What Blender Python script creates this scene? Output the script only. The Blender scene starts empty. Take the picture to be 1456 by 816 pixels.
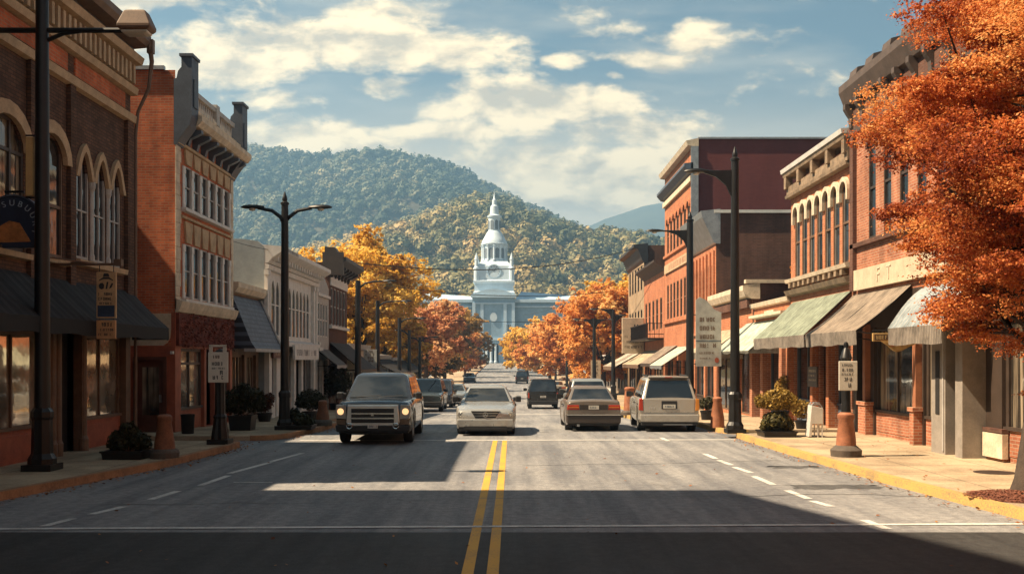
import bpy, bmesh, math, random
import numpy as np
from mathutils import Vector, Matrix
R = math.radians
S = bpy.context.scene
C = S.collection
random.seed(7)

# ------------------------------------------------------------------ camera
FPX, CX, CY, CAMH = 1456.0, 728.0, 512.0, 2.2
cd = bpy.data.cameras.new('camera'); cam = bpy.data.objects.new('camera', cd); C.objects.link(cam)
cam.location = (0, 0, CAMH); cam.rotation_euler = (R(90), 0, 0)
cd.sensor_width = 36; cd.lens = 36; cd.shift_y = (CY - 408) / 1456.0
cd.clip_start = 0.1; cd.clip_end = 9000
S.camera = cam

# ------------------------------------------------------------------ light
SUN_EL, SUN_AZ = 52.0, -9.0          # elevation; degrees from due left towards the far end of the street
sv = Vector((-math.cos(R(SUN_EL)) * math.cos(R(SUN_AZ)), math.cos(R(SUN_EL)) * math.sin(R(SUN_AZ)), math.sin(R(SUN_EL))))
ld = bpy.data.lights.new('sun', 'SUN'); sun = bpy.data.objects.new('sun', ld); C.objects.link(sun)
ld.energy = 5.0; ld.angle = R(0.5); ld.color = (1.0, 0.79, 0.54)
sun.rotation_euler = sv.to_track_quat('Z', 'Y').to_euler(); sun.location = (-60, 20, 80)
S.view_settings.view_transform = 'Standard'; S.view_settings.look = 'None'
S.view_settings.exposure = 1.55; S.view_settings.gamma = 1.0; S.view_settings.use_curve_mapping = False
cy = S.cycles
cy.use_denoising = True; cy.max_bounces = 6; cy.diffuse_bounces = 3; cy.glossy_bounces = 3
cy.transmission_bounces = 3; cy.volume_bounces = 0; cy.transparent_max_bounces = 6; cy.caustics_reflective = False
cy.sample_clamp_indirect = 4.0

W = bpy.data.worlds.new('World'); S.world = W; W.use_nodes = True
def world():
    nt = W.node_tree; nt.nodes.clear(); N = nt.nodes; L = nt.links
    def n(t, **k):
        x = N.new(t)
        for a, b in k.items(): setattr(x, a, b)
        return x
    def math_(op, a, b=None, clamp=False):
        m = n('ShaderNodeMath', operation=op, use_clamp=clamp)
        for i, v in enumerate((a, b)):
            if v is None: continue
            if isinstance(v, (int, float)): m.inputs[i].default_value = v
            else: L.new(v, m.inputs[i])
        return m.outputs[0]
    out = n('ShaderNodeOutputWorld'); bg = n('ShaderNodeBackground'); bg.inputs[1].default_value = 0.05
    sky = n('ShaderNodeTexSky', sky_type='NISHITA'); sky.sun_disc = False
    sky.sun_elevation = R(SUN_EL); sky.sun_rotation = R(-90 + SUN_AZ)
    sky.air_density = 1.0; sky.dust_density = 2.2; sky.ozone_density = 1.2
    tc = n('ShaderNodeTexCoord'); sep = n('ShaderNodeSeparateXYZ'); L.new(tc.outputs['Generated'], sep.inputs[0])
    ay = math_('MAXIMUM', math_('ABSOLUTE', sep.outputs[1]), 0.06)
    a = math_('DIVIDE', sep.outputs[0], ay); b = math_('DIVIDE', sep.outputs[2], ay)
    comb = n('ShaderNodeCombineXYZ'); L.new(a, comb.inputs[0]); L.new(b, comb.inputs[1])
    P = comb.outputs[0]
    # warp
    wn = n('ShaderNodeTexNoise'); wn.inputs['Scale'].default_value = 9; wn.inputs['Detail'].default_value = 3
    L.new(P, wn.inputs['Vector'])
    ws = n('ShaderNodeVectorMath', operation='SUBTRACT'); L.new(wn.outputs['Color'], ws.inputs[0]); ws.inputs[1].default_value = (.5, .5, .5)
    wm = n('ShaderNodeVectorMath', operation='MULTIPLY'); L.new(ws.outputs[0], wm.inputs[0]); wm.inputs[1].default_value = (.05, .025, 0)
    wa = n('ShaderNodeVectorMath', operation='ADD'); L.new(P, wa.inputs[0]); L.new(wm.outputs[0], wa.inputs[1])
    Pw = wa.outputs[0]
    blobs = [(470, 62, 230, 48, 1.0), (330, 88, 150, 40, .9), (670, 66, 105, 42, .9), (560, 18, 120, 22, .6), (180, 10, 110, 20, .8), (560, 122, 58, 20, .8),
             (370, 140, 110, 18, .5), (800, 85, 32, 12, .8), (988, 58, 48, 36, .85), (940, 84, 90, 18, .8), (700, 78, 130, 10, .4),
             (760, 150, 170, 40, 1.0), (880, 185, 130, 30, .8), (620, 188, 150, 16, .7), (440, 205, 190, 38, .8),
             (860, 255, 230, 62, 1.0), (600, 232, 120, 30, .7), (1060, 205, 160, 22, .35), (870, 108, 24, 8, .6),
             (-300, 120, 300, 70, .9), (1900, 120, 260, 60, .8), (1750, 250, 300, 50, .8), (-150, 260, 260, 40, .8)]
    tot = None
    for (px, py, rx, ry, w) in blobs:
        s = n('ShaderNodeVectorMath', operation='SUBTRACT'); L.new(Pw, s.inputs[0]); s.inputs[1].default_value = ((px - CX) / FPX, (CY - py) / FPX, 0)
        m = n('ShaderNodeVectorMath', operation='MULTIPLY'); L.new(s.outputs[0], m.inputs[0]); m.inputs[1].default_value = (FPX / rx, FPX / ry, 0)
        l = n('ShaderNodeVectorMath', operation='LENGTH'); L.new(m.outputs[0], l.inputs[0])
        r = n('ShaderNodeMapRange'); r.interpolation_type = 'SMOOTHSTEP'; L.new(l.outputs['Value'], r.inputs[0])
        r.inputs[1].default_value = 1.5; r.inputs[2].default_value = 0.1; r.inputs[3].default_value = 0; r.inputs[4].default_value = w
        tot = r.outputs[0] if tot is None else math_('MAXIMUM', tot, r.outputs[0])
    st = n('ShaderNodeVectorMath', operation='MULTIPLY'); L.new(Pw, st.inputs[0]); st.inputs[1].default_value = (1, 1.9, 1)
    def fbm(vec, sc, det, rough=.58):
        f = n('ShaderNodeTexNoise'); f.inputs['Scale'].default_value = sc; f.inputs['Detail'].default_value = det
        f.inputs['Roughness'].default_value = rough; L.new(vec, f.inputs['Vector']); return f.outputs['Fac']
    f1 = fbm(st.outputs[0], 9, 9)
    f1b = fbm(st.outputs[0], 34, 6)
    dens = math_('ADD', tot, math_('ADD', math_('MULTIPLY', math_('SUBTRACT', f1, .5), 2.7), math_('MULTIPLY', math_('SUBTRACT', f1b, .5), .8)))
    cov = n('ShaderNodeMapRange'); cov.interpolation_type = 'SMOOTHSTEP'; L.new(dens, cov.inputs[0])
    cov.inputs[1].default_value = .13; cov.inputs[2].default_value = .70
    # thin streaks
    s2 = n('ShaderNodeVectorMath', operation='MULTIPLY'); L.new(Pw, s2.inputs[0]); s2.inputs[1].default_value = (1.2, 6, 1)
    f2 = fbm(s2.outputs[0], 3.2, 6, .55)
    thin = n('ShaderNodeMapRange'); thin.interpolation_type = 'SMOOTHSTEP'; L.new(f2, thin.inputs[0]); thin.inputs[1].default_value = .42; thin.inputs[2].default_value = .78
    thin.inputs[4].default_value = .55
    hz = n('ShaderNodeMapRange'); hz.interpolation_type = 'SMOOTHSTEP'; L.new(b, hz.inputs[0]); hz.inputs[1].default_value = .30; hz.inputs[2].default_value = .10; hz.inputs[4].default_value = .95
    # shading of the clouds: denser below / side away from the sun
    of = n('ShaderNodeVectorMath', operation='ADD'); L.new(st.outputs[0], of.inputs[0]); of.inputs[1].default_value = (-.012, .03, 0)
    f3 = fbm(of.outputs[0], 9, 9)
    sh = n('ShaderNodeMapRange'); L.new(math_('SUBTRACT', f1, f3), sh.inputs[0]); sh.inputs[1].default_value = -.09; sh.inputs[2].default_value = .07
    cc = n('ShaderNodeMixRGB'); L.new(sh.outputs[0], cc.inputs[0])
    cc.inputs[1].default_value = (6.6, 5.2, 3.4, 1); cc.inputs[2].default_value = (13.8, 10.5, 5.9, 1)
    tint = n('ShaderNodeMixRGB', blend_type='MULTIPLY'); tint.inputs[0].default_value = 1; L.new(sky.outputs[0], tint.inputs[1]); tint.inputs[2].default_value = (.53, .61, .55, 1)
    front = n('ShaderNodeMapRange'); front.interpolation_type = 'SMOOTHSTEP'; L.new(sep.outputs[1], front.inputs[0]); front.inputs[1].default_value = -.25; front.inputs[2].default_value = .15; front.inputs[3].default_value = .35
    m0 = n('ShaderNodeMixRGB'); L.new(math_('MULTIPLY', hz.outputs[0], front.outputs[0]), m0.inputs[0]); L.new(tint.outputs[0], m0.inputs[1]); m0.inputs[2].default_value = (11.6, 8.8, 5.2, 1)
    m1 = n('ShaderNodeMixRGB'); L.new(thin.outputs[0], m1.inputs[0]); L.new(m0.outputs[0], m1.inputs[1]); m1.inputs[2].default_value = (6.8, 5.9, 4.5, 1)
    m2 = n('ShaderNodeMixRGB'); L.new(math_('MULTIPLY', cov.outputs[0], front.outputs[0]), m2.inputs[0]); L.new(m1.outputs[0], m2.inputs[1]); L.new(cc.outputs[0], m2.inputs[2])
    zen = n('ShaderNodeMapRange'); zen.interpolation_type = 'SMOOTHSTEP'; L.new(sep.outputs[2], zen.inputs[0]); zen.inputs[1].default_value = .36; zen.inputs[2].default_value = .85; zen.inputs[3].default_value = 1.0; zen.inputs[4].default_value = .5
    zm = n('ShaderNodeVectorMath', operation='SCALE'); L.new(m2.outputs[0], zm.inputs[0]); L.new(zen.outputs[0], zm.inputs['Scale'])   # the clear zenith is deeper than the cloudy band
    L.new(zm.outputs[0], bg.inputs[0]); L.new(bg.outputs[0], out.inputs[0])
world()

# ------------------------------------------------------------------ helpers
GY = np.array([-60, 30, 38, 46, 60, 75, 110, 150, 200, 260, 310, 400, 700, 6000.])
GZ = np.array([0, 0, -.10, -.33, -.72, -.95, -1.2, -1.1, -.4, .7, 1.5, 3, 6, 6.])
_gy = np.arange(-60, 700, 1.0); _gz = np.interp(_gy, GY, GZ); _gz = np.where(_gy > 36, np.convolve(np.pad(_gz, 12, 'edge'), np.ones(25) / 25, 'valid'), _gz); GY, GZ = np.append(_gy, 6000), np.append(_gz, 6)
def gz(y): return float(np.interp(y, GY, GZ))
def at(px, y, py=None):
    """world X (and height) of a photo pixel at depth y"""
    x = (px - CX) / FPX * y
    return x if py is None else (x, CAMH + (CY - py) / FPX * y)

class MB:
    def __init__(s): s.v = []; s.f = []; s.m = []
    def pt(s, p): s.v.append(tuple(p)); return len(s.v) - 1
    def poly(s, pts, m=0):
        i = len(s.v); s.v.extend(tuple(p) for p in pts); s.f.append(tuple(range(i, i + len(pts)))); s.m.append(m)
    def box(s, x0, x1, y0, y1, z0, z1, m=0):
        if x0 > x1: x0, x1 = x1, x0
        if y0 > y1: y0, y1 = y1, y0
        if z0 > z1: z0, z1 = z1, z0
        i = len(s.v)
        s.v.extend([(x0, y0, z0), (x1, y0, z0), (x1, y1, z0), (x0, y1, z0), (x0, y0, z1), (x1, y0, z1), (x1, y1, z1), (x0, y1, z1)])
        for q in ((0, 3, 2, 1), (4, 5, 6, 7), (0, 1, 5, 4), (1, 2, 6, 5), (2, 3, 7, 6), (3, 0, 4, 7)):
            s.f.append(tuple(i + k for k in q)); s.m.append(m)
    def ring_loft(s, rings, m=0, cap0=True, cap1=True, close=True):
        i0 = len(s.v); n = len(rings[0])
        for r in rings: s.v.extend(tuple(p) for p in r)
        for a in range(len(rings) - 1):
            for k in range(n if close else n - 1):
                k2 = (k + 1) % n
                s.f.append((i0 + a * n + k, i0 + a * n + k2, i0 + (a + 1) * n + k2, i0 + (a + 1) * n + k)); s.m.append(m)
        if cap0: s.f.append(tuple(i0 + k for k in range(n))[::-1]); s.m.append(m)
        if cap1: s.f.append(tuple(i0 + (len(rings) - 1) * n + k for k in range(n))); s.m.append(m)
    def tube(s, pts, rad, n=8, m=0):
        pts = [Vector(p) for p in pts]
        if not hasattr(rad, '__len__'): rad = [rad] * len(pts)
        rings = []
        for i, p in enumerate(pts):
            t = (pts[min(i + 1, len(pts) - 1)] - pts[max(i - 1, 0)]).normalized()
            ref = Vector((0, 0, 1)) if abs(t.z) < .9 else Vector((1, 0, 0))
            a = t.cross(ref).normalized(); b = t.cross(a)
            rings.append([p + (a * math.cos(2 * math.pi * k / n) + b * math.sin(2 * math.pi * k / n)) * rad[i] for k in range(n)])
        s.ring_loft(rings, m)
    def lathe(s, prof, cx=0, cy=0, n=16, m=0):
        s.ring_loft([[(cx + r * math.cos(2 * math.pi * k / n), cy + r * math.sin(2 * math.pi * k / n), z) for k in range(n)] for r, z in prof], m)
    def build(s, name, mats, parent=None, smooth=False, bevel=0, ang=40, split=False):
        if split:
            """one object per connected piece"""
            key = {}; idx = [key.setdefault(tuple(round(c, 4) for c in v), len(key)) for v in s.v]; par = list(range(len(key)))
            def find(a):
                while par[a] != a: par[a] = par[par[a]]; a = par[a]
                return a
            for f in s.f:
                for k in f[1:]: par[find(idx[k])] = find(idx[f[0]])
            groups = {}
            for f, mi in zip(s.f, s.m): groups.setdefault(find(idx[f[0]]), []).append((f, mi))
            for g in groups.values():
                q = MB(); mp = {}
                for f, mi in g:
                    nf = []
                    for k in f:
                        if k not in mp: mp[k] = q.pt(s.v[k])
                        nf.append(mp[k])
                    q.f.append(tuple(nf)); q.m.append(mi)
                o = q.build(name, mats, parent, smooth, bevel, ang)
            return o
        me = bpy.data.meshes.new(name); me.from_pydata(s.v, [], s.f)
        if not isinstance(mats, (list, tuple)): mats = [mats]
        for mt in mats: me.materials.append(mt)
        if len(mats) > 1: me.polygons.foreach_set('material_index', s.m)
        bm = bmesh.new(); bm.from_mesh(me)
        bmesh.ops.remove_doubles(bm, verts=bm.verts, dist=1e-5)
        bmesh.ops.recalc_face_normals(bm, faces=bm.faces)
        if bevel:
            ed = [e for e in bm.edges if len(e.link_faces) == 2 and e.calc_face_angle(0) > .5]
            bmesh.ops.bevel(bm, geom=ed, offset=bevel, segments=2, affect='EDGES', profile=.5, clamp_overlap=True)
        bm.to_mesh(me); bm.free()
        if smooth:
            me.polygons.foreach_set('use_smooth', [True] * len(me.polygons)); me.set_sharp_from_angle(angle=R(ang))
        me.update()
        return link(bpy.data.objects.new(name, me), parent)
def link(o, parent=None):
    C.objects.link(o)
    if parent is not None:
        o.parent = parent
        if parent.type == 'EMPTY' and 'base' in BASES.get(parent.name, {}):
            o.matrix_parent_inverse = BASES[parent.name]['base']
    return o
BASES = {}
def tag(o, label, cat, group=None, kind=None):
    if label: o['label'] = label
    if cat: o['category'] = cat
    if group: o['group'] = group
    if kind: o['kind'] = kind
    return o
def thing(name, label, cat, loc=(0, 0, 0), group=None):
    """an Empty at the thing's base; children may be modelled in world coordinates"""
    o = bpy.data.objects.new(name, None); C.objects.link(o); o.location = loc; o.empty_display_size = .3
    BASES[o.name] = {'base': Matrix.Translation(Vector(loc)).inverted()}
    return tag(o, label, cat, group)
def dup(root, loc, rz=0, label=None, group=None, sc=1):
    def cp(o, par):
        c = o.copy(); C.objects.link(c)
        if par is not None: c.parent = par; c.matrix_parent_inverse = o.matrix_parent_inverse.copy()
        for ch in o.children: cp(ch, c)
        return c
    r = cp(root, None); r.location = loc; r.rotation_euler = (0, 0, rz); r.scale = (sc, sc, sc)
    if label: r['label'] = label
    if group: r['group'] = group
    return r
def structure(o): o['kind'] = 'structure'; return o

# ------------------------------------------------------------------ materials
MATS = {}
class NT:
    def __init__(s, name):
        s.mat = bpy.data.materials.new(name); s.mat.use_nodes = True; s.t = s.mat.node_tree; s.t.nodes.clear()
        s.out = s.n('ShaderNodeOutputMaterial'); s.b = s.n('ShaderNodeBsdfPrincipled'); s.l(s.b.outputs[0], s.out.inputs[0])
    def n(s, t, **k):
        x = s.t.nodes.new(t)
        for a, b in k.items(): setattr(x, a, b)
        return x
    def l(s, a, b): s.t.links.new(a, b)
    def m(s, op, a, b=None, clamp=False):
        x = s.n('ShaderNodeMath', operation=op, use_clamp=clamp)
        for i, v in enumerate((a, b)):
            if v is None: continue
            if isinstance(v, (int, float)): x.inputs[i].default_value = v
            else: s.l(v, x.inputs[i])
        return x.outputs[0]
    def noise(s, scale, det=4, rough=.55, vec=None, dim=None):
        x = s.n('ShaderNodeTexNoise'); x.inputs['Scale'].default_value = scale; x.inputs['Detail'].default_value = det; x.inputs['Roughness'].default_value = rough
        if vec is not None: s.l(vec, x.inputs['Vector'])
        return x.outputs['Fac']
    def rng(s, v, a, b, c=0, d=1, sm=True):
        x = s.n('ShaderNodeMapRange'); x.interpolation_type = 'SMOOTHSTEP' if sm else 'LINEAR'; s.l(v, x.inputs[0])
        for i, k in enumerate((a, b, c, d)): x.inputs[i + 1].default_value = k
        return x.outputs[0]
    def mix(s, f, a, b, blend='MIX'):
        x = s.n('ShaderNodeMixRGB', blend_type=blend)
        for i, v in enumerate((f, a, b)):
            if isinstance(v, (int, float)): x.inputs[i].default_value = v
            elif isinstance(v, tuple): x.inputs[i].default_value = (*v, 1)
            else: s.l(v, x.inputs[i])
        return x.outputs[0]
    def bump(s, h, strength=.3, dist=.02):
        x = s.n('ShaderNodeBump'); x.inputs['Strength'].default_value = strength; x.inputs['Distance'].default_value = dist
        s.l(h, x.inputs['Height']); s.l(x.outputs[0], s.b.inputs['Normal'])
    def pos(s): return s.n('ShaderNodeNewGeometry').outputs['Position']
    def obj(s): return s.n('ShaderNodeTexCoord').outputs['Object']
    def mulv(s, v, k):
        x = s.n('ShaderNodeVectorMath', operation='MULTIPLY'); s.l(v, x.inputs[0]); x.inputs[1].default_value = k; return x.outputs[0]
    def set(s, col=None, rough=None, metal=None, spec=None):
        for k, v in (('Base Color', col), ('Roughness', rough), ('Metallic', metal), ('Specular IOR Level', spec)):
            if v is None: continue
            if isinstance(v, tuple): s.b.inputs[k].default_value = (*v, 1)
            elif isinstance(v, (int, float)): s.b.inputs[k].default_value = v
            else: s.l(v, s.b.inputs[k])
def mat(name, col, rough=.6, metal=0, spec=.5, var=.25, scale=3.0, bump=0, world_=True):
    """paint, stone, metal ...: base colour broken up by two scales of noise"""
    if name in MATS: return MATS[name]
    t = NT(name); P = t.pos() if world_ else t.obj()
    a = t.noise(scale, 6, .6, P); b = t.noise(scale * 9, 4, .6, P)
    k = t.m('ADD', t.m('MULTIPLY', a, .65), t.m('MULTIPLY', b, .35))
    f = t.rng(k, .3, .7, 1 - var, 1 + var)
    cc = t.n('ShaderNodeVectorMath', operation='SCALE'); cc.inputs[0].default_value = col; t.l(f, cc.inputs['Scale'])
    t.set(cc.outputs[0], rough, metal, spec)
    if bump: t.bump(b, bump, .02)
    MATS[name] = t.mat; return t.mat
def brick(name, c1, c2, mortar, bw=.22, bh=.075, stain=.35, bump=.5):
    if name in MATS: return MATS[name]
    t = NT(name); g = t.n('ShaderNodeNewGeometry'); P = g.outputs['Position']
    sp = t.n('ShaderNodeSeparateXYZ'); t.l(P, sp.inputs[0]); sn = t.n('ShaderNodeSeparateXYZ'); t.l(g.outputs['True Normal'], sn.inputs[0])
    k = t.m('GREATER_THAN', t.m('ABSOLUTE', sn.outputs[0]), .6)
    u = t.m('ADD', t.m('MULTIPLY', sp.outputs[1], k), t.m('MULTIPLY', sp.outputs[0], t.m('SUBTRACT', 1.0, k)))
    cv = t.n('ShaderNodeCombineXYZ'); t.l(u, cv.inputs[0]); t.l(sp.outputs[2], cv.inputs[1])
    bt = t.n('ShaderNodeTexBrick'); t.l(cv.outputs[0], bt.inputs['Vector']); bt.inputs['Scale'].default_value = 1
    bt.inputs['Brick Width'].default_value = bw; bt.inputs['Row Height'].default_value = bh; bt.inputs['Mortar Size'].default_value = .009
    bt.inputs['Mortar Smooth'].default_value = .2; bt.inputs['Bias'].default_value = -.1
    bt.inputs['Color1'].default_value = (*c1, 1); bt.inputs['Color2'].default_value = (*c2, 1); bt.inputs['Mortar'].default_value = (*mortar, 1)
    a = t.noise(.7, 6, .65, P)
    st = t.mulv(P, (2.5, 2.5, .35)); d = t.noise(1.0, 5, .6, st)
    f = t.rng(t.m('ADD', t.m('MULTIPLY', a, .5), t.m('MULTIPLY', d, .5)), .33, .66, 1 - stain, 1 + stain * .6)
    cc = t.n('ShaderNodeVectorMath', operation='SCALE'); t.l(bt.outputs['Color'], cc.inputs[0]); t.l(f, cc.inputs['Scale'])
    t.set(cc.outputs[0], .88, 0, .25)
    h = t.m('ADD', t.m('MULTIPLY', t.m('SUBTRACT', 1.0, bt.outputs['Fac']), 1.0), t.m('MULTIPLY', t.noise(60, 2, .5, P), .4))
    t.bump(h, bump, .012)
    MATS[name] = t.mat; return t.mat
def stripes(name, c1, c2, width, axis=1, rough=.8):
    if name in MATS: return MATS[name]
    t = NT(name); P = t.pos(); sp = t.n('ShaderNodeSeparateXYZ'); t.l(P, sp.inputs[0])
    w = t.m('FRACT', t.m('DIVIDE', sp.outputs[axis], width))
    k = t.rng(w, .45, .55); n1 = t.noise(2.5, 5, .6, P); n2 = t.noise(14, 4, .6, t.mulv(P, (.5, 3, .5)))
    c = t.mix(k, c1, c2); f = t.rng(t.m('ADD', t.m('MULTIPLY', n1, .5), t.m('MULTIPLY', n2, .5)), .36, .64, .5, 1.25)
    cc = t.n('ShaderNodeVectorMath', operation='SCALE'); t.l(c, cc.inputs[0]); t.l(f, cc.inputs['Scale'])
    t.set(cc.outputs[0], rough, 0, .3); t.bump(k, .25, .02)
    MATS[name] = t.mat; return t.mat
def glass(name, col=(.015, .018, .022), rough=.04, spec=.9, blind=None):
    if name in MATS: return MATS[name]
    t = NT(name); P = t.pos()
    n1 = t.noise(1.1, 3, .5, P)
    c = t.mix(t.rng(n1, .4, .65), tuple(k * .6 for k in col), tuple(min(1, k * 1.3 + .012) for k in col))
    t.set(c, rough, 0, spec); t.b.inputs['IOR'].default_value = 1.55
    wob = t.noise(2.2, 2, .5, P); t.bump(wob, .04, .05)
    MATS[name] = t.mat; return t.mat
def foliage(name, cols, trans=.35):
    """leaf material: colour picked per leaf by the face attribute 'tint'"""
    if name in MATS: return MATS[name]
    t = NT(name); at_ = t.n('ShaderNodeAttribute'); at_.attribute_name = 'tint'
    rp = t.n('ShaderNodeValToRGB'); t.l(at_.outputs['Fac'], rp.inputs[0]); e = rp.color_ramp.elements
    while len(e) < len(cols): e.new(.5)
    for i, c in enumerate(cols): e[i].position = i / (len(cols) - 1); e[i].color = (*c, 1)
    t.set(rp.outputs[0], .6, 0, .25)
    tr = t.n('ShaderNodeBsdfTranslucent'); t.l(rp.outputs[0], tr.inputs[0])
    mx = t.n('ShaderNodeMixShader'); mx.inputs[0].default_value = trans; t.l(t.b.outputs[0], mx.inputs[1]); t.l(tr.outputs[0], mx.inputs[2]); t.l(mx.outputs[0], t.out.inputs[0])
    MATS[name] = t.mat; return t.mat
def glow(name, col, strength):
    if name in MATS: return MATS[name]
    t = NT(name); t.set(col, .3); t.b.inputs['Emission Color'].default_value = (*col, 1); t.b.inputs['Emission Strength'].default_value = strength
    MATS[name] = t.mat; return t.mat
def carpaint(name, col, rough=.22, metal=.3):
    if name in MATS: return MATS[name]
    t = NT(name); P = t.obj(); sp = t.n('ShaderNodeSeparateXYZ'); t.l(P, sp.inputs[0])
    d = t.m('MULTIPLY', t.rng(sp.outputs[2], .75, .2), t.rng(t.noise(5, 5, .6, P), .3, .7))   # road dust thrown up on the lower body
    t.set(t.mix(t.m('MULTIPLY', d, .5), col, (.16, .13, .10)), t.m('ADD', t.m('MULTIPLY', d, .4), rough), metal, .5)
    t.b.inputs['Coat Weight'].default_value = .6; t.b.inputs['Coat Roughness'].default_value = .05
    MATS[name] = t.mat; return t.mat

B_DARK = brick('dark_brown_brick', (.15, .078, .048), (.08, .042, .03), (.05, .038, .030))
B_RED = brick('red_brick', (.54, .135, .052), (.37, .085, .038), (.36, .20, .12), stain=.4)
B_ORANGE = brick('orange_brick', (.47, .16, .07), (.34, .105, .048), (.42, .24, .15), stain=.25)
B_RUST = brick('rust_brick', (.40, .15, .08), (.27, .09, .05), (.40, .27, .19), stain=.35)
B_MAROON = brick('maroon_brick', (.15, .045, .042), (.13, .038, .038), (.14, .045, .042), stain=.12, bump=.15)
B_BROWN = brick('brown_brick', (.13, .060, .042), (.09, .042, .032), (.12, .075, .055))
B_TANB = brick('tan_brick', (.36, .25, .15), (.30, .20, .12), (.32, .25, .18))
TAN = mat('tan_stone', (.43, .30, .18), .85, var=.25, bump=.3)
CREAM = mat('cream_plaster', (.50, .40, .28), .85, var=.2, bump=.2)
STONE = mat('pale_stone', (.56, .46, .34), .85, var=.28, bump=.3)
WHITEW = mat('white_painted_wood', (.58, .555, .52), .55, var=.15)
GREYW = mat('grey_painted_wood', (.36, .34, .32), .6, var=.2)
BLUEST = mat('blue_grey_stucco', (.25, .28, .29), .85, var=.15, bump=.3)
SLATE = mat('slate_blue_paint', (.07, .09, .12), .5, var=.25)
DARKW = mat('dark_brown_wood', (.045, .030, .022), .55, var=.3)
BROWNW = mat('brown_wood', (.13, .075, .045), .6, var=.3)
REDP = mat('brick_red_paint', (.30, .075, .035), .6, var=.3)
BLACKM = mat('black_iron', (.012, .012, .013), .42, .3, .5, var=.3)
BLACKO = mat('black_painted_metal', (.014, .013, .013), .42, .3, .5, var=.3, world_=False)
METAL = mat('grey_zinc', (.33, .34, .35), .4, .7, var=.25)
ROOF = mat('dark_roofing', (.05, .045, .042), .9, var=.3)
ALU = mat('white_metal', (.62, .60, .56), .4, .2, var=.12)
BLACKI = mat('dark_interior', (.012, .010, .009), .9, var=.2)
G_DARK = glass('dark_glass'); G_WARM = glass('warm_glass', (.50, .41, .31), .05); G_WARM.node_tree.nodes['Principled BSDF'].inputs['Metallic'].default_value = .6
def curtain_reflection_glass(name):
    """window glass with pale streaks painted in for curtains and bright reflections"""
    t = NT(name); P = t.pos(); f = t.noise(1.0, 4, .6, t.mulv(P, (7, 7, .25))); g = t.noise(.55, 3, .5, P); k = t.m('MULTIPLY', t.rng(f, .38, .62), t.rng(g, .42, .58))
    t.set(t.mix(k, (.022, .019, .016), (.34, .27, .19)), .05, 0, .9); t.bump(t.noise(2.2, 2, .5, P), .04, .05); return t.mat
G_PALE = curtain_reflection_glass('curtain_reflection_pane')  # pale streaks in the colour imitate curtains and reflections
INK = mat('black_ink', (.02, .02, .022), .7, var=.1)
# ------------------------------------------------------------------ ground, road, pavements
LK = [(-30, -8.7), (5, -8.65), (10, -8.5), (16, -8.0), (21, -7.1), (25, -6.85), (26.0, -6.9), (26.35, -7.3)]       # left kerb, first block
LK2 = [(28.0, -7.0), (28.25, -6.55), (28.8, -6.3), (31.7, -6.0), (35, -5.9), (36.5, -6.1), (38, -6.7), (60, -6.8), (110, -6.8), (200, -6.8), (306, -6.8)]
RK = [(-30, 7.3), (5, 7.25), (10, 7.2), (14, 7.02), (18.5, 6.64), (25, 6.42), (29.0, 6.34), (29.4, 6.5), (29.55, 7.0)]
RK2 = [(30.6, 6.9), (30.8, 6.45), (31.4, 6.3), (41, 6.3), (42, 5.5), (43, 4.9), (46.5, 4.85), (48, 5.6), (49.5, 6.3), (60, 6.5), (110, 6.6), (200, 6.6), (306, 6.6)]
def dens(poly, step=3.0):
    o = []
    for (a, xa), (b, xb) in zip(poly, poly[1:]):
        n = max(1, int((b - a) / step)) if b - a > step else 1
        for i in range(n): o.append((a + (b - a) * i / n, xa + (xb - xa) * i / n))
    return o + [poly[-1]]
def ground_material():
    t = NT('dry_grass_and_soil'); P = t.pos()
    t.set(t.mix(t.rng(t.noise(.05, 6, .6, P), .4, .6), (.09, .085, .035), (.14, .10, .055)), .95, 0, .1); return t.mat
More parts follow.
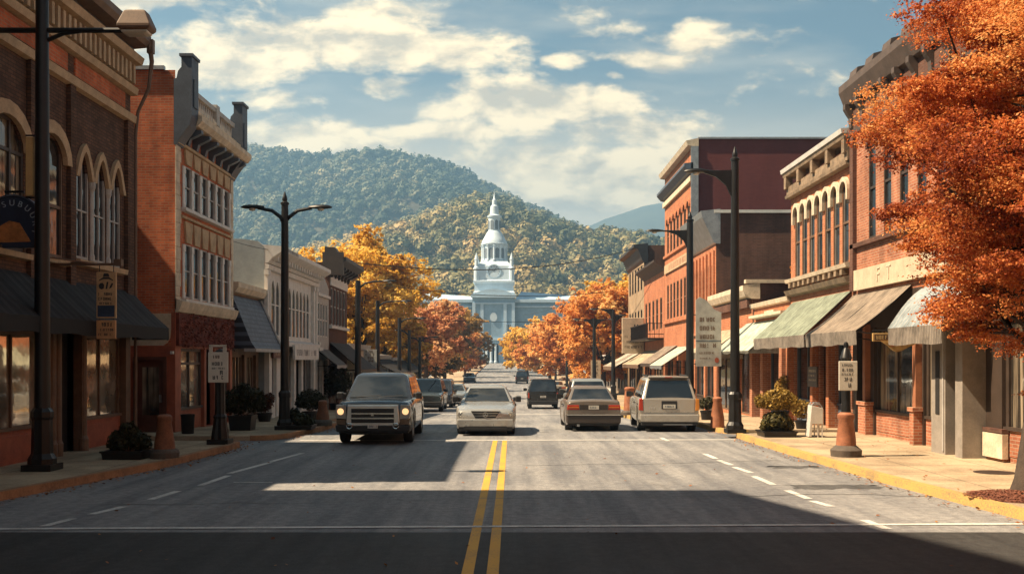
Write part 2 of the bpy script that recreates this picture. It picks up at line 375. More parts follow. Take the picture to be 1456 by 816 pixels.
def asphalt_material(name='worn_asphalt', base=.225):
    t = NT(name); P = t.pos()
    lanes = t.noise(1.0, 5, .6, t.mulv(P, (1.1, .06, 1)))           # long wear streaks along the lanes
    blot = t.noise(.22, 6, .62, P); fine = t.noise(55, 3, .6, P); grit = t.noise(240, 2, .5, P)
    k = t.m('ADD', t.m('MULTIPLY', lanes, .45), t.m('MULTIPLY', blot, .55))
    st_ = t.noise(1.0, 6, .65, t.mulv(P, (2.6, .16, 1))); mid = t.noise(7, 5, .65, P)
    k = t.m('ADD', t.m('MULTIPLY', k, .6), t.m('MULTIPLY', st_, .4))
    c = t.mix(t.rng(k, .38, .62), (base * .60, base * .61, base * .65), (base * 1.24, base * 1.21, base * 1.18))
    c = t.mix(1.0, c, t.mix(t.rng(mid, .36, .64), (.82, .82, .84), (1.13, 1.13, 1.12)), 'MULTIPLY')
    c = t.mix(t.rng(t.m('ADD', t.m('MULTIPLY', fine, .5), t.m('MULTIPLY', grit, .5)), .38, .62), t.mix(1.0, c, (.6, .6, .6), 'MULTIPLY'), t.mix(1.0, c, (1.35, 1.35, 1.35), 'MULTIPLY'))
    vo = t.n('ShaderNodeTexVoronoi', feature='DISTANCE_TO_EDGE'); vo.inputs['Scale'].default_value = .27
    wv = t.n('ShaderNodeVectorMath', operation='ADD'); nz = t.n('ShaderNodeTexNoise'); nz.inputs['Scale'].default_value = 1.1; nz.inputs['Detail'].default_value = 5
    t.l(P, nz.inputs['Vector']); t.l(P, wv.inputs[0]); t.l(t.mulv(nz.outputs['Color'], (1.3, 1.3, 0)), wv.inputs[1]); t.l(wv.outputs[0], vo.inputs['Vector'])
    crack = t.rng(vo.outputs['Distance'], .0, .006, 1, 0); crack = t.m('MULTIPLY', crack, t.rng(t.noise(.12, 2, .5, P), .5, .62))
    c = t.mix(t.m('MULTIPLY', crack, .2), c, (.02, .02, .02))
    oil = t.rng(t.noise(.5, 4, .65, t.mulv(P, (1, .35, 1))), .62, .74)
    c = t.mix(t.m('MULTIPLY', oil, .55), c, (.035, .034, .034))
    t.set(c, t.rng(blot, .3, .7, .66, .86), 0, .3)
    t.bump(t.m('ADD', t.m('MULTIPLY', grit, .6), t.m('MULTIPLY', fine, .8)), .5, .01); return t.mat
def paving_material(name, c1, c2, joint, sx, sy):
    t = NT(name); P = t.pos(); bt = t.n('ShaderNodeTexBrick'); t.l(P, bt.inputs['Vector']); bt.inputs['Scale'].default_value = 1; bt.offset = 0
    bt.inputs['Brick Width'].default_value = sx; bt.inputs['Row Height'].default_value = sy; bt.inputs['Mortar Size'].default_value = .012
    bt.inputs['Color1'].default_value = (*c1, 1); bt.inputs['Color2'].default_value = (*c2, 1); bt.inputs['Mortar'].default_value = (*joint, 1)
    n1 = t.noise(.8, 6, .62, P); n2 = t.noise(35, 3, .6, P)
    f = t.rng(t.m('ADD', t.m('MULTIPLY', n1, .6), t.m('MULTIPLY', n2, .4)), .36, .64, .62, 1.22)
    cc = t.n('ShaderNodeVectorMath', operation='SCALE'); t.l(bt.outputs['Color'], cc.inputs[0]); t.l(f, cc.inputs['Scale'])
    t.set(cc.outputs[0], .88, 0, .25); t.bump(t.m('SUBTRACT', t.m('MULTIPLY', n2, .3), bt.outputs['Fac']), .4, .01); return t.mat
def paint_material(name, col, wear=.5):
    t = NT(name); P = t.pos(); n = t.m('ADD', t.m('MULTIPLY', t.noise(1.6, 5, .6, P), .4), t.m('MULTIPLY', t.noise(38, 4, .65, P), .6))
    t.set(t.mix(t.rng(n, .46, .62, 0, wear), col, (.12, .118, .112)), .7, 0, .3); return t.mat
ASPH = asphalt_material(); WALK = paving_material('concrete_paving', (.42, .315, .205), (.37, .28, .185), (.15, .11, .075), 1.55, 1.55)
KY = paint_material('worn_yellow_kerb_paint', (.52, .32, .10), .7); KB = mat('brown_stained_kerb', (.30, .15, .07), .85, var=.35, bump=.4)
WLINE = paint_material('white_road_paint', (.62, .60, .56), .6); YLINE = paint_material('yellow_road_paint', (.62, .33, .04), .45)

m = MB(); xs = [-3000, -800, -300, -120, -40, 0, 40, 120, 300, 800, 3000]; ys = [-300, -60, 0, 30, 38, 46, 60, 75, 110, 150, 200, 260, 310, 400, 700, 3000]
for a, b in zip(ys, ys[1:]):
    for c, d in zip(xs, xs[1:]): m.poly([(c, a, gz(a) - .06), (d, a, gz(a) - .06), (d, b, gz(b) - .06), (c, b, gz(b) - .06)])
structure(m.build('ground', ground_material()))
m = MB(); ys = sorted(set([-30, -10, 0, 10, 20, 26, 28, 30] + list(range(32, 307, 4)) + [306]))
for a, b in zip(ys, ys[1:]):
    m.poly([(-16, a, gz(a)), (-3, a, gz(a)), (-3, b, gz(b)), (-16, b, gz(b))]); m.poly([(-3, a, gz(a)), (3, a, gz(a)), (3, b, gz(b)), (-3, b, gz(b))]); m.poly([(3, a, gz(a)), (16, a, gz(a)), (16, b, gz(b)), (3, b, gz(b))])
structure(m.build('road', ASPH))
SH = .13
def pavement(kerb, far, side, kmat, kw=.17):
    """pavement slab behind the kerb line, and the kerbstone itself a little proud"""
    k = dens(kerb); m = MB(); q = MB()
    for (a, xa), (b, xb) in zip(k, k[1:]):
        ia, ib = xa + side * kw, xb + side * kw
        m.poly([(ia, a, gz(a) + SH), (ib, b, gz(b) + SH), (far, b, gz(b) + SH), (far, a, gz(a) + SH)])
        za, zb_ = gz(a), gz(b); t = SH + .012
        q.poly([(xa, a, za - .03), (xb, b, zb_ - .03), (xb + side * .012, b, zb_ + t), (xa + side * .012, a, za + t)])
        q.poly([(xa + side * .012, a, za + t), (xb + side * .012, b, zb_ + t), (ib, b, zb_ + t), (ia, a, za + t)])
        q.poly([(ia, a, za + t), (ib, b, zb_ + t), (ib, b, zb_), (ia, a, za)])
    for (a, xa) in (k[0], k[-1]):
        m.poly([(xa + side * kw, a, gz(a) + SH), (far, a, gz(a) + SH), (far, a, gz(a) - .03), (xa + side * kw, a, gz(a) - .03)])
        q.poly([(xa, a, gz(a) - .03), (xa + side * .012, a, gz(a) + SH + .012), (xa + side * kw, a, gz(a) + SH + .012), (xa + side * kw, a, gz(a) - .03)])
    structure(m.build('pavement', WALK)); structure(q.build('kerb', kmat))
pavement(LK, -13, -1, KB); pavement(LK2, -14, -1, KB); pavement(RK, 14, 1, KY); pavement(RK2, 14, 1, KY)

def strip(m, x0, y0, x1, y1, w0, w1=None, horiz=False, z=.005):
    w1 = w1 or w0; n = max(1, int(abs(y1 - y0) / 3)); 
    for i in range(n):
        s, e = i / n, (i + 1) / n
        xa, ya, xb, yb = x0 + (x1 - x0) * s, y0 + (y1 - y0) * s, x0 + (x1 - x0) * e, y0 + (y1 - y0) * e
        m.poly([(xa - w0 / 2, ya, gz(ya) + z), (xa + w0 / 2, ya, gz(ya) + z), (xb + w0 / 2, yb, gz(yb) + z), (xb - w0 / 2, yb, gz(yb) + z)])
m = MB(); strip(m, -.46, -10, -.46, 28.0, .125); strip(m, -.20, -10, -.20, 28.0, .125)
structure(m.build('yellow_centre_line', YLINE))
m = MB()
def cross(x0, y0, x1, y1, w):
    n = 12
    for i in range(n):
        a, b = i / n, (i + 1) / n; xa, xb, ya, yb = x0 + (x1 - x0) * a, x0 + (x1 - x0) * b, y0 + (y1 - y0) * a, y0 + (y1 - y0) * b
        m.poly([(xa, ya - w / 2, gz(ya) + .009), (xb, yb - w / 2, gz(yb) + .009), (xb, yb + w / 2, gz(yb) + .009), (xa, ya + w / 2, gz(ya) + .009)])
cross(-7.9, 13.3, 6.9, 13.75, .13); cross(-5.8, 28.0, 6.2, 28.3, .2); cross(-6.4, 50.5, 6.4, 50.5, .3)
structure(m.build('white_stop_line', WLINE))
m = MB()
for px0, py0, px1, py1 in [(62, 748, 104, 737), (130, 731, 176, 720), (214, 710, 253, 698), (285, 690, 325, 676), (326, 673, 385, 657), (386, 656, 430, 644)]:
    y0 = CAMH * FPX / (py0 - CY); y1 = CAMH * FPX / (py1 - CY)
    strip(m, (px0 - CX) / FPX * y0, y0, (px1 - CX) / FPX * y1, y1, .13)
for px0, py0, px1, py1 in [(1262, 752, 1228, 739), (1182, 720, 1155, 712), (1150, 709, 1119, 697), (1100, 689, 1072, 677), (1068, 672, 1044, 664), (1040, 661, 1022, 654), (1018, 652, 1002, 645), (950, 627, 940, 622)]:
    y0 = CAMH * FPX / (py0 - CY); y1 = CAMH * FPX / (py1 - CY)
    strip(m, (px0 - CX) / FPX * y0, y0, (px1 - CX) / FPX * y1, y1, .13)
cross(-5.0, 18.4, -4.3, 18.4, .07)
structure(m.build('dashed_parking_line', WLINE))
# darker patches where the asphalt was dug up and relaid
def ragged(x0, x1, y0, y1, seed, z=.003, amp=.06):
    q = random.Random(seed); n = 14; pts = [(x0 + (x1 - x0) * i / n, y0) for i in range(n)] + [(x1, y0 + (y1 - y0) * i / n) for i in range(n)] + [(x1 - (x1 - x0) * i / n, y1) for i in range(n)] + [(x0, y1 - (y1 - y0) * i / n) for i in range(n)]
    return [(x + q.gauss(0, amp), y + q.gauss(0, amp), gz(y) + z) for x, y in pts]
RELAID = asphalt_material('relaid_asphalt', .09)
m = MB(); m.poly(ragged(4.9, 6.35, 17.5, 18.1, 1)); m.poly(ragged(5.3, 6.3, 20.9, 21.3, 2)); structure(m.build('road_patch_and_shade', RELAID))
# darker asphalt on the near side of the stop line: foreground shade put into its colour
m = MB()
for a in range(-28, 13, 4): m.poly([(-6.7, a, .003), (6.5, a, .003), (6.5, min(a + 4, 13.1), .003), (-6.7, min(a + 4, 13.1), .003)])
structure(m.build('road_patch_and_shade', asphalt_material('shade_toned_asphalt', .042)))
# bitumen sealed cracks
m = MB(); q = random.Random(12)
def seam(x, y, dx, dy, n, w=.014):
    p = [(x, y)]
    for i in range(n): p.append((p[-1][0] + dx + q.gauss(0, .10), p[-1][1] + dy + q.gauss(0, .10)))
    for (a, b), (c, d) in zip(p, p[1:]):
        l = math.hypot(c - a, d - b); nx, ny = -(d - b) / l * w, (c - a) / l * w; m.poly([(a - nx, b - ny, gz(b) + .0065), (c - nx, d - ny, gz(d) + .0065), (c + nx, d + ny, gz(d) + .0065), (a + nx, b + ny, gz(b) + .0065)])
seam(-6.2, 15.6, .5, .02, 26); seam(.2, 21.5, .5, .05, 11)
structure(m.build('tar_seam', mat('bitumen', (.035, .034, .034), .5, var=.2)))
m = MB(); m.lathe([(0, SH + .001), (.36, SH + .001), (.36, SH + .006), (0, SH + .006)], 8.9, 18.9, 24)
tag(m.build('manhole_cover', mat('rusty_iron', (.05, .03, .022), .7, .4, var=.3)), 'round dark iron manhole cover set in the sunlit right pavement', 'manhole cover')
m = MB(); q = random.Random(3)
ring = [(7.85 + .95 * math.cos(a) * (1 + q.uniform(-.04, .04)), 15.5 + .75 * math.sin(a) * (1 + q.uniform(-.04, .04))) for a in np.linspace(0, 2 * math.pi, 40)[:-1]]
m.poly([(x, y, SH + .004) for x, y in ring])
for i in range(1500):
    r = math.sqrt(q.random()); a = q.random() * 6.283; x, y = 7.85 + .97 * r * math.cos(a), 15.5 + .77 * r * math.sin(a); s = q.uniform(.02, .05); t = q.random() * 3.14; z = SH + .008 + .05 * (1 - r * r) + q.random() * .012
    m.poly([(x - s * math.cos(t), y - s * math.sin(t), z), (x + .012 * math.sin(t), y - .012 * math.cos(t), z + .012), (x + s * math.cos(t), y + s * math.sin(t), z), (x - .012 * math.sin(t), y + .012 * math.cos(t), z + .006)])
o = tag(m.build('bark_mulch', mat('red_brown_mulch', (.16, .055, .03), .9, var=.5, scale=12)), 'red brown bark mulch in the tree pit by the right kerb', 'mulch'); o['kind'] = 'stuff'

# ------------------------------------------------------------------ hills
def prof(pts, zr, lower):
    px = np.array([p[0] for p in pts]); py = np.array([p[1] for p in pts]) + lower
    return (px - CX) / FPX * zr, CAMH + (CY - py) / FPX * zr
def vnoise(x, y, seed):
    r = np.random.RandomState(seed); g = r.rand(64, 64); xi = np.floor(x).astype(int); yi = np.floor(y).astype(int); fx = x - xi; fy = y - yi
    fx = fx * fx * (3 - 2 * fx); fy = fy * fy * (3 - 2 * fy); G = lambda a, b: g[a % 64, b % 64]
    return (G(xi, yi) * (1 - fx) + G(xi + 1, yi) * fx) * (1 - fy) + (G(xi, yi + 1) * (1 - fx) + G(xi + 1, yi + 1) * fx) * fy
HILLS = {
 'near': dict(y0=395, zr=720, pts=[(-900, 470), (-300, 430), (0, 405), (200, 378), (330, 355), (430, 342), (520, 318), (600, 290), (660, 268), (700, 263), (750, 281), (800, 302), (840, 310), (900, 316), (960, 338), (1100, 380), (1500, 430), (2200, 470)], low=27, base=4, amp=15),
 'back': dict(y0=740, zr=1150, pts=[(-900, 420), (-300, 350), (0, 270), (200, 222), (330, 206), (400, 214), (450, 222), (500, 214), (560, 219), (620, 226), (660, 245), (720, 277), (800, 316), (900, 370), (1100, 420), (1500, 470), (2200, 480)], low=9, base=8, amp=30),
 'far': dict(y0=1500, zr=2300, pts=[(-300, 480), (400, 420), (700, 380), (820, 328), (860, 310), (885, 302), (930, 286), (970, 292), (1050, 325), (1200, 350), (1456, 380), (2000, 460)], low=0, base=20, amp=20)}
def hill_h(k, x, y):
    h = HILLS[k]; X, Z = prof(h['pts'], h['zr'], h['low']); t = np.clip((y - h['y0']) / (h['zr'] - h['y0']), 0, 2.2)
    xr = x * h['zr'] / np.maximum(y, 1)                        # the slope fans out from the valley
    top = np.interp(xr * np.clip(t, .6, 1) + x * (1 - np.clip(t, .6, 1)), X, Z)
    up = np.where(t < 1, np.clip(t, 0, 1) ** .85, np.cos(np.clip((t - 1) / 1.2, 0, 1) * math.pi / 2))
    env = np.clip(1 - np.abs(t - .42) * 2.1, 0, 1)
    f = h['zr'] / 720
    fold = (vnoise(x / (75 * f) + 9, y / (150 * f), 5) - .5) * 2 + (vnoise(x / (33 * f), y / (60 * f) + 3, 6) - .5)
    return h['base'] + (top - h['base']) * up + fold * h['amp'] * env
def hill(k, name, mt, nx=110, ny=50):
    h = HILLS[k]; xs = np.linspace(-h['zr'] * 1.0, h['zr'] * .95, nx); ys = np.linspace(h['y0'], h['zr'] * 1.35, ny)
    Xg, Yg = np.meshgrid(xs, ys); Zg = hill_h(k, Xg, Yg); Zg[0] = -8; Zg[-1] = -8; Zg[:, 0] = -8; Zg[:, -1] = -8
    v = np.stack([Xg, Yg, Zg], -1).reshape(-1, 3); i = np.arange(nx * ny).reshape(ny, nx)
    f = np.stack([i[:-1, :-1], i[:-1, 1:], i[1:, 1:], i[1:, :-1]], -1).reshape(-1, 4)
    me = bpy.data.meshes.new(name); me.from_pydata(v.tolist(), [], f.tolist()); me.materials.append(mt)
    me.polygons.foreach_set('use_smooth', [True] * len(me.polygons)); structure(link(bpy.data.objects.new(name, me)))
HM = mat('forest_floor', (.055, .050, .026), .95, var=.3, scale=.05)
hill('near', 'near_hill', HM); hill('back', 'mountain', HM); hill('far', 'distant_mountain', mat('far_forest', (.06, .07, .04), .95, var=.3, scale=.02))

# ------------------------------------------------------------------ leaves
def quads_mesh(name, cen, nrm, size, tint, mt, parent=None, aspect=.62, seed=1):
    """one mesh of many small leaf faces (numpy)"""
    r = np.random.RandomState(seed); n = len(cen); nrm = nrm / np.maximum(1e-6, np.linalg.norm(nrm, axis=1, keepdims=True))
    q = r.normal(size=(n, 3)); a = np.cross(nrm, q); a /= np.maximum(1e-6, np.linalg.norm(a, axis=1, keepdims=True)); b = np.cross(nrm, a)
    sz = np.asarray(size)[:, None] if hasattr(size, '__len__') else size * r.uniform(.65, 1.35, (n, 1))
    a = a * sz; b = b * sz * aspect
    v = np.stack([cen - a, cen - b * 1.0 + a * .1, cen + a, cen + b * 1.0 + a * .1], 1).reshape(-1, 3).astype(np.float32)
    me = bpy.data.meshes.new(name); me.vertices.add(n * 4); me.vertices.foreach_set('co', v.ravel())
    me.loops.add(n * 4); me.loops.foreach_set('vertex_index', np.arange(n * 4, dtype=np.int32))
    me.polygons.add(n); me.polygons.foreach_set('loop_start', np.arange(0, n * 4, 4, dtype=np.int32))
    me.materials.append(mt); me.update(calc_edges=True)
    at_ = me.attributes.new('tint', 'FLOAT', 'FACE'); at_.data.foreach_set('value', np.clip(tint, 0, 1).astype(np.float32))
    return link(bpy.data.objects.new(name, me), parent)
def wood(k, name, label, mt, spacing, crown, ymin, ymax, npc, leaf, xr, seed):
    """the far-off wood on one hillside"""
    r = np.random.RandomState(seed); xs = np.arange(xr[0] * ymax, xr[1] * ymax, spacing); ys = np.arange(ymin, ymax, spacing)
    X, Y = np.meshgrid(xs, ys); X = (X + r.uniform(-.45, .45, X.shape) * spacing).ravel(); Y = (Y + r.uniform(-.45, .45, Y.shape) * spacing).ravel()
    ok = (X > xr[0] * Y) & (X < xr[1] * Y); X, Y = X[ok], Y[ok]; Z = hill_h(k, X, Y)
    n = len(X); rad = crown * r.uniform(.55, 1.25, n); base = r.beta(1.3, 1.7, n) 
    base = np.clip(.46 * base + .50 * vnoise(X / 60, Y / 60, seed + 2) + r.normal(0, .07, n), 0, 1)
    d = r.normal(size=(n, npc, 3)); d[..., 2] = np.abs(d[..., 2]) * 1.0 - .25; d /= np.linalg.norm(d, axis=-1, keepdims=True)
    lob = 1 + .28 * np.sin(d[..., 0] * 5 + r.uniform(0, 6, (n, 1))) * np.sin(d[..., 2] * 6 + r.uniform(0, 6, (n, 1)))
    rr = rad[:, None] * lob * r.uniform(.72, 1.05, (n, npc))
    cen = np.stack([X, Y, Z + rad * .75], -1)[:, None, :] + d * rr[..., None] * np.array([1, 1, 1.05])
    nr = d + r.normal(0, .22, d.shape)
    tint = base[:, None] + r.normal(0, .04, (n, npc))
    o = quads_mesh(name, cen.reshape(-1, 3), nr.reshape(-1, 3), np.repeat(rad, npc) * leaf * r.uniform(.7, 1.3, n * npc), tint.ravel(), mt, seed=seed, aspect=.8)
    tag(o, label, 'wood', kind='stuff')
WG = foliage('autumn_hillside_leaves', [(.05, .065, .03), (.10, .115, .05), (.26, .225, .088), (.46, .34, .14), (.48, .28, .12)], .15)
WB = foliage('mountain_leaves', [(.030, .055, .032), (.050, .075, .040), (.08, .105, .055), (.22, .21, .11), (.48, .42, .24)], .15)
wood('near', 'hillside_wood', 'green and gold autumn wood covering the near hill behind the white tower', WG, 7.3, 4.7, 410, 745, 150, .20, (-.46, .42), 11)
wood('back', 'mountain_wood', 'hazy green wood covering the taller blue mountain behind', WB, 11.0, 6.6, 850, 1185, 110, .24, (-.46, .26), 12)
# ------------------------------------------------------------------ facade kit
class Fac:
    """a facade plane x = X0 whose outside is the side s (+1: faces +x); u runs along the street, v up, d outwards"""
    def __init__(s, X0, sgn): s.X0 = X0; s.s = sgn
    def P(s, d, u, v): return (s.X0 + s.s * d, u, v)
    def box(s, mb, d0, d1, u0, u1, v0, v1, m=0): mb.box(s.X0 + s.s * d0, s.X0 + s.s * d1, u0, u1, v0, v1, m)
    def sweep(s, mb, prof, u0, u1, m=0): mb.ring_loft([[s.P(d, u0, v) for d, v in prof], [s.P(d, u1, v) for d, v in prof]], m)
class End(Fac):
    """a wall facing the camera (y = Y0): u runs along x"""
    def __init__(s, Y0): s.Y0 = Y0
    def P(s, d, u, v): return (u, s.Y0 - d, v)
    def box(s, mb, d0, d1, u0, u1, v0, v1, m=0): mb.box(u0, u1, s.Y0 - d0, s.Y0 - d1, v0, v1, m)
def arch_pts(u0, u1, vs, rise, kind, n=10):
    c, h = (u0 + u1) / 2, (u1 - u0) / 2; o = []
    for i in range(n + 1):
        x = -math.cos(math.pi * i / n); o.append((c + h * x, vs + rise * ((1 - x * x) ** .5 if kind == 'round' else 1 - abs(x) ** 1.7)))
    return o
def wall(mb, F, u0, u1, v0, v1, ops=(), depth=.26, m=0, mr=None):
    """wall sheet with real openings: (u0,u1,v0,v1[,rise,kind]); v1 is the top of the arch"""
    mr = m if mr is None else mr
    us = sorted({u0, u1, *[k for o in ops for k in (o[0], o[1]) if u0 < k < u1]}); vs = sorted({v0, v1, *[k for o in ops for k in (o[2], o[3]) if v0 < k < v1]})
    for a, b in zip(us, us[1:]):
        for c, d in zip(vs, vs[1:]):
            mu, mv = (a + b) / 2, (c + d) / 2
            if any(o[0] < mu < o[1] and o[2] < mv < o[3] for o in ops): continue
            mb.poly([F.P(0, a, c), F.P(0, b, c), F.P(0, b, d), F.P(0, a, d)], m)
    for o in ops:
        a, b, c, d = o[:4]; rise, kind = (o[4], o[5]) if len(o) > 4 else (0, None); sp = d - rise
        for p, q in (((a, c), (a, sp)), ((b, c), (b, sp)), ((a, c), (b, c))):
            mb.poly([F.P(0, *p), F.P(0, *q), F.P(-depth, *q), F.P(-depth, *p)], mr)
        if rise:
            ap = arch_pts(a, b, sp, rise, kind)
            for p, q in zip(ap, ap[1:]):
                mb.poly([F.P(0, *p), F.P(0, *q), F.P(0, q[0], d), F.P(0, p[0], d)], m); mb.poly([F.P(0, *p), F.P(0, *q), F.P(-depth, *q), F.P(-depth, *p)], mr)
        else: mb.poly([F.P(0, a, d), F.P(0, b, d), F.P(-depth, b, d), F.P(-depth, a, d)], mr)
def arch_trim(mb, F, u0, u1, vs, rise, kind, t, d=.07, m=0, drop=0):
    ap = arch_pts(u0, u1, vs, rise, kind); op = arch_pts(u0 - t, u1 + t, vs, rise + t * 1.15, kind)
    if drop: ap = [(u0, vs - drop)] + ap + [(u1, vs - drop)]; op = [(u0 - t, vs - drop)] + op + [(u1 + t, vs - drop)]
    rings = [[F.P(.003, *a), F.P(d, *a), F.P(d, *b), F.P(.003, *b)] for a, b in zip(ap, op)]
    mb.ring_loft(rings, m)
def window(bld, F, u0, u1, v0, v1, fm, pm, cols=1, rows=2, d=-.05, fw=.07, transom=None, bars=.035):
    mb = MB(); D0, D1 = d - .03, d + .035
    F.box(mb, D0, D1, u0, u0 + fw, v0, v1); F.box(mb, D0, D1, u1 - fw, u1, v0, v1); F.box(mb, D0, D1, u0 + fw, u1 - fw, v0, v0 + fw); F.box(mb, D0, D1, u0 + fw, u1 - fw, v1 - fw, v1)
    for i in range(1, cols):
        c = u0 + (u1 - u0) * i / cols; F.box(mb, D0 + .004, D1 - .004, c - bars, c + bars, v0 + fw, v1 - fw)
    vv = [v0 + (v1 - v0) * i / rows for i in range(1, rows)] if transom is None else [transom]
    for c in vv: F.box(mb, D0 + .008, D1 - .008, u0 + fw, u1 - fw, c - bars, c + bars)
    w = mb.build('window', fm, bld)
    p = MB(); p.poly([F.P(d - .012, u0, v0), F.P(d - .012, u1, v0), F.P(d - .012, u1, v1), F.P(d - .012, u0, v1)]); p.build('pane', pm, w)
    return w
def body(mb, F, u0, u1, v0, v1, depth, m=0, mroof=None, front=False, side=(True, True)):
    """sides, back and roof of a block behind its facade"""
    q = lambda *pp: mb.poly([F.P(*p) for p in pp], m)
    if side[0]: q((0, u0, v0), (-depth, u0, v0), (-depth, u0, v1), (0, u0, v1))
    if side[1]: q((0, u1, v0), (-depth, u1, v0), (-depth, u1, v1), (0, u1, v1))
    q((-depth, u0, v0), (-depth, u1, v0), (-depth, u1, v1), (-depth, u0, v1))
    r = v1 - .35; mb.poly([F.P(-.02, u0 + .02, r), F.P(-.02, u1 - .02, r), F.P(-depth, u1 - .02, r), F.P(-depth, u0 + .02, r)], m if mroof is None else mroof)
    mb.poly([F.P(-.34, u0 + .02, v0), F.P(-.34, u1 - .02, v0), F.P(-.34, u1 - .02, r), F.P(-.34, u0 + .02, r)], m if mroof is None else mroof)   # dark backing behind the panes
    mb.poly([F.P(-.34, u0, v1), F.P(-.34, u1, v1), F.P(0, u1, v1), F.P(0, u0, v1)], m); mb.poly([F.P(-.34, u0, v1), F.P(-.34, u1, v1), F.P(-.34, u1, r), F.P(-.34, u0, r)], m)
def dentils(mb, F, d0, d1, u0, u1, v0, v1, pitch, w, m=0):
    n = max(1, int((u1 - u0) / pitch)); p = (u1 - u0) / n
    for i in range(n): F.box(mb, d0, d1, u0 + p * (i + .5) - w / 2, u0 + p * (i + .5) + w / 2, v0, v1, m)
def bracket(mb, F, d0, proj, u, w, v0, v1, m=0):
    h = v1 - v0; pr = [(d0, v0), (d0 + proj * .25, v0 + h * .05), (d0 + proj * .35, v0 + h * .45), (d0 + proj * .75, v0 + h * .65), (d0 + proj, v0 + h * .8), (d0 + proj, v1), (d0, v1)]
    F.sweep(mb, pr, u - w / 2, u + w / 2, m)
def awning(bld, F, u0, u1, vtop, proj, vfront, val, top, valm, d0=.02, ends=None, bulge=0.0, sag=0, name='awning', rods=True, label=None):
    """fabric canopy with a hanging valance, iron frame, optional closed ends"""
    mb = MB(); n = 7; N = max(4, int((u1 - u0) / .45))
    def cv(k, i):
        t = k / n; a = i / N; s = sag * (1 - abs((a * N) % 1 - .0)) if sag else 0
        return (d0 + proj * t, u0 + (u1 - u0) * a, vtop + (vfront - vtop) * t + bulge * math.sin(math.pi * t) - (.035 if i % 2 else .01 * math.sin(i * 2.3)) * math.sin(math.pi * t))
    for i in range(N):
        for k in range(n): mb.poly([F.P(*cv(k, i)), F.P(*cv(k, i + 1)), F.P(*cv(k + 1, i + 1)), F.P(*cv(k + 1, i))], 0)
        wob = .02 * math.sin(i * 1.7)
        a, b = cv(n, i), cv(n, i + 1)
        mb.poly([F.P(*a), F.P(*b), F.P(b[0] - .015, b[1], b[2] - val - .02 * math.sin((i + 1) * 1.7)), F.P(a[0] - .015, a[1], a[2] - val - wob)], 1)
    if ends:
        for u, i in ((u0, 0), (u1, N)):
            pts = [cv(k, i) for k in range(n + 1)]
            mb.poly([F.P(*p) for p in pts] + [F.P(d0 + proj, u, vfront - val), F.P(d0, u, vfront - val)], 1)
    mats = [top, valm]
    o = mb.build(name, mats, bld)
    if label: o['label'] = label
    if rods:
        fr = MB()
        for u in (u0 + .04, u1 - .04, (u0 + u1) / 2):
            fr.tube([F.P(d0, u, vfront - val + .12), F.P(d0 + proj - .03, u, vfront - .03)], .018, 6); fr.tube([F.P(d0, u, vtop - .06), F.P(d0 + proj - .04, u, vfront - .05 + bulge * .0)], .014, 6)
        fr.tube([F.P(d0 + proj - .03, u0 + .03, vfront - .03), F.P(d0 + proj - .03, u1 - .03, vfront - .03)], .018, 6)
        fr.build('frame', BLACKM, o)
    return o
def glyph_rows(mb, O, U, V, Nn, w, rows, seed, m=0, off=.004):
    """small dark strokes: the unreadable lettering of a sign; O lower left corner, U, V unit axes, rows (v, height, u0, u1)"""
    r = random.Random(seed); O, U, V, Nn = Vector(O), Vector(U), Vector(V), Vector(Nn)
    def st(u0, u1, v0, v1): mb.poly([O + U * a + V * b + Nn * off for a, b in ((u0, v0), (u1, v0), (u1, v1), (u0, v1))], m)
    for v, h, u0, u1 in rows:
        u = u0; cw = h * .62; t = h * .2
        while u + cw <= u1 + 1e-6:
            k = r.random()
            if k > .12:
                if r.random() < .8: st(u, u + t, v, v + h)
                if r.random() < .65: st(u + cw - t, u + cw, v, v + h)
                for b in (0, .42, .8):
                    if r.random() < .55: st(u + t, u + cw - t, v + h * b, v + h * b + t)
            u += cw * 1.3
def letters(txt, size, name, mt, parent, M, extrude=.01, space=1.0):
    c = bpy.data.curves.new(name, 'FONT'); c.body = txt; c.size = size; c.extrude = extrude; c.align_x = 'CENTER'; c.align_y = 'CENTER'; c.space_character = space
    o = bpy.data.objects.new(name, c); me = bpy.data.meshes.new_from_object(o); bpy.data.objects.remove(o); bpy.data.curves.remove(c)
    me.transform(M); me.materials.clear(); me.materials.append(mt); me.name = name
    return link(bpy.data.objects.new(name, me), parent)
def frame_matrix(o, u, v):
    u, v = Vector(u).normalized(), Vector(v).normalized(); n = u.cross(v); return Matrix(((u.x, v.x, n.x, o[0]), (u.y, v.y, n.y, o[1]), (u.z, v.z, n.z, o[2]), (0, 0, 0, 1)))
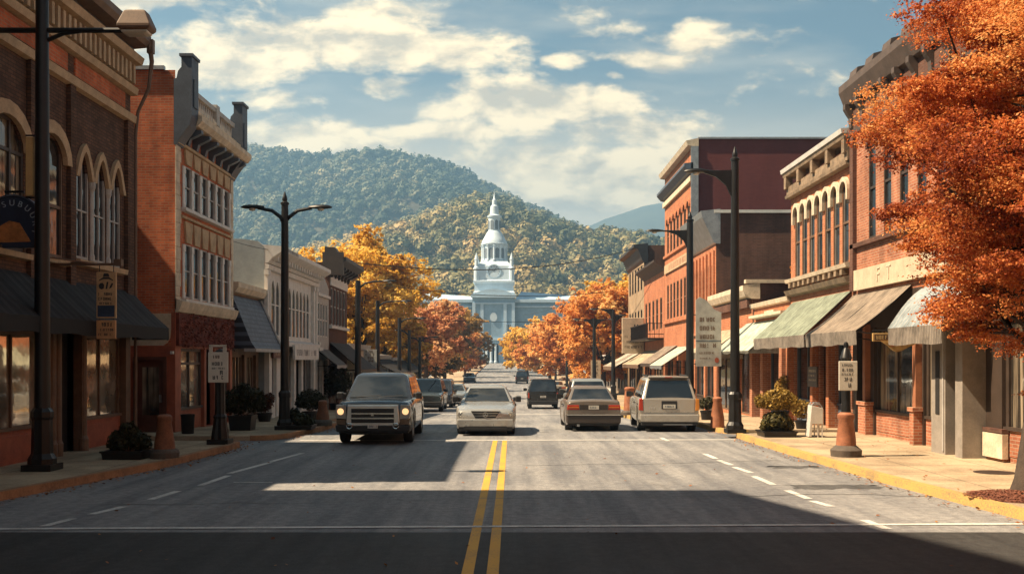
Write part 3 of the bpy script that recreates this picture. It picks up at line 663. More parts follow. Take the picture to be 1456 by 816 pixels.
def shopfront(bld, F, u0, u1, bays, v0, vb, vt, ft, fm, bulk, pm, d=-.15, post=.12, name='shop_window'):
    """glazed shop front: bulkhead, glazing with posts, transom; bays = list of (u0,u1,'window'|'door')"""
    for a, b, k in bays:
        if k == 'window':
            mb = MB(); F.box(mb, d - .05, d + .05, a, b, v0, vb, 1); F.box(mb, d - .06, d + .10, a, b, vb, vb + .07, 0)
            F.box(mb, d - .04, d + .04, a, a + post, vb + .07, vt); F.box(mb, d - .04, d + .04, b - post, b, vb + .07, vt); F.box(mb, d - .04, d + .04, a + post, b - post, vt - .09, vt)
            if ft: F.box(mb, d - .035, d + .035, a + post, b - post, ft - .04, ft + .04)
            if b - a > 1.5: F.box(mb, d - .03, d + .03, (a + b) / 2 - .03, (a + b) / 2 + .03, vb + .07, vt - .09)
            F.box(mb, d + .05, d + .065, a + .15, b - .15, v0 + .12, vb - .12, 1)
            w = mb.build(name, [fm, bulk], bld)
            p = MB(); p.poly([F.P(d - .015, a, vb), F.P(d - .015, b, vb), F.P(d - .015, b, vt), F.P(d - .015, a, vt)]); p.build('pane', pm, w)
        else:
            e = d - .55; mb = MB()
            F.box(mb, e - .03, e + .03, a, a + .12, v0, vt); F.box(mb, e - .03, e + .03, b - .12, b, v0, vt); F.box(mb, e - .03, e + .03, a + .12, b - .12, v0, v0 + .25); F.box(mb, e - .03, e + .03, a + .12, b - .12, v0 + 2.05, v0 + 2.18); F.box(mb, e - .03, e + .03, a + .12, b - .12, vt - .08, vt)
            F.box(mb, e, d, a - .02, a, v0, vt); F.box(mb, e, d, b, b + .02, v0, vt)
            w = mb.build('door', fm, bld)
            p = MB(); p.poly([F.P(e - .01, a, v0 + .2), F.P(e - .01, b, v0 + .2), F.P(e - .01, b, vt), F.P(e - .01, a, vt)]); p.build('pane', pm, w)
            h = MB(); h.tube([F.P(e + .03, a + .16, v0 + .95), F.P(e + .09, a + .16, v0 + 1.0), F.P(e + .09, a + .16, v0 + 1.2), F.P(e + .03, a + .16, v0 + 1.25)], .012, 6); h.build('handle', METAL, w)
# ------------------------------------------------------------------ left side buildings
def bthing(name, label, F, u, cat='building', group=None):
    return thing(name, label, cat, (F.X0, u, gz(u)), group)
FASC = mat('dark_red_mossy_fascia', (.13, .030, .018), .95, var=.75, scale=6, bump=.8)
# --- near block, unseen left of the frame: roof shaped to cast the foreground shade
F = Fac(-9.8, 1)
b = bthing('unseen_shade_block', 'unseen tall dark brick block left of the frame, shaped to shade the foreground', F, 15.2)
m = MB(); ops = [(u, u + 1.2, v, v + 2.2, .3, 'round') for u in (-10, -7, -4, -1, 2, 5, 8, 11, 13) for v in (5, 9.4)]
wall(m, F, -14, 15.2, 3.4, 16.7, ops); wall(m, F, -14, 15.2, -.3, 3.4, [(u, u + 3, .75, 3.0) for u in (-12, -7, -2, 3, 8, 12)])
for u0 in (-14, 15.2): m.poly([F.P(0, u0, -.3), F.P(0, u0, 16.7), F.P(-17, u0, 16.7), F.P(-17, u0, -.3)])
m.poly([F.P(-17, -14, -.3), F.P(-17, 15.2, -.3), F.P(-17, 15.2, 16.7), F.P(-17, -14, 16.7)])
m.poly([F.P(-.3, -14, -.3), F.P(-.3, 15.2, -.3), F.P(-.3, 15.2, 16.7), F.P(-.3, -14, 16.7)], 1)
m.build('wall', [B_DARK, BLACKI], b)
m = MB(); F.sweep(m, [(.45, 16.7), (.45, 16.95), (-17.4, 16.95), (-17.4, 16.7)], -14.3, 15.3)
r0 = [F.P(d, u, v) for u in (-14.2, 15.2) for d, v in ((.4, 16.95), (-17.3, 16.95))]; ra = [F.P(-8.4, -8, 32), F.P(-8.4, 4, 32)]
m.poly([r0[0], r0[2], ra[1], ra[0]]); m.poly([r0[1], r0[3], ra[1], ra[0]]); m.poly([r0[0], r0[1], ra[0]]); m.poly([r0[2], r0[3], ra[1]])
m.build('roof', ROOF, b)
for o in ops: window(b, F, *o[:4], DARKW, G_DARK, 2, 2)
for u in (-12, -7, -2, 3, 8, 12): window(b, F, u, u + 3, .75, 3.0, DARKW, G_DARK, 2, 1)
# unseen wall in the gap before the corner shop, height set to trim the sun streak
b = thing('unseen_shade_wall', 'unseen high brick wall before the dark corner shop, raised to trim the sun streak', 'wall', (-12.2, 16.3, 0))
m = MB(); m.box(-12.5, -11.9, 15.22, 17.38, -.3, 9.7); m.build('wall', B_DARK, b); m = MB(); m.box(-12.6, -11.8, 15.22, 17.38, 9.7, 9.85); m.build('coping', TAN, b)

# --- A: dark brick corner shop with pointed windows
F = Fac(-9.8, 1); A0, A1 = 17.4, 26.3
b = bthing('dark_brick_building', 'dark brick two storey corner shop with tan pointed window arches on the left', F, 26.3)
trio = [(23.02, 23.72, 4.5, 6.95, .62, 'pt'), (23.98, 24.68, 4.5, 6.95, .62, 'pt'), (24.94, 25.62, 4.5, 6.95, .62, 'pt')]
big = [(18.98, 20.55, 4.35, 6.95, .6, 'round'), (21.02, 22.35, 4.4, 7.0, .55, 'round')]
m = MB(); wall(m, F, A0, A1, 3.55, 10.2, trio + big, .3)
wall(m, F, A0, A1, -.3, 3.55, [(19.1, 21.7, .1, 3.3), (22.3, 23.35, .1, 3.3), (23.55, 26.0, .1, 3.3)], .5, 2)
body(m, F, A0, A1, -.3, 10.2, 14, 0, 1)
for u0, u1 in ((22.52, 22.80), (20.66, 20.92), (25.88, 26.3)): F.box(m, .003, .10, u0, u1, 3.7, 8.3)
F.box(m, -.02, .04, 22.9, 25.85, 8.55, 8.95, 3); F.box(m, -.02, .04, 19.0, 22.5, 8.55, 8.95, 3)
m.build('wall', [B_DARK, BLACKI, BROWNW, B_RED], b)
m = MB()
F.sweep(m, [(.003, 8.25), (.13, 8.28), (.15, 8.46), (.003, 8.5)], A0 - .05, A1 + .06); F.sweep(m, [(.003, 8.98), (.16, 9.0), (.2, 9.16), (.003, 9.2)], A0 - .05, A1 + .06)
m.build('belt_course', TAN, b)
m = MB(); F.box(m, .003, .05, A0, A1, 9.2, 9.75, 1); dentils(m, F, .05, .2, A0 + .1, A1 - .1, 9.24, 9.7, .27, .12, 0)
F.sweep(m, [(.003, 9.75), (.28, 9.78), (.34, 9.95), (.003, 9.98)], A0 - .06, A1 + .08, 0); F.box(m, .003, .1, A0, A1, 9.98, 10.2, 1)
F.sweep(m, [(.003, 10.2), (.42, 10.24), (.5, 10.36), (.5, 10.52), (-.36, 10.52), (-.36, 10.2)], A0 - .08, A1 + .1, 2)
m.build('cornice', [TAN, DARKW, BROWNW], b)
m = MB()
m.tube([F.P(.46, 26.36, 10.4), F.P(.5, 26.44, 9.9), F.P(.42, 26.44, 9.2), F.P(.16, 26.4, 8.6), F.P(.10, 26.38, 8.0), F.P(.10, 26.38, .3)], [.07, .06, .05, .045, .045, .045], 8); F.box(m, .40, .56, 26.34, 26.5, 10.1, 10.45); m.build('downpipe', BROWNW, b)
m = MB()
for o in trio: arch_trim(m, F, o[0], o[1], o[3] - o[4], o[4], 'pt', .16, .09)
for o in big: arch_trim(m, F, o[0], o[1], o[3] - o[4], o[4], 'round', .24, .11)
m.build('window_arch', TAN, b, split=True)
m = MB(); F.sweep(m, [(.003, 4.32), (.14, 4.34), (.16, 4.46), (-.2, 4.5), (-.2, 4.32)], 22.9, 25.75)
for o in big: F.sweep(m, [(.003, o[2] - .16), (.15, o[2] - .14), (.16, o[2] - .03), (.003, o[2])], o[0] - .1, o[1] + .1)
F.box(m, .003, .06, 22.55, 22.9, 6.3, 6.5); m.build('window_sill', TAN, b, split=True)
m = MB()
for u in (23.85, 24.81): m.lathe([(.10, 4.5), (.10, 4.62), (.075, 4.68), (.07, 6.1), (.11, 6.2), (.12, 6.34)], F.X0 - .02, u, 12)
m.build('window_column', GREYW, b, split=True)
for o in trio: window(b, F, *o[:4], GREYW, G_DARK, 2, 2, transom=5.6, fw=.06, bars=.02)
window(b, F, *big[0][:4], DARKW, G_PALE, 3, 2, transom=6.3); window(b, F, *big[1][:4], BROWNW, G_DARK, 2, 2, transom=5.5)
shopfront(b, F, A0, A1, [(19.1, 21.7, 'window'), (22.3, 23.35, 'door'), (23.55, 26.0, 'window')], .13, .8, 3.3, 2.75, BROWNW, REDP, G_WARM, d=-.2)
m = MB()
for u in (21.85, 22.12, 23.45): m.lathe([(.12, .13), (.12, .4), (.085, .48), (.08, 2.9), (.13, 3.02), (.13, 3.2)], F.X0 - .02, u, 14)
m.build('iron_column', BROWNW, b, split=True)
AWB = stripes('black_awning_fabric', (.014, .013, .014), (.028, .026, .028), .34)
awning(b, F, 17.5, 26.35, 3.95, .95, 3.02, .30, AWB, mat('black_valance', (.012, .011, .011), .85, var=.2), ends=True, label='dark metal-ribbed awning')
m = MB(); m.tube([F.P(0, 20.9, 4.35), F.P(1.0, 21.75, 4.24)], .02, 6); m.tube([F.P(0, 22.5, 4.35), F.P(1.0, 21.78, 4.24)], .02, 6); F.box(m, .0, 1.5, 21.73, 21.79, 4.21, 4.26); F.box(m, 1.36, 1.52, 21.69, 21.83, 4.2, 4.34)
m.build('sign_bracket', BROWNW, b)
t = thing('hanging_sign', 'narrow tan shop banner with dark emblem hung on a bracket before the black awning', 'sign', F.P(1.2, 21.75, 4.1))
sx0, sx1, sy = F.X0 + .98, F.X0 + 1.40, 21.75
m = MB(); m.box(sx0, sx1, sy - .03, sy + .03, 3.09, 4.07); bo = m.build('board', mat('tan_sign_paint', (.46, .29, .15), .7, var=.2), t, bevel=.012)
m = MB(); m.box(sx0 + .03, sx1 - .03, sy - .036, sy - .03, 3.12, 3.36); m.build('blue_block', mat('navy_paint', (.025, .04, .075), .6, var=.4), bo)
U, V, Nn = (1, 0, 0), (0, 0, 1), (0, -1, 0); m = MB(); glyph_rows(m, (sx0, sy - .032, 3.09), U, V, Nn, .42, [(.48, .065, .05, .38), (.38, .06, .05, .38), (.29, .05, .05, .38)], 5)
k = lambda x, z: (sx0 + x * .91, sy - .037, 2.98 + z)
for pts in ([(.07, .92), (.17, .98), (.30, .98), (.40, .92), (.40, .90), (.30, .94), (.17, .94), (.07, .90)], [(.16, .99), (.31, .99), (.29, 1.06), (.18, 1.06)], [(.08, .74), (.13, .72), (.18, .74), (.19, .82), (.15, .86), (.09, .85), (.06, .8)], [(.22, .73), (.26, .73), (.29, .88), (.25, .88)], [(.30, .73), (.36, .76), (.40, .84), (.37, .86), (.33, .8)]):
    m.poly([k(*p) for p in pts])
m.build('lettering', INK, bo)
m = MB(); m.box(sx0, sx1 - .01, sy - .03, sy + .03, 2.65, 3.05); bo = m.build('lower_board', mat('orange_sign_paint', (.48, .25, .11), .7, var=.2), t, bevel=.012)
m = MB(); glyph_rows(m, (sx0, sy - .032, 2.65), U, V, Nn, .42, [(.27, .075, .10, .36), (.17, .05, .05, .38), (.07, .05, .05, .38)], 8); m.build('lettering', INK, bo)
m = MB()
for x in (.06, .36): m.tube([(sx0 + x, sy, 4.05), (sx0 + x, sy, 4.22)], .01, 6); m.tube([(sx0 + x, sy, 3.03), (sx0 + x, sy, 3.11)], .01, 6)
m.build('hanger', BLACKM, t)
# blue rounded sign at the frame edge
t = thing('hanging_sign', 'dark blue rounded shop sign with arched letters and an orange wedge at the left edge', 'sign', F.P(.2, 19.75, 4.4))
yb, cx0, cz0 = 19.72, F.X0 + .18, 4.78
NAVY = mat('navy_sign_enamel', (.020, .030, .060), .35, var=.3)
def ell(rx, rz, y, n=28, a0=0, a1=2 * math.pi): return [(cx0 + rx * math.cos(a0 + (a1 - a0) * i / n), y, cz0 + rz * math.sin(a0 + (a1 - a0) * i / n)) for i in range(n)]
m = MB(); m.ring_loft([[(x, y, z if z > cz0 - .42 else cz0 - .42) for x, y, z in ell(.58, .58, y)] for y in (yb, yb + .12)]); bo = m.build('board', NAVY, t, bevel=.015)
m = MB(); rr = [[(cx0 + (.58 + a) * math.cos(t_), yb + yy, cz0 + (.58 + a) * math.sin(t_)) for a, yy in ((0, -.015), (.03, -.015), (.03, .135), (0, .135))] for t_ in np.linspace(-.75, math.pi + .75, 30)]; m.ring_loft(rr); m.build('rim', mat('blue_grey_metal', (.10, .12, .17), .4, .4), bo)
m = MB(); w = [(-.30, .02), (-.06, .16), (.14, .12), (.36, -.24), (-.30, -.26)]; m.ring_loft([[(cx0 + x, y, cz0 + z - .06) for x, z in w] for y in (yb - .014, yb - .003)]); wd = m.build('wedge', mat('orange_enamel', (.42, .16, .05), .4, var=.4, scale=9), bo)
for i, ch in enumerate('SUBUURY'):
    a = R(112 - i * 21); rr_ = .44
    letters(ch, .16, 'letter', mat('pale_blue_paint', (.34, .40, .48), .5), bo, frame_matrix((cx0 + rr_ * math.cos(a), yb - .006, cz0 + rr_ * math.sin(a)), (math.sin(a), 0, -math.cos(a)), (math.cos(a), 0, math.sin(a))), .004)
m = MB(); m.tube([(F.X0, yb + .06, 5.45), (cx0 + .2, yb + .06, 5.45)], .025, 6); m.tube([(cx0, yb + .06, 5.45), (cx0, yb + .06, 5.34)], .015, 6); m.build('bracket', BLACKM, t)

# --- unseen block added to keep the sun out of the alley
b = thing('unseen_light_blocker', 'unseen dark brick block added behind the alley to keep the sun out', 'building', (-18, 28, 0)); m = MB(); m.box(-26, -18, 25, 29.4, -.3, 15); m.build('wall', B_DARK, b); m = MB(); m.box(-26.2, -17.85, 24.9, 29.45, 15, 15.25); m.build('coping', TAN, b)
# --- B: three storey red brick
F = Fac(-9.7, 1); B0, B1 = 29.5, 35.5
b = bthing('three_storey_building', 'three storey red brick building with blue grey parapet piers and white window pilasters', F, 29.5)
up = [(30.29 + i * .82, 30.29 + i * .82 + .62, 6.72, 7.95) for i in range(6)]; mid = [(30.29 + i * .82, 30.29 + i * .82 + .62, 4.05, 5.65) for i in range(6)]
m = MB(); wall(m, F, B0, B1, 3.6, 10.0, up + mid, .3); wall(m, F, B0, B1, -.3, 3.6, [(30.0, 32.3, .1, 2.55), (32.5, 33.4, .1, 2.55), (33.6, 35.2, .1, 2.55)], .3, 2)
E = End(B0)
wall(m, E, -24, F.X0, -.3, 10.55, [(-10.86, -9.98, .05, 2.25)], .2)
m.poly([F.P(0, B1, -.3), F.P(0, B1, 10), F.P(-14, B1, 10), F.P(-14, B1, -.3)]); m.poly([F.P(0, B0, 9.6), F.P(0, B1, 9.6), F.P(-14, B1, 9.6), F.P(-14, B0, 9.6)], 1); m.poly([F.P(-.34, B0 + .02, -.3), F.P(-.34, B1, -.3), F.P(-.34, B1, 9.6), F.P(-.34, B0 + .02, 9.6)], 1)
m.build('wall', [B_RED, BLACKI, REDP], b)
m = MB(); E.box(m, -.05, .09, -24, -10.0, 10.55, 10.66); m.build('coping', METAL, b)
# painted corner and plaster patch on the alley wall
m = MB(); pts = [(-13, 2.62), (-10.05, 2.62), (-9.92, 2.7), (-9.84, 2.85), (-9.82, 3.1), (-9.82, 3.55), (-13, 3.55)]; m.ring_loft([[E.P(d, *p) for p in pts] for d in (.003, .022)]); m.build('plaster_patch', CREAM, b)
m = MB(); E.box(m, .003, .012, -13, -10.86, -.2, 2.6); E.box(m, .003, .012, -9.98, -9.705, -.2, 2.6); E.box(m, .003, .012, -10.86, -9.98, 2.27, 2.6); E.box(m, .003, .012, -9.815, -9.705, 2.6, 3.58); m.build('painted_dado', REDP, b)
m = MB(); E.box(m, -.1, -.04, -10.86, -9.98, .05, 2.25); E.box(m, -.04, .05, -10.9, -10.80, .05, 2.3); E.box(m, -.04, .05, -10.04, -9.94, .05, 2.3); E.box(m, -.04, .05, -10.8, -10.04, 2.2, 2.3); d = m.build('door', mat('red_brown_door', (.10, .035, .02), .5, var=.3), b)
m = MB(); E.box(m, -.04, -.03, -10.66, -10.18, .62, 2.0); m.build('pane', G_PALE, d); m = MB(); E.box(m, -.04, .03, -10.16, -10.11, .98, 1.2); m.build('handle', METAL, d)
m = MB(); E.box(m, .012, .14, -9.80, -9.73, 2.38, 2.46); m.build('wall_lamp', ALU, b)
# quoins
m = MB(); m2 = MB(); q = random.Random(2); v = 3.65
while v < 8.3:
    h = q.uniform(.28, .42); w = q.uniform(.30, .44); F.box(m, .003, .035, B0 - .03, B0 + w, v, v + h - .012); F.box(m2, .003, .035, B1 - w * .7, B1 + .02, v, v + h - .012); v += h
m.build('quoin_strip', STONE, b); m2.build('quoin_strip', STONE, b)
m = MB()
for row, top, h in ((up, 8.0, .42), (mid, 5.68, .62)):
    for o in row:
        c = (o[0] + o[1]) / 2; m.ring_loft([[F.P(d_, c - .24, top), F.P(d_, c + .24, top), F.P(d_, c + .36, top + h), F.P(d_, c - .36, top + h)] for d_ in (.003, .06)])
F.sweep(m, [(.003, 6.36), (.09, 6.37), (.09, 6.44), (.003, 6.46)], B0 + .4, B1 - .3); F.sweep(m, [(.003, 8.44), (.1, 8.46), (.1, 8.54), (.003, 8.56)], B0, B1 + .05)
m.build('lintel', TAN, b, split=True)
m = MB()
for row in (up, mid):
    for i in range(7):
        u = 30.19 + i * .82; F.box(m, .003, .035, u - .085, u + .085, row[0][2] - .02, row[0][3] - .04); F.box(m, .003, .05, u - .11, u + .11, row[0][3] - .24, row[0][3] - .04); F.box(m, .003, .045, u - .10, u + .10, row[0][2] - .02, row[0][2] + .16)
    F.sweep(m, [(.003, row[0][2] - .16), (.16, row[0][2] - .14), (.16, row[0][2] - .05), (.003, row[0][2] - .03)], B0 + .5, B1 - .3)
m.build('window_pilaster', WHITEW, b, split=True)
for o in up + mid: window(b, F, *o, GREYW, G_DARK, 1, 2, fw=.04, d=-.035, bars=.02)
m = MB(); F.sweep(m, [(.003, 3.58), (.10, 3.6), (.16, 3.72), (.22, 3.9), (.003, 3.98)], B0 - .03, B1 + .05); m.build('belt_course', STONE, b)
m = MB(); F.box(m, .003, .09, B0 + .05, B1 - .05, 2.62, 3.56)
q = random.Random(5)
for i in range(900):
    u, v = q.uniform(B0 + .1, B1 - .1), q.uniform(2.55, 3.55); s = q.uniform(.03, .08); a = q.random() * 6; m.poly([F.P(.09, u, v), F.P(.09 + s * q.uniform(.6, 1.4), u + s * math.cos(a), v + s * math.sin(a) - .02), F.P(.10, u + s * 1.2 * math.cos(a + .7), v + s * math.sin(a + .7))])
m.build('fascia', FASC, b)
# cornice, brackets, balustrade
CORN = mat('blue_grey_cornice_paint', (.05, .062, .085), .55, var=.25)
m = MB(); F.sweep(m, [(.003, 8.98), (.5, 9.05), (.62, 9.2), (.62, 9.34), (.45, 9.42), (.45, 9.52), (-.3, 9.52), (-.3, 8.98)], B0 + .5, B1 + .2, 0)
F.sweep(m, [(.003, 9.52), (.3, 9.54), (.3, 9.66), (.003, 9.68)], B0 + .5, B1 - .4, 0)
m.build('cornice', STONE, b)
m = MB()
for i in range(7): bracket(m, F, .003, .52, B0 + .85 + i * .82, .2, 8.52, 8.99)
m.build('bracket', SLATE, b, split=True)
m = MB()
F.box(m, .06, .30, B0 + .95, B1 - .8, 10.06, 10.2)
for u in np.arange(B0 + 1.05, B1 - .9, .2): F.box(m, .13, .22, u, u + .09, 9.68, 10.06)
F.box(m, .05, .33, 32.5, 32.85, 9.66, 10.3); m.build('balustrade', GREYW, b)
m = MB()
for u0, u1 in ((B0 - .08, B0 + .55), (B1 - .55, B1 + .1)):
    F.sweep(m, [(-.02, 8.4), (.05, 8.4), (.2, 8.65), (.42, 8.95), (.5, 9.25), (.5, 10.92), (.2, 10.92), (.2, 10.62), (.1, 10.5), (.06, 10.3), (-.02, 10.28)], u0, u1); F.sweep(m, [(.15, 10.92), (.54, 10.92), (.54, 11.0), (.15, 11.0)], u0 - .04, u1 + .04)
    F.box(m, .5, .53, u0 + .14, u1 - .14, 9.5, 10.3)
m.build('parapet_pier', CORN, b, split=True)
shopfront(b, F, B0, B1, [(30.0, 32.3, 'window'), (32.5, 33.4, 'door'), (33.6, 35.2, 'window')], .12, .72, 2.55, 2.1, DARKW, REDP, G_WARM)

# --- C: low shop with slate mansard
F = Fac(-9.9, 1); C0, C1 = 35.9, 40.0
b = bthing('low_shop', 'single storey shop under a steep blue slate mansard roof', F, 36)
m = MB(); wall(m, F, C0, C1, -.5, 4.6, [(36.2, 37.9, .0, 2.4), (38.2, 39.6, .0, 2.4)], .3); body(m, F, C0, C1, -.5, 4.6, 9, 0, 1); m.build('wall', [BROWNW, BLACKI], b)
m = MB(); F.sweep(m, [(-.3, 4.55), (.2, 4.6), (.32, 4.78), (.32, 4.95), (-.3, 4.95)], C0 - .02, C1 + .08); m.build('cornice', STONE, b)
SLT = NT('slate_tiles'); bt = SLT.n('ShaderNodeTexBrick'); Pp = SLT.pos(); spp = SLT.n('ShaderNodeSeparateXYZ'); SLT.l(Pp, spp.inputs[0]); cvv = SLT.n('ShaderNodeCombineXYZ'); SLT.l(spp.outputs[1], cvv.inputs[0]); SLT.l(spp.outputs[2], cvv.inputs[1]); SLT.l(cvv.outputs[0], bt.inputs['Vector'])
bt.inputs['Scale'].default_value = 1; bt.inputs['Brick Width'].default_value = .2; bt.inputs['Row Height'].default_value = .16; bt.inputs['Mortar Size'].default_value = .012; bt.inputs['Color1'].default_value = (.06, .075, .11, 1); bt.inputs['Color2'].default_value = (.10, .12, .16, 1); bt.inputs['Mortar'].default_value = (.02, .022, .03, 1)
SLT.set(bt.outputs['Color'], .55, 0, .4); SLT.bump(bt.outputs['Fac'], -.6, .02); SLT = SLT.mat
m = MB(); m.ring_loft([[F.P(.06, C0, 4.5), F.P(.02, C0 + 0, 2.62), F.P(.9, C0, 2.62), F.P(.75, C0, 2.85), F.P(.25, C0, 4.1)], [F.P(.06, C1, 4.5), F.P(.02, C1, 2.62), F.P(.9, C1 + .25, 2.62), F.P(.75, C1 + .2, 2.85), F.P(.25, C1, 4.1)]]); r = m.build('roof', SLT, b)
m = MB(); m.tube([F.P(.08, C1 + .02, 4.5), F.P(.27, C1 + .03, 4.1), F.P(.77, C1 + .22, 2.87), F.P(.93, C1 + .27, 2.62)], .05, 6); F.box(m, .5, .93, C0, C1 + .25, 2.5, 2.615); m.build('hip_and_gutter', GREYW, r)
shopfront(b, F, C0, C1, [(36.2, 37.9, 'window'), (38.2, 39.6, 'window')], .05, .7, 2.4, None, BROWNW, DARKW, G_PALE)

# --- D: white wooden front, blue grey side
F = Fac(-9.7, 1); D0, D1 = 40.1, 50.6
b = bthing('white_front_building', 'two storey shop with white painted front, deep cornice and blue grey side wall', F, 40)
wins = [(40.45 + i * .80, 40.45 + i * .80 + .64, 3.2, 5.45, .5, 'pt') for i in range(3)] + [(43.6 + i * .78, 43.6 + i * .78 + .62, 3.2, 5.35, .45, 'pt') for i in range(7)]
m = MB(); wall(m, F, D0, D1, 2.9, 6.6, wins, .12, 2); wall(m, F, D0, D1, -.6, 2.9, [(40.7, 42.2, -.1, 2.5), (43.2, 45.6, -.1, 2.5), (46.0, 47.2, -.1, 2.5), (47.6, 50.1, -.1, 2.5)], .4, 2); body(m, F, D0, D1, -.6, 6.6, 12, 0, 1)
E = End(D0); ga = [(-22, 6.6), (-9.7, 6.6), (-9.72, 6.66), (-9.95, 6.86), (-10.6, 6.95), (-22, 6.95)]
m.ring_loft([[E.P(d_, *p) for p in ga] for d_ in (0, -.3)], 0)
m.build('wall', [BLUEST, BLACKI, WHITEW], b)
m = MB(); F.sweep(m, [(.003, 5.75), (.16, 5.78), (.2, 5.95), (.003, 6.0)], D0 + .006, D1 + .05); F.sweep(m, [(.003, 6.0), (.14, 6.02), (.3, 6.22), (.62, 6.42), (.72, 6.5), (.72, 6.66), (-.2, 6.74), (-.2, 6.0)], D0 + .006, D1 + .2)
dentils(m, F, .1, .46, D0 + .2, D1, 6.12, 6.3, .5, .16); m.build('cornice', WHITEW, b)
m = MB(); glyph_rows(m, F.P(.735, D0 + .5, 6.50), (0, 1, 0), (0, 0, 1), (1, 0, 0), 3, [(.02, .13, .1, 2.4)], 4); m.build('lettering', SLATE, b)
m = MB()
for u in (D0 + .14, 43.15, D1 - .35, D1 - 1.0): F.box(m, .003, .14, u - .16, u + .16, 2.95, 5.75); F.box(m, .003, .18, u - .2, u + .2, 5.55, 5.75)
F.sweep(m, [(.003, 2.75), (.22, 2.8), (.22, 2.95), (.003, 3.05)], D0, D1 + .04)
F.box(m, .003, .2, D0 - .02, D0 + .42, -.5, 2.75); F.box(m, -.25, .3, D0 - .04, D0 + .55, -.5, .55); m.build('pilaster', WHITEW, b, split=True)
for o in wins: window(b, F, *o[:4], WHITEW, G_DARK, 1, 2, transom=4.45, fw=.035, d=-.03, bars=.025)
shopfront(b, F, D0, D1, [(40.7, 42.2, 'window'), (43.2, 45.6, 'window'), (46.0, 47.2, 'door'), (47.6, 50.1, 'window')], -.1, .5, 2.5, None, GREYW, GREYW, G_DARK)
m = MB(); F.box(m, .24, .32, 40.3, 43.0, 2.28, 2.72); s = m.build('sign_board', mat('red_brown_sign', (.12, .05, .035), .7, var=.4), b); m = MB(); glyph_rows(m, F.P(.32, 40.4, 2.34), (0, 1, 0), (0, 0, 1), (1, 0, 0), 2.5, [(.06, .2, .1, 2.4)], 14); m.build('lettering', TAN, s)
m = MB(); F.box(m, .24, .34, 44.2, 49.6, 2.22, 2.86); s = m.build('sign_board', WHITEW, b); m = MB(); glyph_rows(m, F.P(.34, 44.4, 2.25), (0, 1, 0), (0, 0, 1), (1, 0, 0), 5, [(.16, .26, .2, 4.9)], 15); m.build('lettering', SLATE, s)

# --- E: narrow grey shop
F = Fac(-9.7, 1); E0, E1 = 50.7, 54.2
b = bthing('narrow_grey_shop', 'narrow grey plastered shop with a curved top and a small awning', F, 51)
wins = [(51.15 + i * .72, 51.65 + i * .72, 3.4, 5.1) for i in range(4)]
m = MB(); wall(m, F, E0, E1, 2.6, 5.9, wins, .22); wall(m, F, E0, E1, -.9, 2.6, [(51.1, 52.4, -.4, 2.2), (52.7, 53.9, -.4, 2.2)], .3); body(m, F, E0, E1, -.9, 5.9, 12, 0, 1)
tp = [(E0, 5.9), (E1, 5.9)] + [(E1 - (E1 - E0) * i / 10, 5.95 + .5 * math.sin(math.pi * i / 10)) for i in range(11)]; m.ring_loft([[F.P(d_, *p) for p in tp] for d_ in (0, -.25)])
m.build('wall', [GREYW, BLACKI], b)
for o in wins: window(b, F, *o, WHITEW, G_DARK, 1, 2, fw=.05)
m = MB(); F.sweep(m, [(.003, 5.4), (.12, 5.42), (.12, 5.55), (.003, 5.6)], E0, E1); F.box(m, .003, .1, 51.1, 51.5, 2.95, 3.1); F.box(m, .003, .1, 51.1, 52.1, 2.65, 2.85); m.build('belt_course', WHITEW, b)
shopfront(b, F, E0, E1, [(51.1, 52.4, 'window'), (52.7, 53.9, 'door')], -.4, .3, 2.2, None, GREYW, GREYW, G_DARK)
awning(b, F, 50.9, 54.0, 2.75, 1.0, 1.95, .15, stripes('grey_awning', (.10, .09, .08), (.15, .135, .12), .4), GREYW, label='small grey canvas awning')

# --- Fb: dark brick with heavy cornice
F = Fac(-9.7, 1); F0, F1 = 54.3, 60.2
b = bthing('dark_cornice_building', 'dark brown brick building with a heavy dark cornice beyond the grey shop', F, 55)
wins = [(54.8 + i * 1.03, 55.45 + i * 1.03, 4.1, 6.1) for i in range(5)]
m = MB(); wall(m, F, F0, F1, 2.4, 7.4, wins, .25); wall(m, F, F0, F1, -1.2, 2.4, [(54.8, 57, -.5, 2.1), (57.6, 59.8, -.5, 2.1)], .3); body(m, F, F0, F1, -1.2, 7.4, 12, 0, 1); m.build('wall', [B_BROWN, BLACKI], b)
m = MB(); F.sweep(m, [(.003, 6.9), (.3, 6.95), (.62, 7.25), (.95, 7.45), (.95, 7.65), (-.3, 7.7), (-.3, 6.9)], F0 - .25, F1 + .3); m.build('cornice', DARKW, b)
m = MB()
for i in range(6): bracket(m, F, .003, .7, F0 + .3 + i * 1.05, .2, 6.6, 7.2)
F.sweep(m, [(-.2, 7.7), (.6, 7.7), (.35, 8.15), (-.2, 8.2)], F0 - .2, F0 + .6); F.box(m, -.3, .8, F0 - .3, F0 - .02, 6.7, 7.9); m.build('bracket', DARKW, b, split=True)
m = MB(); F.sweep(m, [(.003, 3.88), (.16, 3.9), (.16, 4.05), (.003, 4.1)], F0, F1); F.box(m, .003, .08, F0 + .2, F1 - .2, 6.2, 6.7); m.build('belt_course', WHITEW, b)
for o in wins: window(b, F, *o, GREYW, G_DARK, 1, 2, fw=.06)
shopfront(b, F, F0, F1, [(54.8, 57, 'window'), (57.6, 59.8, 'window')], -.55, .2, 2.1, None, DARKW, DARKW, G_DARK)
awning(b, F, 54.4, 60.6, 3.15, 1.7, 1.7, .2, stripes('brown_awning', (.045, .038, .034), (.075, .065, .058), .5), DARKW, label='large dark brown canvas awning')
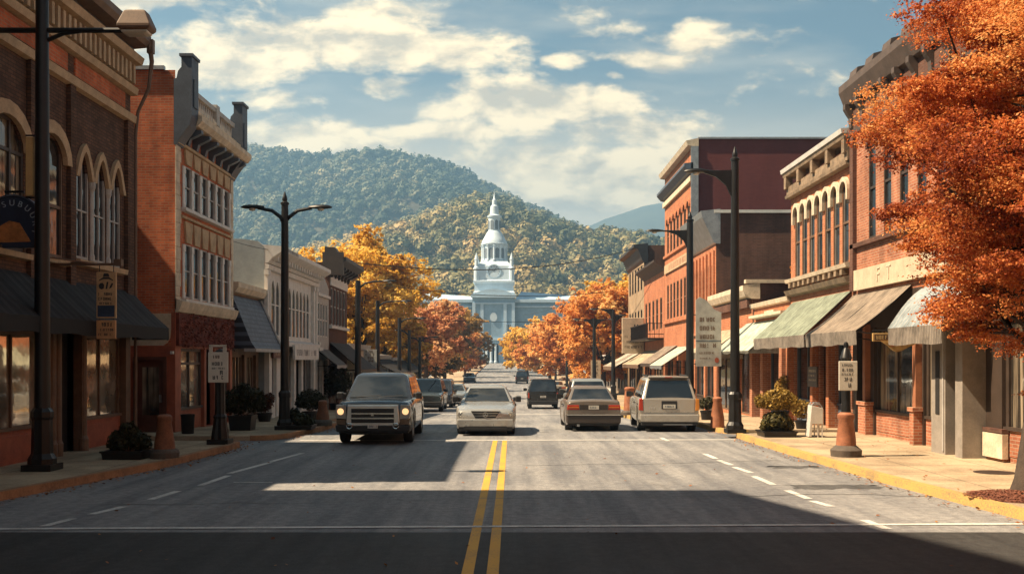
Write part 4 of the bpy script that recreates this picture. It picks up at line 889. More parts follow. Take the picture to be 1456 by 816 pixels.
# --- low shops further on
for i, (u0, u1, h, wm, lab, am, al) in enumerate([(61.0, 70.0, 3.2, CREAM, 'low cream plastered shop with a slanted dark awning beyond the dark cornice', 'brown_awning', 'faded dark awning'), (70.6, 82.0, 2.6, GREYW, 'low grey shop front under a black awning before the yellow tree', 'black_awning_fabric', 'black awning'), (83, 96, 2.4, B_BROWN, 'low brown brick shop half hidden by lamp posts and parked cars', 'black_awning_fabric', 'black awning')]):
    F = Fac(-9.9, 1); b = bthing('low_shop', lab, F, u0); m = MB()
    wall(m, F, u0, u1, -1.4, h, [(u0 + .6 + k * 2.6, u0 + 2.7 + k * 2.6, -.5, 1.5) for k in range(int((u1 - u0 - .6) / 2.7))], .25); body(m, F, u0, u1, -1.4, h, 10, 0, 1); m.build('wall', [wm, BLACKI], b)
    m = MB(); F.sweep(m, [(.003, h - .4), (.2, h - .3), (.3, h), (-.3, h + .05), (-.3, h - .4)], u0, u1); m.build('cornice', GREYW, b)
    for k in range(int((u1 - u0 - .6) / 2.7)): window(b, F, u0 + .6 + k * 2.6, u0 + 2.7 + k * 2.6, -.5, 1.5, WHITEW if i == 0 else DARKW, G_DARK, 2, 1)
    awning(b, F, u0 + .2, u1 - .3, 2.35, 1.5 + .4 * (i == 1), 1.35, .2, MATS[am], DARKW, label=al)
# ------------------------------------------------------------------ right side buildings
XR = 10.0
AGREEN = stripes('pale_green_awning', (.225, .25, .19), (.175, .20, .15), .30); AGREYV = stripes('grey_brown_valance', (.12, .105, .09), (.24, .20, .165), .085)
ABROWN = stripes('brown_striped_awning', (.17, .135, .105), (.26, .205, .155), .15); ABLUE = stripes('blue_grey_awning', (.22, .26, .28), (.28, .30, .30), .22)
AWHITE = stripes('pale_canvas_awning', (.36, .40, .33), (.42, .44, .36), .32); ATAN = stripes('tan_awning', (.42, .33, .22), (.36, .28, .19), .4)
# --- block behind the camera on the right: seen only in the shop window reflections, added to shade the foreground from the open sky
F = Fac(XR + .2, -1); b = bthing('unseen_light_blocker', 'unseen orange brick block added on the right behind the camera to cut sky light', F, 0); ops = [(u, u + 1.1, v, v + 2.0, .3, 'round') for u in np.arange(-29, 13, 2.1) for v in (4.8, 8.6)]
m = MB(); wall(m, F, -30, 14.3, 3.4, 12.6, ops); wall(m, F, -30, 14.3, -.3, 3.4, [(u, u + 3.4, .7, 3.0) for u in np.arange(-29, 10, 4.2)]); body(m, F, -30, 14.3, -.3, 12.6, 12, 0, 1); m.build('wall', [B_ORANGE, BLACKI], b)
m = MB(); F.sweep(m, [(.003, 12.0), (.4, 12.3), (.6, 12.6), (.6, 12.8), (-.3, 12.9), (-.3, 12.0)], -30, 14.35); m.build('cornice', STONE, b)
awning(b, F, -29, 13.5, 3.9, 1.4, 2.9, .3, ATAN, AGREYV, rods=False)
# --- tall corner building behind the maple
F = Fac(XR, -1); r0, r1 = 14.5, 30.0
b = bthing('tall_brick_building', 'tall red brick building with dark bracketed cornice behind the orange tree', F, 22)
wins = [(28.15 - i * 1.15, 28.70 - i * 1.15, 5.6, 8.4, .28, 'round') for i in range(11)] 
m = MB(); wall(m, F, r0, r1, 4.0, 9.6, wins, .3)
wall(m, F, r0, r1, -.3, 4.0, [(29.0, 29.7, .1, 3.1), (25.3, 28.3, .1, 3.1), (23.6, 24.9, .1, 3.1), (21.95, 22.45, .1, 3.1), (18.6, 20.9, .1, 3.1), (15.2, 18.2, .1, 3.1)], .35, 2); body(m, F, r0, r1, -.3, 9.6, 14, 0, 1)
F.box(m, .003, .12, r1 - .3, r1 - .02, 4.2, 8.8, 3); m.build('wall', [B_RUST, BLACKI, DARKW, B_BROWN], b)
CORD = mat('brown_cornice_paint', (.085, .060, .048), .6, var=.3)
m = MB(); F.box(m, .003, .10, r0, r1, 8.8, 9.55, 1); F.sweep(m, [(.003, 8.7), (.14, 8.72), (.16, 8.86), (.003, 8.9)], r0, r1 + .04); F.sweep(m, [(.003, 9.5), (.24, 9.6), (.34, 9.85), (.40, 10.0), (.40, 10.2), (-.3, 10.35), (-.3, 9.5)], r0, r1 + .1)
for u in np.arange(r0 + .5, r1, 1.3): F.sweep(m, [(-.1, 10.3), (.28, 10.22), (.22, 10.5), (-.1, 10.58)], u - .3, u + .3)
m.build('cornice', [CORD, B_BROWN], b)
m = MB()
for u in list(np.arange(r1 - .2, r0, -.95)): bracket(m, F, .10, .24, u, .2, 8.9, 9.62)
m.build('bracket', CORD, b, split=True)
m = MB()
for o in wins: arch_trim(m, F, o[0], o[1], o[3] - .28, .28, 'round', .14, .06)
F.sweep(m, [(.003, 5.42), (.12, 5.44), (.12, 5.56), (.003, 5.58)], r0, r1); m.build('window_arch', B_BROWN, b, split=True)
for o in wins: window(b, F, *o[:4], DARKW, G_DARK, 1, 2, fw=.05)
m = MB(); F.box(m, .003, .13, 20.0, 29.6, 4.2, 4.78); s = m.build('sign_board', CREAM, b)
letters('F T', .55, 'lettering', STONE, s, frame_matrix(F.P(.14, 27.2, 4.5), (0, -1, 0), (0, 0, 1)), .008, 1.6)
shopfront(b, F, r0, r1, [(25.3, 28.3, 'window'), (23.6, 24.9, 'window'), (18.6, 20.9, 'window'), (15.2, 18.2, 'window')], .13, .78, 3.1, None, DARKW, B_RUST, G_PALE, d=-.12)
shopfront(b, F, r0, r1, [(29.0, 29.7, 'door'), (21.95, 22.45, 'door')], .13, .78, 3.1, None, DARKW, B_RUST, G_DARK)
m = MB()
for u0, u1 in ((28.35, 28.95), (24.95, 25.2), (23.3, 23.55)): F.box(m, .003, .22, u0, u1, .13, .95)
F.box(m, .003, .26, 28.3, 29.0, .95, 1.05); F.box(m, .003, .26, 24.9, 25.25, .95, 1.05); F.box(m, .003, .26, 23.25, 23.6, .95, 1.05); m.build('brick_pier', B_RUST, b, split=True)
m = MB()
for u in (28.65, 25.07, 23.42): F.box(m, .003, .16, u - .1, u + .1, 1.05, 3.2)
m.build('post', mat('rust_paint', (.30, .12, .06), .6), b, split=True)
m = MB(); F.box(m, .003, .5, 22.45, 23.2, .13, 3.35, 0); F.box(m, .5, .52, 22.52, 22.58, .2, 3.2, 1); F.box(m, .501, .515, 22.75, 22.95, 1.0, 2.4, 2); F.box(m, .003, .5, 21.6, 21.95, .13, 3.35, 0); m.build('grey_pier', [mat('grey_concrete', (.24, .21, .18), .85, var=.2), GREYW, BLACKI], b)
awning(b, F, 25.55, 29.95, 4.1, 1.4, 2.95, .36, ABROWN, AGREYV, ends=False, bulge=-.06, label='brown striped canvas awning')
awning(b, F, 21.2, 24.2, 4.05, 1.1, 2.95, .40, ABLUE, AGREYV, bulge=.20, label='blue grey curved awning')
# hanging tan sign
t = thing('hanging_sign', 'tan board shop sign with a pointed shield hanging under the blue grey awning', 'sign', (XR - .6, 25.0, 3.0))
OCH = mat('ochre_sign_paint', (.42, .27, .10), .6, var=.25); SB = mat('brown_sign_field', (.10, .055, .03), .6, var=.3)
m = MB(); m.box(XR - 1.2, XR - .58, 24.98, 25.04, 2.66, 2.86); bo = m.build('board', OCH, t, bevel=.01); m = MB(); m.box(XR - 1.16, XR - .62, 24.972, 24.98, 2.69, 2.83); f_ = m.build('field', SB, bo)
m = MB(); glyph_rows(m, (XR - 1.14, 24.972, 2.70), (1, 0, 0), (0, 0, 1), (0, -1, 0), .5, [(.015, .09, .02, .5)], 21); m.build('lettering', mat('gilt_lettering', (.5, .36, .16), .5), f_)
m = MB(); sh = [(XR - 1.02, 2.67), (XR - .14, 2.67), (XR - .16, 2.60), (XR - .34, 2.52), (XR - .52, 2.42), (XR - .62, 2.40), (XR - .72, 2.44), (XR - .86, 2.56)]; m.ring_loft([[(x, y, z) for x, z in sh] for y in (24.93, 24.975)]); bo = m.build('shield', OCH, t)
m = MB(); sh2 = [(XR + .58 * 0 + (x - (XR - .58)) * .78 - .58, 2.63 + (z - 2.67) * .72) for x, z in sh]; m.ring_loft([[(x, y, z) for x, z in sh2] for y in (24.922, 24.93)]); f_ = m.build('field', mat('yellow_brown_field', (.30, .17, .05), .6), bo)
m = MB(); glyph_rows(m, (XR - .86, 24.92, 2.50), (1, .0, .12), (0, 0, 1), (0, -1, 0), .5, [(.02, .08, .03, .52)], 23); m.build('lettering', mat('red_lettering', (.32, .06, .03), .5), f_)
m = MB(); m.tube([(XR, 25.01, 2.92), (XR - 1.2, 25.01, 2.92)], .018, 6)
for x in (1.1, .7): m.tube([(XR - x, 25.01, 2.92), (XR - x, 25.01, 2.85)], .008, 5)
m.build('bracket', BLACKM, t)
# --- arched window building
F = Fac(XR, -1); r0, r1 = 30.05, 36.7
b = bthing('arched_window_building', 'orange brick building with a row of tall round arched windows and white topped cornice', F, 30)
wins = [(30.40 + i * .86, 31.0 + i * .86, 5.1, 7.55, .28, 'round') for i in range(7)]
m = MB(); wall(m, F, r0, r1, 4.2, 8.5, wins, .3); wall(m, F, r0, r1, -.4, 4.2, [(30.5, 31.7, .0, 3.0), (32.1, 33.3, .0, 3.0), (33.8, 36.3, .0, 3.0)], .35, 2); body(m, F, r0, r1, -.4, 8.5, 13, 0, 1); m.build('wall', [B_ORANGE, BLACKI, B_RUST], b)
CORB = mat('weathered_tan_cornice', (.22, .155, .10), .8, var=.5, bump=.4)
m = MB(); F.box(m, .003, .16, r0, r1, 8.0, 8.36); F.sweep(m, [(.003, 7.94), (.2, 7.96), (.22, 8.06), (.003, 8.08)], r0, r1 + .04); F.sweep(m, [(.003, 8.7), (.26, 8.72), (.30, 8.86), (-.3, 8.9), (-.3, 8.7)], r0, r1 + .1)
for u in np.linspace(r0 + .15, r1 - .1, 5): F.box(m, .003, .25, u - .13, u + .13, 8.3, 8.72)
m.build('cornice', CORB, b)
m = MB(); F.sweep(m, [(.33, 8.86), (.36, 9.0), (-.3, 9.05), (-.3, 8.9)], r0, r1 + .14); m.build('coping', WHITEW, b)
m = MB()
for o in wins: arch_trim(m, F, o[0], o[1], o[3] - .28, .28, 'round', .12, .10, drop=.3)
F.sweep(m, [(.003, 4.92), (.2, 4.94), (.24, 5.06), (.003, 5.1)], r0, r1 + .03); m.build('window_hood', STONE, b, split=True)
m = MB(); F.sweep(m, [(.003, 4.45), (.18, 4.5), (.26, 4.66), (.003, 4.72)], r0, r1 + .03); dentils(m, F, .003, .2, r0 + .2, r1 - .2, 4.74, 4.9, .55, .22); m.build('belt_course', CORB, b)
m = MB()
for o in wins:
    F.box(m, -.14, -.05, o[1] - .055, o[1] - .005, 5.1, 7.25)
m.build('window_column', WHITEW, b, split=True)
for o in wins: window(b, F, *o[:4], BROWNW, G_DARK, 1, 2, fw=.05)
shopfront(b, F, r0, r1, [(30.5, 31.7, 'window'), (32.1, 33.3, 'door'), (33.8, 36.3, 'window')], .1, .8, 3.0, None, SLATE, SLATE, G_DARK)
m = MB()
for u in (31.85, 33.55, 36.5): F.box(m, .003, .2, u - .14, u + .14, .0, 3.4)
m.build('post', B_ORANGE, b, split=True)
awning(b, F, 30.1, 36.4, 4.25, 1.4, 2.95, .36, AGREEN, AGREYV, ends=False, label='pale green awning with striped valance')
m = MB(); F.box(m, .36, .42, 32.2, 33.2, 1.35, 2.0); s = m.build('menu_board', mat('dark_menu_board', (.07, .055, .045), .6), b); m = MB(); glyph_rows(m, (XR - .42, 32.2, 1.4), (0, 1, 0), (0, 0, 1), (-1, 0, 0), 1, [(.42, .08, .1, .9), (.28, .06, .1, .9), (.14, .06, .1, .9)], 33); m.build('lettering', CREAM, s)
# --- one storey shop with stepped parapet
r0, r1 = 36.75, 50.1
b = bthing('parapet_shop', 'one storey orange brick shop with pale stepped parapet and two awnings', F, 37)
m = MB(); wall(m, F, r0, r1, -.8, 4.5, [(37.3, 39.6, -.1, 2.6), (40.1, 41.4, -.1, 2.6), (41.8, 44.6, -.1, 2.6), (45.2, 49.6, -.1, 2.6)], .35); body(m, F, r0, r1, -.8, 4.5, 12, 0, 1); 
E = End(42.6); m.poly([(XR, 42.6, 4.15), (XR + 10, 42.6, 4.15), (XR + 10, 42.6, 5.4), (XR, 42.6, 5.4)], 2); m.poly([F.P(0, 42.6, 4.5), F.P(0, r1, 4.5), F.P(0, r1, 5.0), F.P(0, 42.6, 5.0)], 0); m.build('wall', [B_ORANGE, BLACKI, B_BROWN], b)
m = MB(); F.sweep(m, [(.003, 4.75), (.3, 4.85), (.42, 5.1), (.42, 5.3), (-.3, 5.42), (-.3, 4.75)], 42.5, r1 + .1); E.box(m, -.2, .12, XR - .3, XR + 10, 5.4, 5.55); F.sweep(m, [(.003, 4.3), (.12, 4.34), (.16, 4.5), (-.3, 4.56)], r0, 42.5); m.build('cornice', STONE, b)
m = MB(); F.box(m, .003, .2, 42.7, r1, 4.4, 4.72); m.build('frieze', B_BROWN, b)
m = MB(); F.box(m, .003, .2, 38.4, 39.8, 3.9, 4.1); F.sweep(m, [(.003, 3.86), (.3, 3.9), (.3, 4.0), (.003, 4.02)], 37, 42); m.build('belt_course', STONE, b)
for k, (u0, u1) in enumerate(((37.3, 39.6), (40.1, 41.4), (41.8, 44.6), (45.2, 49.6))): window(b, F, u0, u1, -.1, 2.6, [SLATE, DARKW, BROWNW, BROWNW][k], G_DARK, 3 if u1 - u0 > 3 else 2, 1)
m = MB()
for u in (37.05, 39.85, 41.6, 44.9): F.box(m, .003, .3, u - .2, u + .2, -.5, 2.7)
m.build('brick_pier', B_RUST, b, split=True)
awning(b, F, 37.2, 43.6, 3.75, 1.4, 2.55, .1, AWHITE, mat('dark_patterned_valance', (.09, .085, .07), .8, var=.7, scale=5), ends=True, label='pale white green canvas awning')
awning(b, F, 44.3, 49.8, 3.6, 1.4, 2.55, .3, ATAN, mat('dark_tan_valance', (.10, .07, .045), .8, var=.6, scale=5), ends=True, label='tan canvas awning')
# --- brick with grey metal cornice
r0, r1 = 50.2, 56.5
b = bthing('metal_cornice_building', 'orange brick building with slanting grey metal cornice and dark brick side', F, 50)
wins = [(50.75 + i * .95, 51.3 + i * .95, 4.3, 7.0, .2, 'round') for i in range(6)]
m = MB(); wall(m, F, r0, r1, 2.6, 9.0, wins, .25); wall(m, F, r0, r1, -1, 2.6, [(50.8, 53, -.5, 2.2), (53.4, 56, -.5, 2.2)], .3); body(m, F, r0, r1, -1, 9.0, 14, 0, 1)
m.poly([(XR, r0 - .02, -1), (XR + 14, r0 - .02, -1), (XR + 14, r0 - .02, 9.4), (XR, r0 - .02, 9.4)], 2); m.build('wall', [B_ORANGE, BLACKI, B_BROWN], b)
m = MB(); F.sweep(m, [(.003, 7.9), (.12, 7.95), (.7, 9.2), (.75, 9.5), (-.2, 9.6), (-.2, 7.9)], r0 - .1, r1); m.build('cornice', METAL, b)
m = MB(); m.box(XR - .1, XR + 14, r0 - .14, r0 + .2, 9.4, 9.55); m.build('coping', ALU, b)
m = MB()
for u in np.arange(50.55, 56.5, .95): F.box(m, .003, .09, u - .11, u + .11, 3.6, 7.6)
F.sweep(m, [(.003, 3.5), (.12, 3.52), (.12, 3.64), (.003, 3.66)], r0, r1); m.build('pilaster', B_ORANGE, b, split=True)
for o in wins: window(b, F, *o[:4], BROWNW, G_DARK, 1, 2, fw=.06)
shopfront(b, F, r0, r1, [(50.8, 53, 'window'), (53.4, 56, 'window')], -.45, .3, 2.2, None, DARKW, DARKW, G_DARK)
# --- tall orange building with maroon side
r0, r1 = 56.6, 67.0
b = bthing('tall_orange_building', 'tallest orange brick building with a plain maroon side wall and grey cornice band', F, 57)
up = [(57.6 + i * 1.28, 58.35 + i * 1.28, 9.0, 11.2, .35, 'round') for i in range(7)]; lo = [(57.6 + i * 1.28, 58.35 + i * 1.28, 4.8, 7.0) for i in range(7)]
m = MB(); wall(m, F, r0, r1, 2.6, 14.2, up + lo, .3); wall(m, F, r0, r1, -1.2, 2.6, [(57.2, 60, -.6, 2.2), (60.5, 63, -.6, 2.2), (63.5, 66.4, -.6, 2.2)], .3); body(m, F, r0, r1, -1.2, 14.2, 16, 0, 1)
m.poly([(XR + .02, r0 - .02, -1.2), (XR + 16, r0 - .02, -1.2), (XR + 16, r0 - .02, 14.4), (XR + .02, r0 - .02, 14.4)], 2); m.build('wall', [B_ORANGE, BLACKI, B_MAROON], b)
m = MB(); m.box(XR - .12, XR + .28, r0 - .15, r0 - .021, 4, 13.98); m.box(XR + .28, XR + 16, r0 - .12, r0 + .1, 14.4, 14.5); m.build('corner_flashing', METAL, b, split=True)
m = MB(); F.sweep(m, [(.003, 14.0), (.3, 14.05), (.4, 14.3), (-.3, 14.45), (-.3, 14.0)], r0 - .1, r1 + .1); F.box(m, .003, .16, r0, r1, 12.1, 12.4); m.build('coping', STONE, b)
m = MB(); F.sweep(m, [(.003, 12.55), (.25, 12.6), (.5, 12.9), (.5, 13.05), (.003, 13.1)], r0 - .15, r1 + .2); m.build('cornice', SLATE, b)
m = MB(); F.box(m, .003, .1, r0 + .4, r1 - .4, 7.75, 8.3); s = m.build('name_stone', TAN, b); m = MB(); glyph_rows(m, F.P(.1, r0 + 1.5, 7.8), (0, 1, 0), (0, 0, 1), (-1, 0, 0), 7, [(.06, .34, .3, 6.6)], 41); m.build('lettering', B_RUST, s)
m = MB()
for o in up: arch_trim(m, F, o[0], o[1], o[3] - .35, .35, 'round', .16, .08)
F.sweep(m, [(.003, 8.75), (.12, 8.78), (.12, 8.94), (.003, 8.98)], r0, r1); F.sweep(m, [(.003, 4.5), (.15, 4.53), (.15, 4.72), (.003, 4.76)], r0, r1); m.build('window_arch', B_ORANGE, b, split=True)
for o in up + lo: window(b, F, *o[:4], BROWNW, G_DARK, 1, 2, fw=.06)
shopfront(b, F, r0, r1, [(57.2, 60, 'window'), (60.5, 63, 'window'), (63.5, 66.4, 'window')], -.7, .2, 2.2, None, DARKW, DARKW, G_DARK)
awning(b, F, 56.8, 61.6, 3.0, 1.7, 1.9, .2, AWHITE, METAL, label='pale grey canvas awning'); awning(b, F, 62.0, 66.9, 3.1, 1.6, 2.0, .2, ABROWN, DARKW, label='brown canvas awning')
# --- red brick with iron balcony
r0, r1 = 67.1, 77.5
b = bthing('balcony_building', 'red brick building with an iron balcony and dark bracketed eave', F, 68)
wins = [(68.2 + i * 1.9, 69.2 + i * 1.9, 4.3, 6.4) for i in range(5)]
m = MB(); wall(m, F, r0, r1, 2.6, 8.6, wins, .3); wall(m, F, r0, r1, -1.2, 2.6, [(68, 72, -.7, 2), (73, 77, -.7, 2)], .3); body(m, F, r0, r1, -1.2, 8.6, 14, 0, 1); m.build('wall', [B_ORANGE, BLACKI], b)
m = MB(); F.sweep(m, [(.003, 8.1), (.3, 8.4), (.7, 8.65), (.7, 8.78), (-.2, 8.85), (-.2, 8.1)], r0, r1); m.build('eave', DARKW, b)
m = MB(); F.box(m, .003, 1.1, r0 + .3, r1 - .2, 3.55, 3.68)
for u in np.arange(r0 + .35, r1 - .2, .35): F.box(m, 1.04, 1.08, u, u + .035, 3.68, 4.6)
F.box(m, 1.03, 1.09, r0 + .3, r1 - .2, 4.6, 4.66)
for v in (3.9, 4.6):
    F.box(m, .003, 1.04, r0 + .3, r0 + .35, v, v + .05)
for d in (.3, .6, .9): F.box(m, d, d + .03, r0 + .3, r0 + .335, 3.68, 4.6)
m.build('balcony', BLACKM, b)
for o in wins: window(b, F, *o[:4], BROWNW, G_DARK, 1, 2, fw=.08)
for o in ((68, 72), (73, 77)): window(b, F, *o, -.7, 2, DARKW, G_DARK, 3, 1)
awning(b, F, 67.4, 77, 2.9, 1.7, 1.9, .25, ATAN, BROWNW, label='tan canvas awning')
# --- tan brick with dark cornice box
r0, r1 = 77.6, 88.0
b = bthing('tan_brick_building', 'tan brick building with a dark jutting cornice ending the right row', F, 78)
wins = [(78.6 + i * 1.9, 79.6 + i * 1.9, v, v + 1.9) for i in range(5) for v in (4.2, 7.6)]
m = MB(); wall(m, F, r0, r1, 2.6, 10.6, wins, .3); wall(m, F, r0, r1, -1.2, 2.6, [(78.5, 82, -.8, 2), (83, 87, -.8, 2)], .3); body(m, F, r0, r1, -1.2, 10.6, 14, 0, 1)
m.poly([(XR + .02, r0 - .02, -1), (XR + 14, r0 - .02, -1), (XR + 14, r0 - .02, 10.9), (XR + .02, r0 - .02, 10.9)], 2); m.build('wall', [B_TANB, BLACKI, B_BROWN], b)
m = MB(); F.sweep(m, [(.003, 9.6), (.15, 9.8), (.45, 10.6), (.8, 10.75), (.8, 10.95), (-.3, 11.05), (-.3, 9.6)], r0 - .1, r1); m.build('cornice', mat('dark_slate_paint', (.03, .032, .038), .5, var=.3), b)
for o in wins: window(b, F, *o[:4], DARKW, G_DARK, 1, 2, fw=.08)
for o in ((78.5, 82), (83, 87)): window(b, F, *o, -.8, 2, DARKW, G_DARK, 3, 1)
awning(b, F, 77.8, 87.5, 2.9, 2.2, 1.7, .3, stripes('white_brown_awning', (.45, .40, .32), (.17, .13, .10), 1.1), BROWNW, label='broad striped canvas awning')
t = thing('hanging_sign', 'tan square sign board high on the tan brick building', 'sign', (XR - .8, 77.2, 3.6))
m = MB(); m.box(XR - 1.7, XR - .05, 77.2, 77.4, 2.7, 5.4); bo = m.build('board', CREAM, t, bevel=.03); m = MB(); glyph_rows(m, (XR - 1.7, 77.2, 2.7), (1, 0, 0), (0, 0, 1), (0, -1, 0), 1.7, [(1.7, .5, .9, 1.4), (1.2, .18, .2, 1.5), (.8, .18, .2, 1.5), (.4, .18, .2, 1.5)], 51, off=.01); m.build('lettering', DARKW, bo)
m = MB(); m.box(XR - .05, XR + .02, 77.22, 77.58, 3, 5); m.build('bracket', BLACKM, t)
# far low shops after the row
F = Fac(10.4, -1)
for (u0, u1, h, wm, lab) in [(89, 101, 3.2, B_TANB, 'low tan brick shop beyond the end of the right row'), (103, 118, 2.8, WHITEW, 'low white shop far down the right pavement under the orange trees')]:
    b = bthing('low_shop', lab, F, u0); n = int((u1 - u0) / 3)
    m = MB(); wall(m, F, u0, u1, -1.8, h, [(u0 + .5 + k * 3, u0 + 2.7 + k * 3, -.6, 1.5) for k in range(n)], .25); body(m, F, u0, u1, -1.8, h, 10, 0, 1); m.build('wall', [wm, BLACKI], b)
    for k in range(n): window(b, F, u0 + .5 + k * 3, u0 + 2.7 + k * 3, -.6, 1.5, DARKW, G_DARK, 2, 1, fw=.1)
    awning(b, F, u0 + .3, u1 - .3, 2.4, 1.6, 1.5, .2, MATS['white_brown_awning'], BROWNW, rods=False)

# ------------------------------------------------------------------ white courthouse with clock tower
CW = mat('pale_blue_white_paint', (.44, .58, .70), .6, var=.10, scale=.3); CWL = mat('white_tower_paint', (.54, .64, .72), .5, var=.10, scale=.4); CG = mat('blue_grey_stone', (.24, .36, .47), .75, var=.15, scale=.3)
yc = 302.0; g0 = gz(yc); k_ = yc / FPX
hz = lambda py: CAMH + (CY - py) * k_
xx = lambda px: (px - CX) * k_
b = thing('courthouse', 'pale blue white courthouse with a clock tower and spire closing the street', 'courthouse', (xx(702), yc, g0))
E = End(yc)
m = MB(); hw = (672, 732)
wop = [(xx(p), xx(p + 3.2), hz(478), hz(462)) for p in (652, 660, 744, 752)]
m.box(xx(560), xx(672), yc, yc + 26, g0 - 2, hz(430)); m.box(xx(732), xx(836), yc, yc + 26, g0 - 2, hz(430))
m.build('wing_wall', CG, b, split=True)
m = MB(); E2 = End(yc - 3); wall(m, E2, xx(672), xx(732), g0 - 2, hz(424), [(xx(689), xx(709), g0, hz(489))], 1.2); m.box(xx(672), xx(732), yc - 1.7, yc + 20, hz(488), hz(424))
for p in (672, 732): m.poly([(xx(p), yc - 3, g0 - 2), (xx(p), yc, g0 - 2), (xx(p), yc, hz(424)), (xx(p), yc - 3, hz(424))])
m.build('pavilion', CG, b)
m = MB(); E2.box(m, -1.5, -1.1, xx(688), xx(710), g0, hz(488)); m.build('doorway', BLACKI, b)
m = MB()
for p in (692.5, 698.5, 705): m.lathe([(.55, g0), (.55, g0 + .5), (.4, g0 + .7), (.36, hz(492)), (.55, hz(490))], xx(p), yc - 3.1, 12)
m.build('entrance_column', CWL, b, split=True)
m = MB()
E2.sweep = None
for (p0, p1, e_) in ((560, 673, E), (731, 836, E)): 
    e_.box(m, .01, .9, xx(p0), xx(p1), hz(430), hz(426)); e_.box(m, .01, .5, xx(p0), xx(p1), hz(437), hz(435)); e_.box(m, .01, .35, xx(p0), xx(p1), hz(484), hz(481))
E2.box(m, .01, .8, xx(670), xx(734), hz(424), hz(419)); E2.box(m, .01, .4, xx(672), xx(732), hz(484), hz(481)); E2.box(m, .01, .35, xx(672), xx(732), hz(433), hz(431))
for p in (672, 683.5, 716, 727.5): E2.box(m, .01, .35, xx(p), xx(p + 4.5), hz(481), hz(433))
pts = [(xx(p), hz(419 - 7 * math.sin(math.pi * (p - 672) / 60))) for p in np.linspace(672, 732, 15)]; m.ring_loft([[E2.P(d, *p) for p in pts] for d in (.6, -2)])
m.build('cornice', CW, b)
for p in (644, 654, 742, 752, 765, 630): 
    f_ = MB(); E.box(f_, .02, .12, xx(p), xx(p + 5), hz(479), hz(461)); w_ = f_.build('window', CW, b); f_ = MB(); E.box(f_, .121, .14, xx(p + .9), xx(p + 2.1), hz(478), hz(462)); E.box(f_, .121, .14, xx(p + 2.9), xx(p + 4.1), hz(478), hz(462)); f_.build('pane', G_DARK, w_)
for p in (676.5, 719.5):
    f_ = MB(); E2.box(f_, .02, .15, xx(p - .3), xx(p + 7.7), hz(480), hz(461)); w_ = f_.build('window', CW, b); f_ = MB()
    for q_ in (.4, 2.8, 5.2): E2.box(f_, .151, .17, xx(p + q_), xx(p + q_ + 1.6), hz(479), hz(462))
    f_.build('pane', G_DARK, w_)
m = MB(); c_ = (xx(702), hz(452)); m.ring_loft([[E2.P(d, c_[0] + 1.05 * math.cos(a), c_[1] + 1.5 * math.sin(a) * (1 if math.sin(a) > 0 else .8)) for a in np.linspace(0, 6.283, 17)[:-1]] for d in (.02, .25)]); m.build('crest', CWL, b)
# wings' low roofs
m = MB()
for p0, p1, sg in ((560, 672, 1), (732, 836, -1)): m.ring_loft([[(xx(p0), yc - .8, hz(426)), (xx(p1), yc - .8, hz(426)), (xx(p1), yc + 26, hz(426)), (xx(p0), yc + 26, hz(426))], [(xx(p0) + 2, yc + 9, hz(412)), (xx(p1) - 0 * sg, yc + 9, hz(419)), (xx(p1), yc + 14, hz(419)), (xx(p0) + 2, yc + 14, hz(412))]])
m.build('roof', CW, b)
# tower
tx, ty = xx(702.5), yc + 5.0; T = MB()
def sq(h, z): return [(tx - h, ty - h, z), (tx + h, ty - h, z), (tx + h, ty + h, z), (tx - h, ty + h, z)]
def oct_(h, z, n=8): return [(tx + h * math.cos(2 * math.pi * (k + .5) / n), ty + h * math.sin(2 * math.pi * (k + .5) / n), z) for k in range(n)]
pw = lambda p: p * k_
T.ring_loft([sq(pw(29.5), hz(424)), sq(pw(29.5), hz(416)), sq(pw(28), hz(414)), sq(pw(27.5), hz(403)), sq(pw(29.5), hz(402)), sq(pw(29.5), hz(399.5)), sq(pw(26), hz(398)), sq(pw(24.5), hz(378)), sq(pw(19), hz(371))])
tw = T.build('tower', CWL, b, smooth=True, ang=30)
m = MB()
for sx in (-1, 1):
    for sy in (-1, 1):
        px_, py_ = tx + sx * pw(25), ty + sy * pw(25)
        m.lathe([(pw(4), hz(400)), (pw(3.6), hz(384)), (pw(4.4), hz(383)), (pw(4.4), hz(381)), (pw(2.8), hz(379)), (pw(2.5), hz(370)), (pw(3), hz(369)), (0.05, hz(359))], px_, py_, 8)
m.build('pinnacle', CWL, tw, split=True)
m = MB(); n = 24; m.lathe([(pw(19), hz(372)), (pw(18.6), hz(370)), (pw(17), hz(369)), (pw(17), hz(347)), (pw(19.4), hz(346)), (pw(19.6), hz(344.5)), (pw(18.6), hz(344)), (pw(18), hz(341)), (pw(15.8), hz(337)), (pw(13), hz(332)), (pw(11), hz(328))], tx, ty, n); dr = m.build('drum', CWL, b, smooth=True, ang=35)
m = MB()
for k in range(12):
    a = 2 * math.pi * (k + .5) / 12; c, s_ = math.cos(a), math.sin(a); r_ = pw(17.08); w_ = .62
    m.poly([(tx + r_ * c - s_ * w_ * q_, ty + r_ * s_ + c * w_ * q_, z) for q_, z in ((-1, hz(366)), (1, hz(366)), (1, hz(354)), (.7, hz(352.2)), (0, hz(351)), (-.7, hz(352.2)), (-1, hz(354)))])
m.build('belfry_opening', mat('blue_grey_louvre', (.14, .17, .20), .7), dr, split=True)
m = MB()
for k in range(12):
    a = 2 * math.pi * k / 12; m.lathe([(.5, hz(369)), (.34, hz(367)), (.32, hz(350)), (.5, hz(348)), (.5, hz(347))], tx + pw(17.4) * math.cos(a), ty + pw(17.4) * math.sin(a), 8)
m.build('drum_column', CWL, dr, split=True)
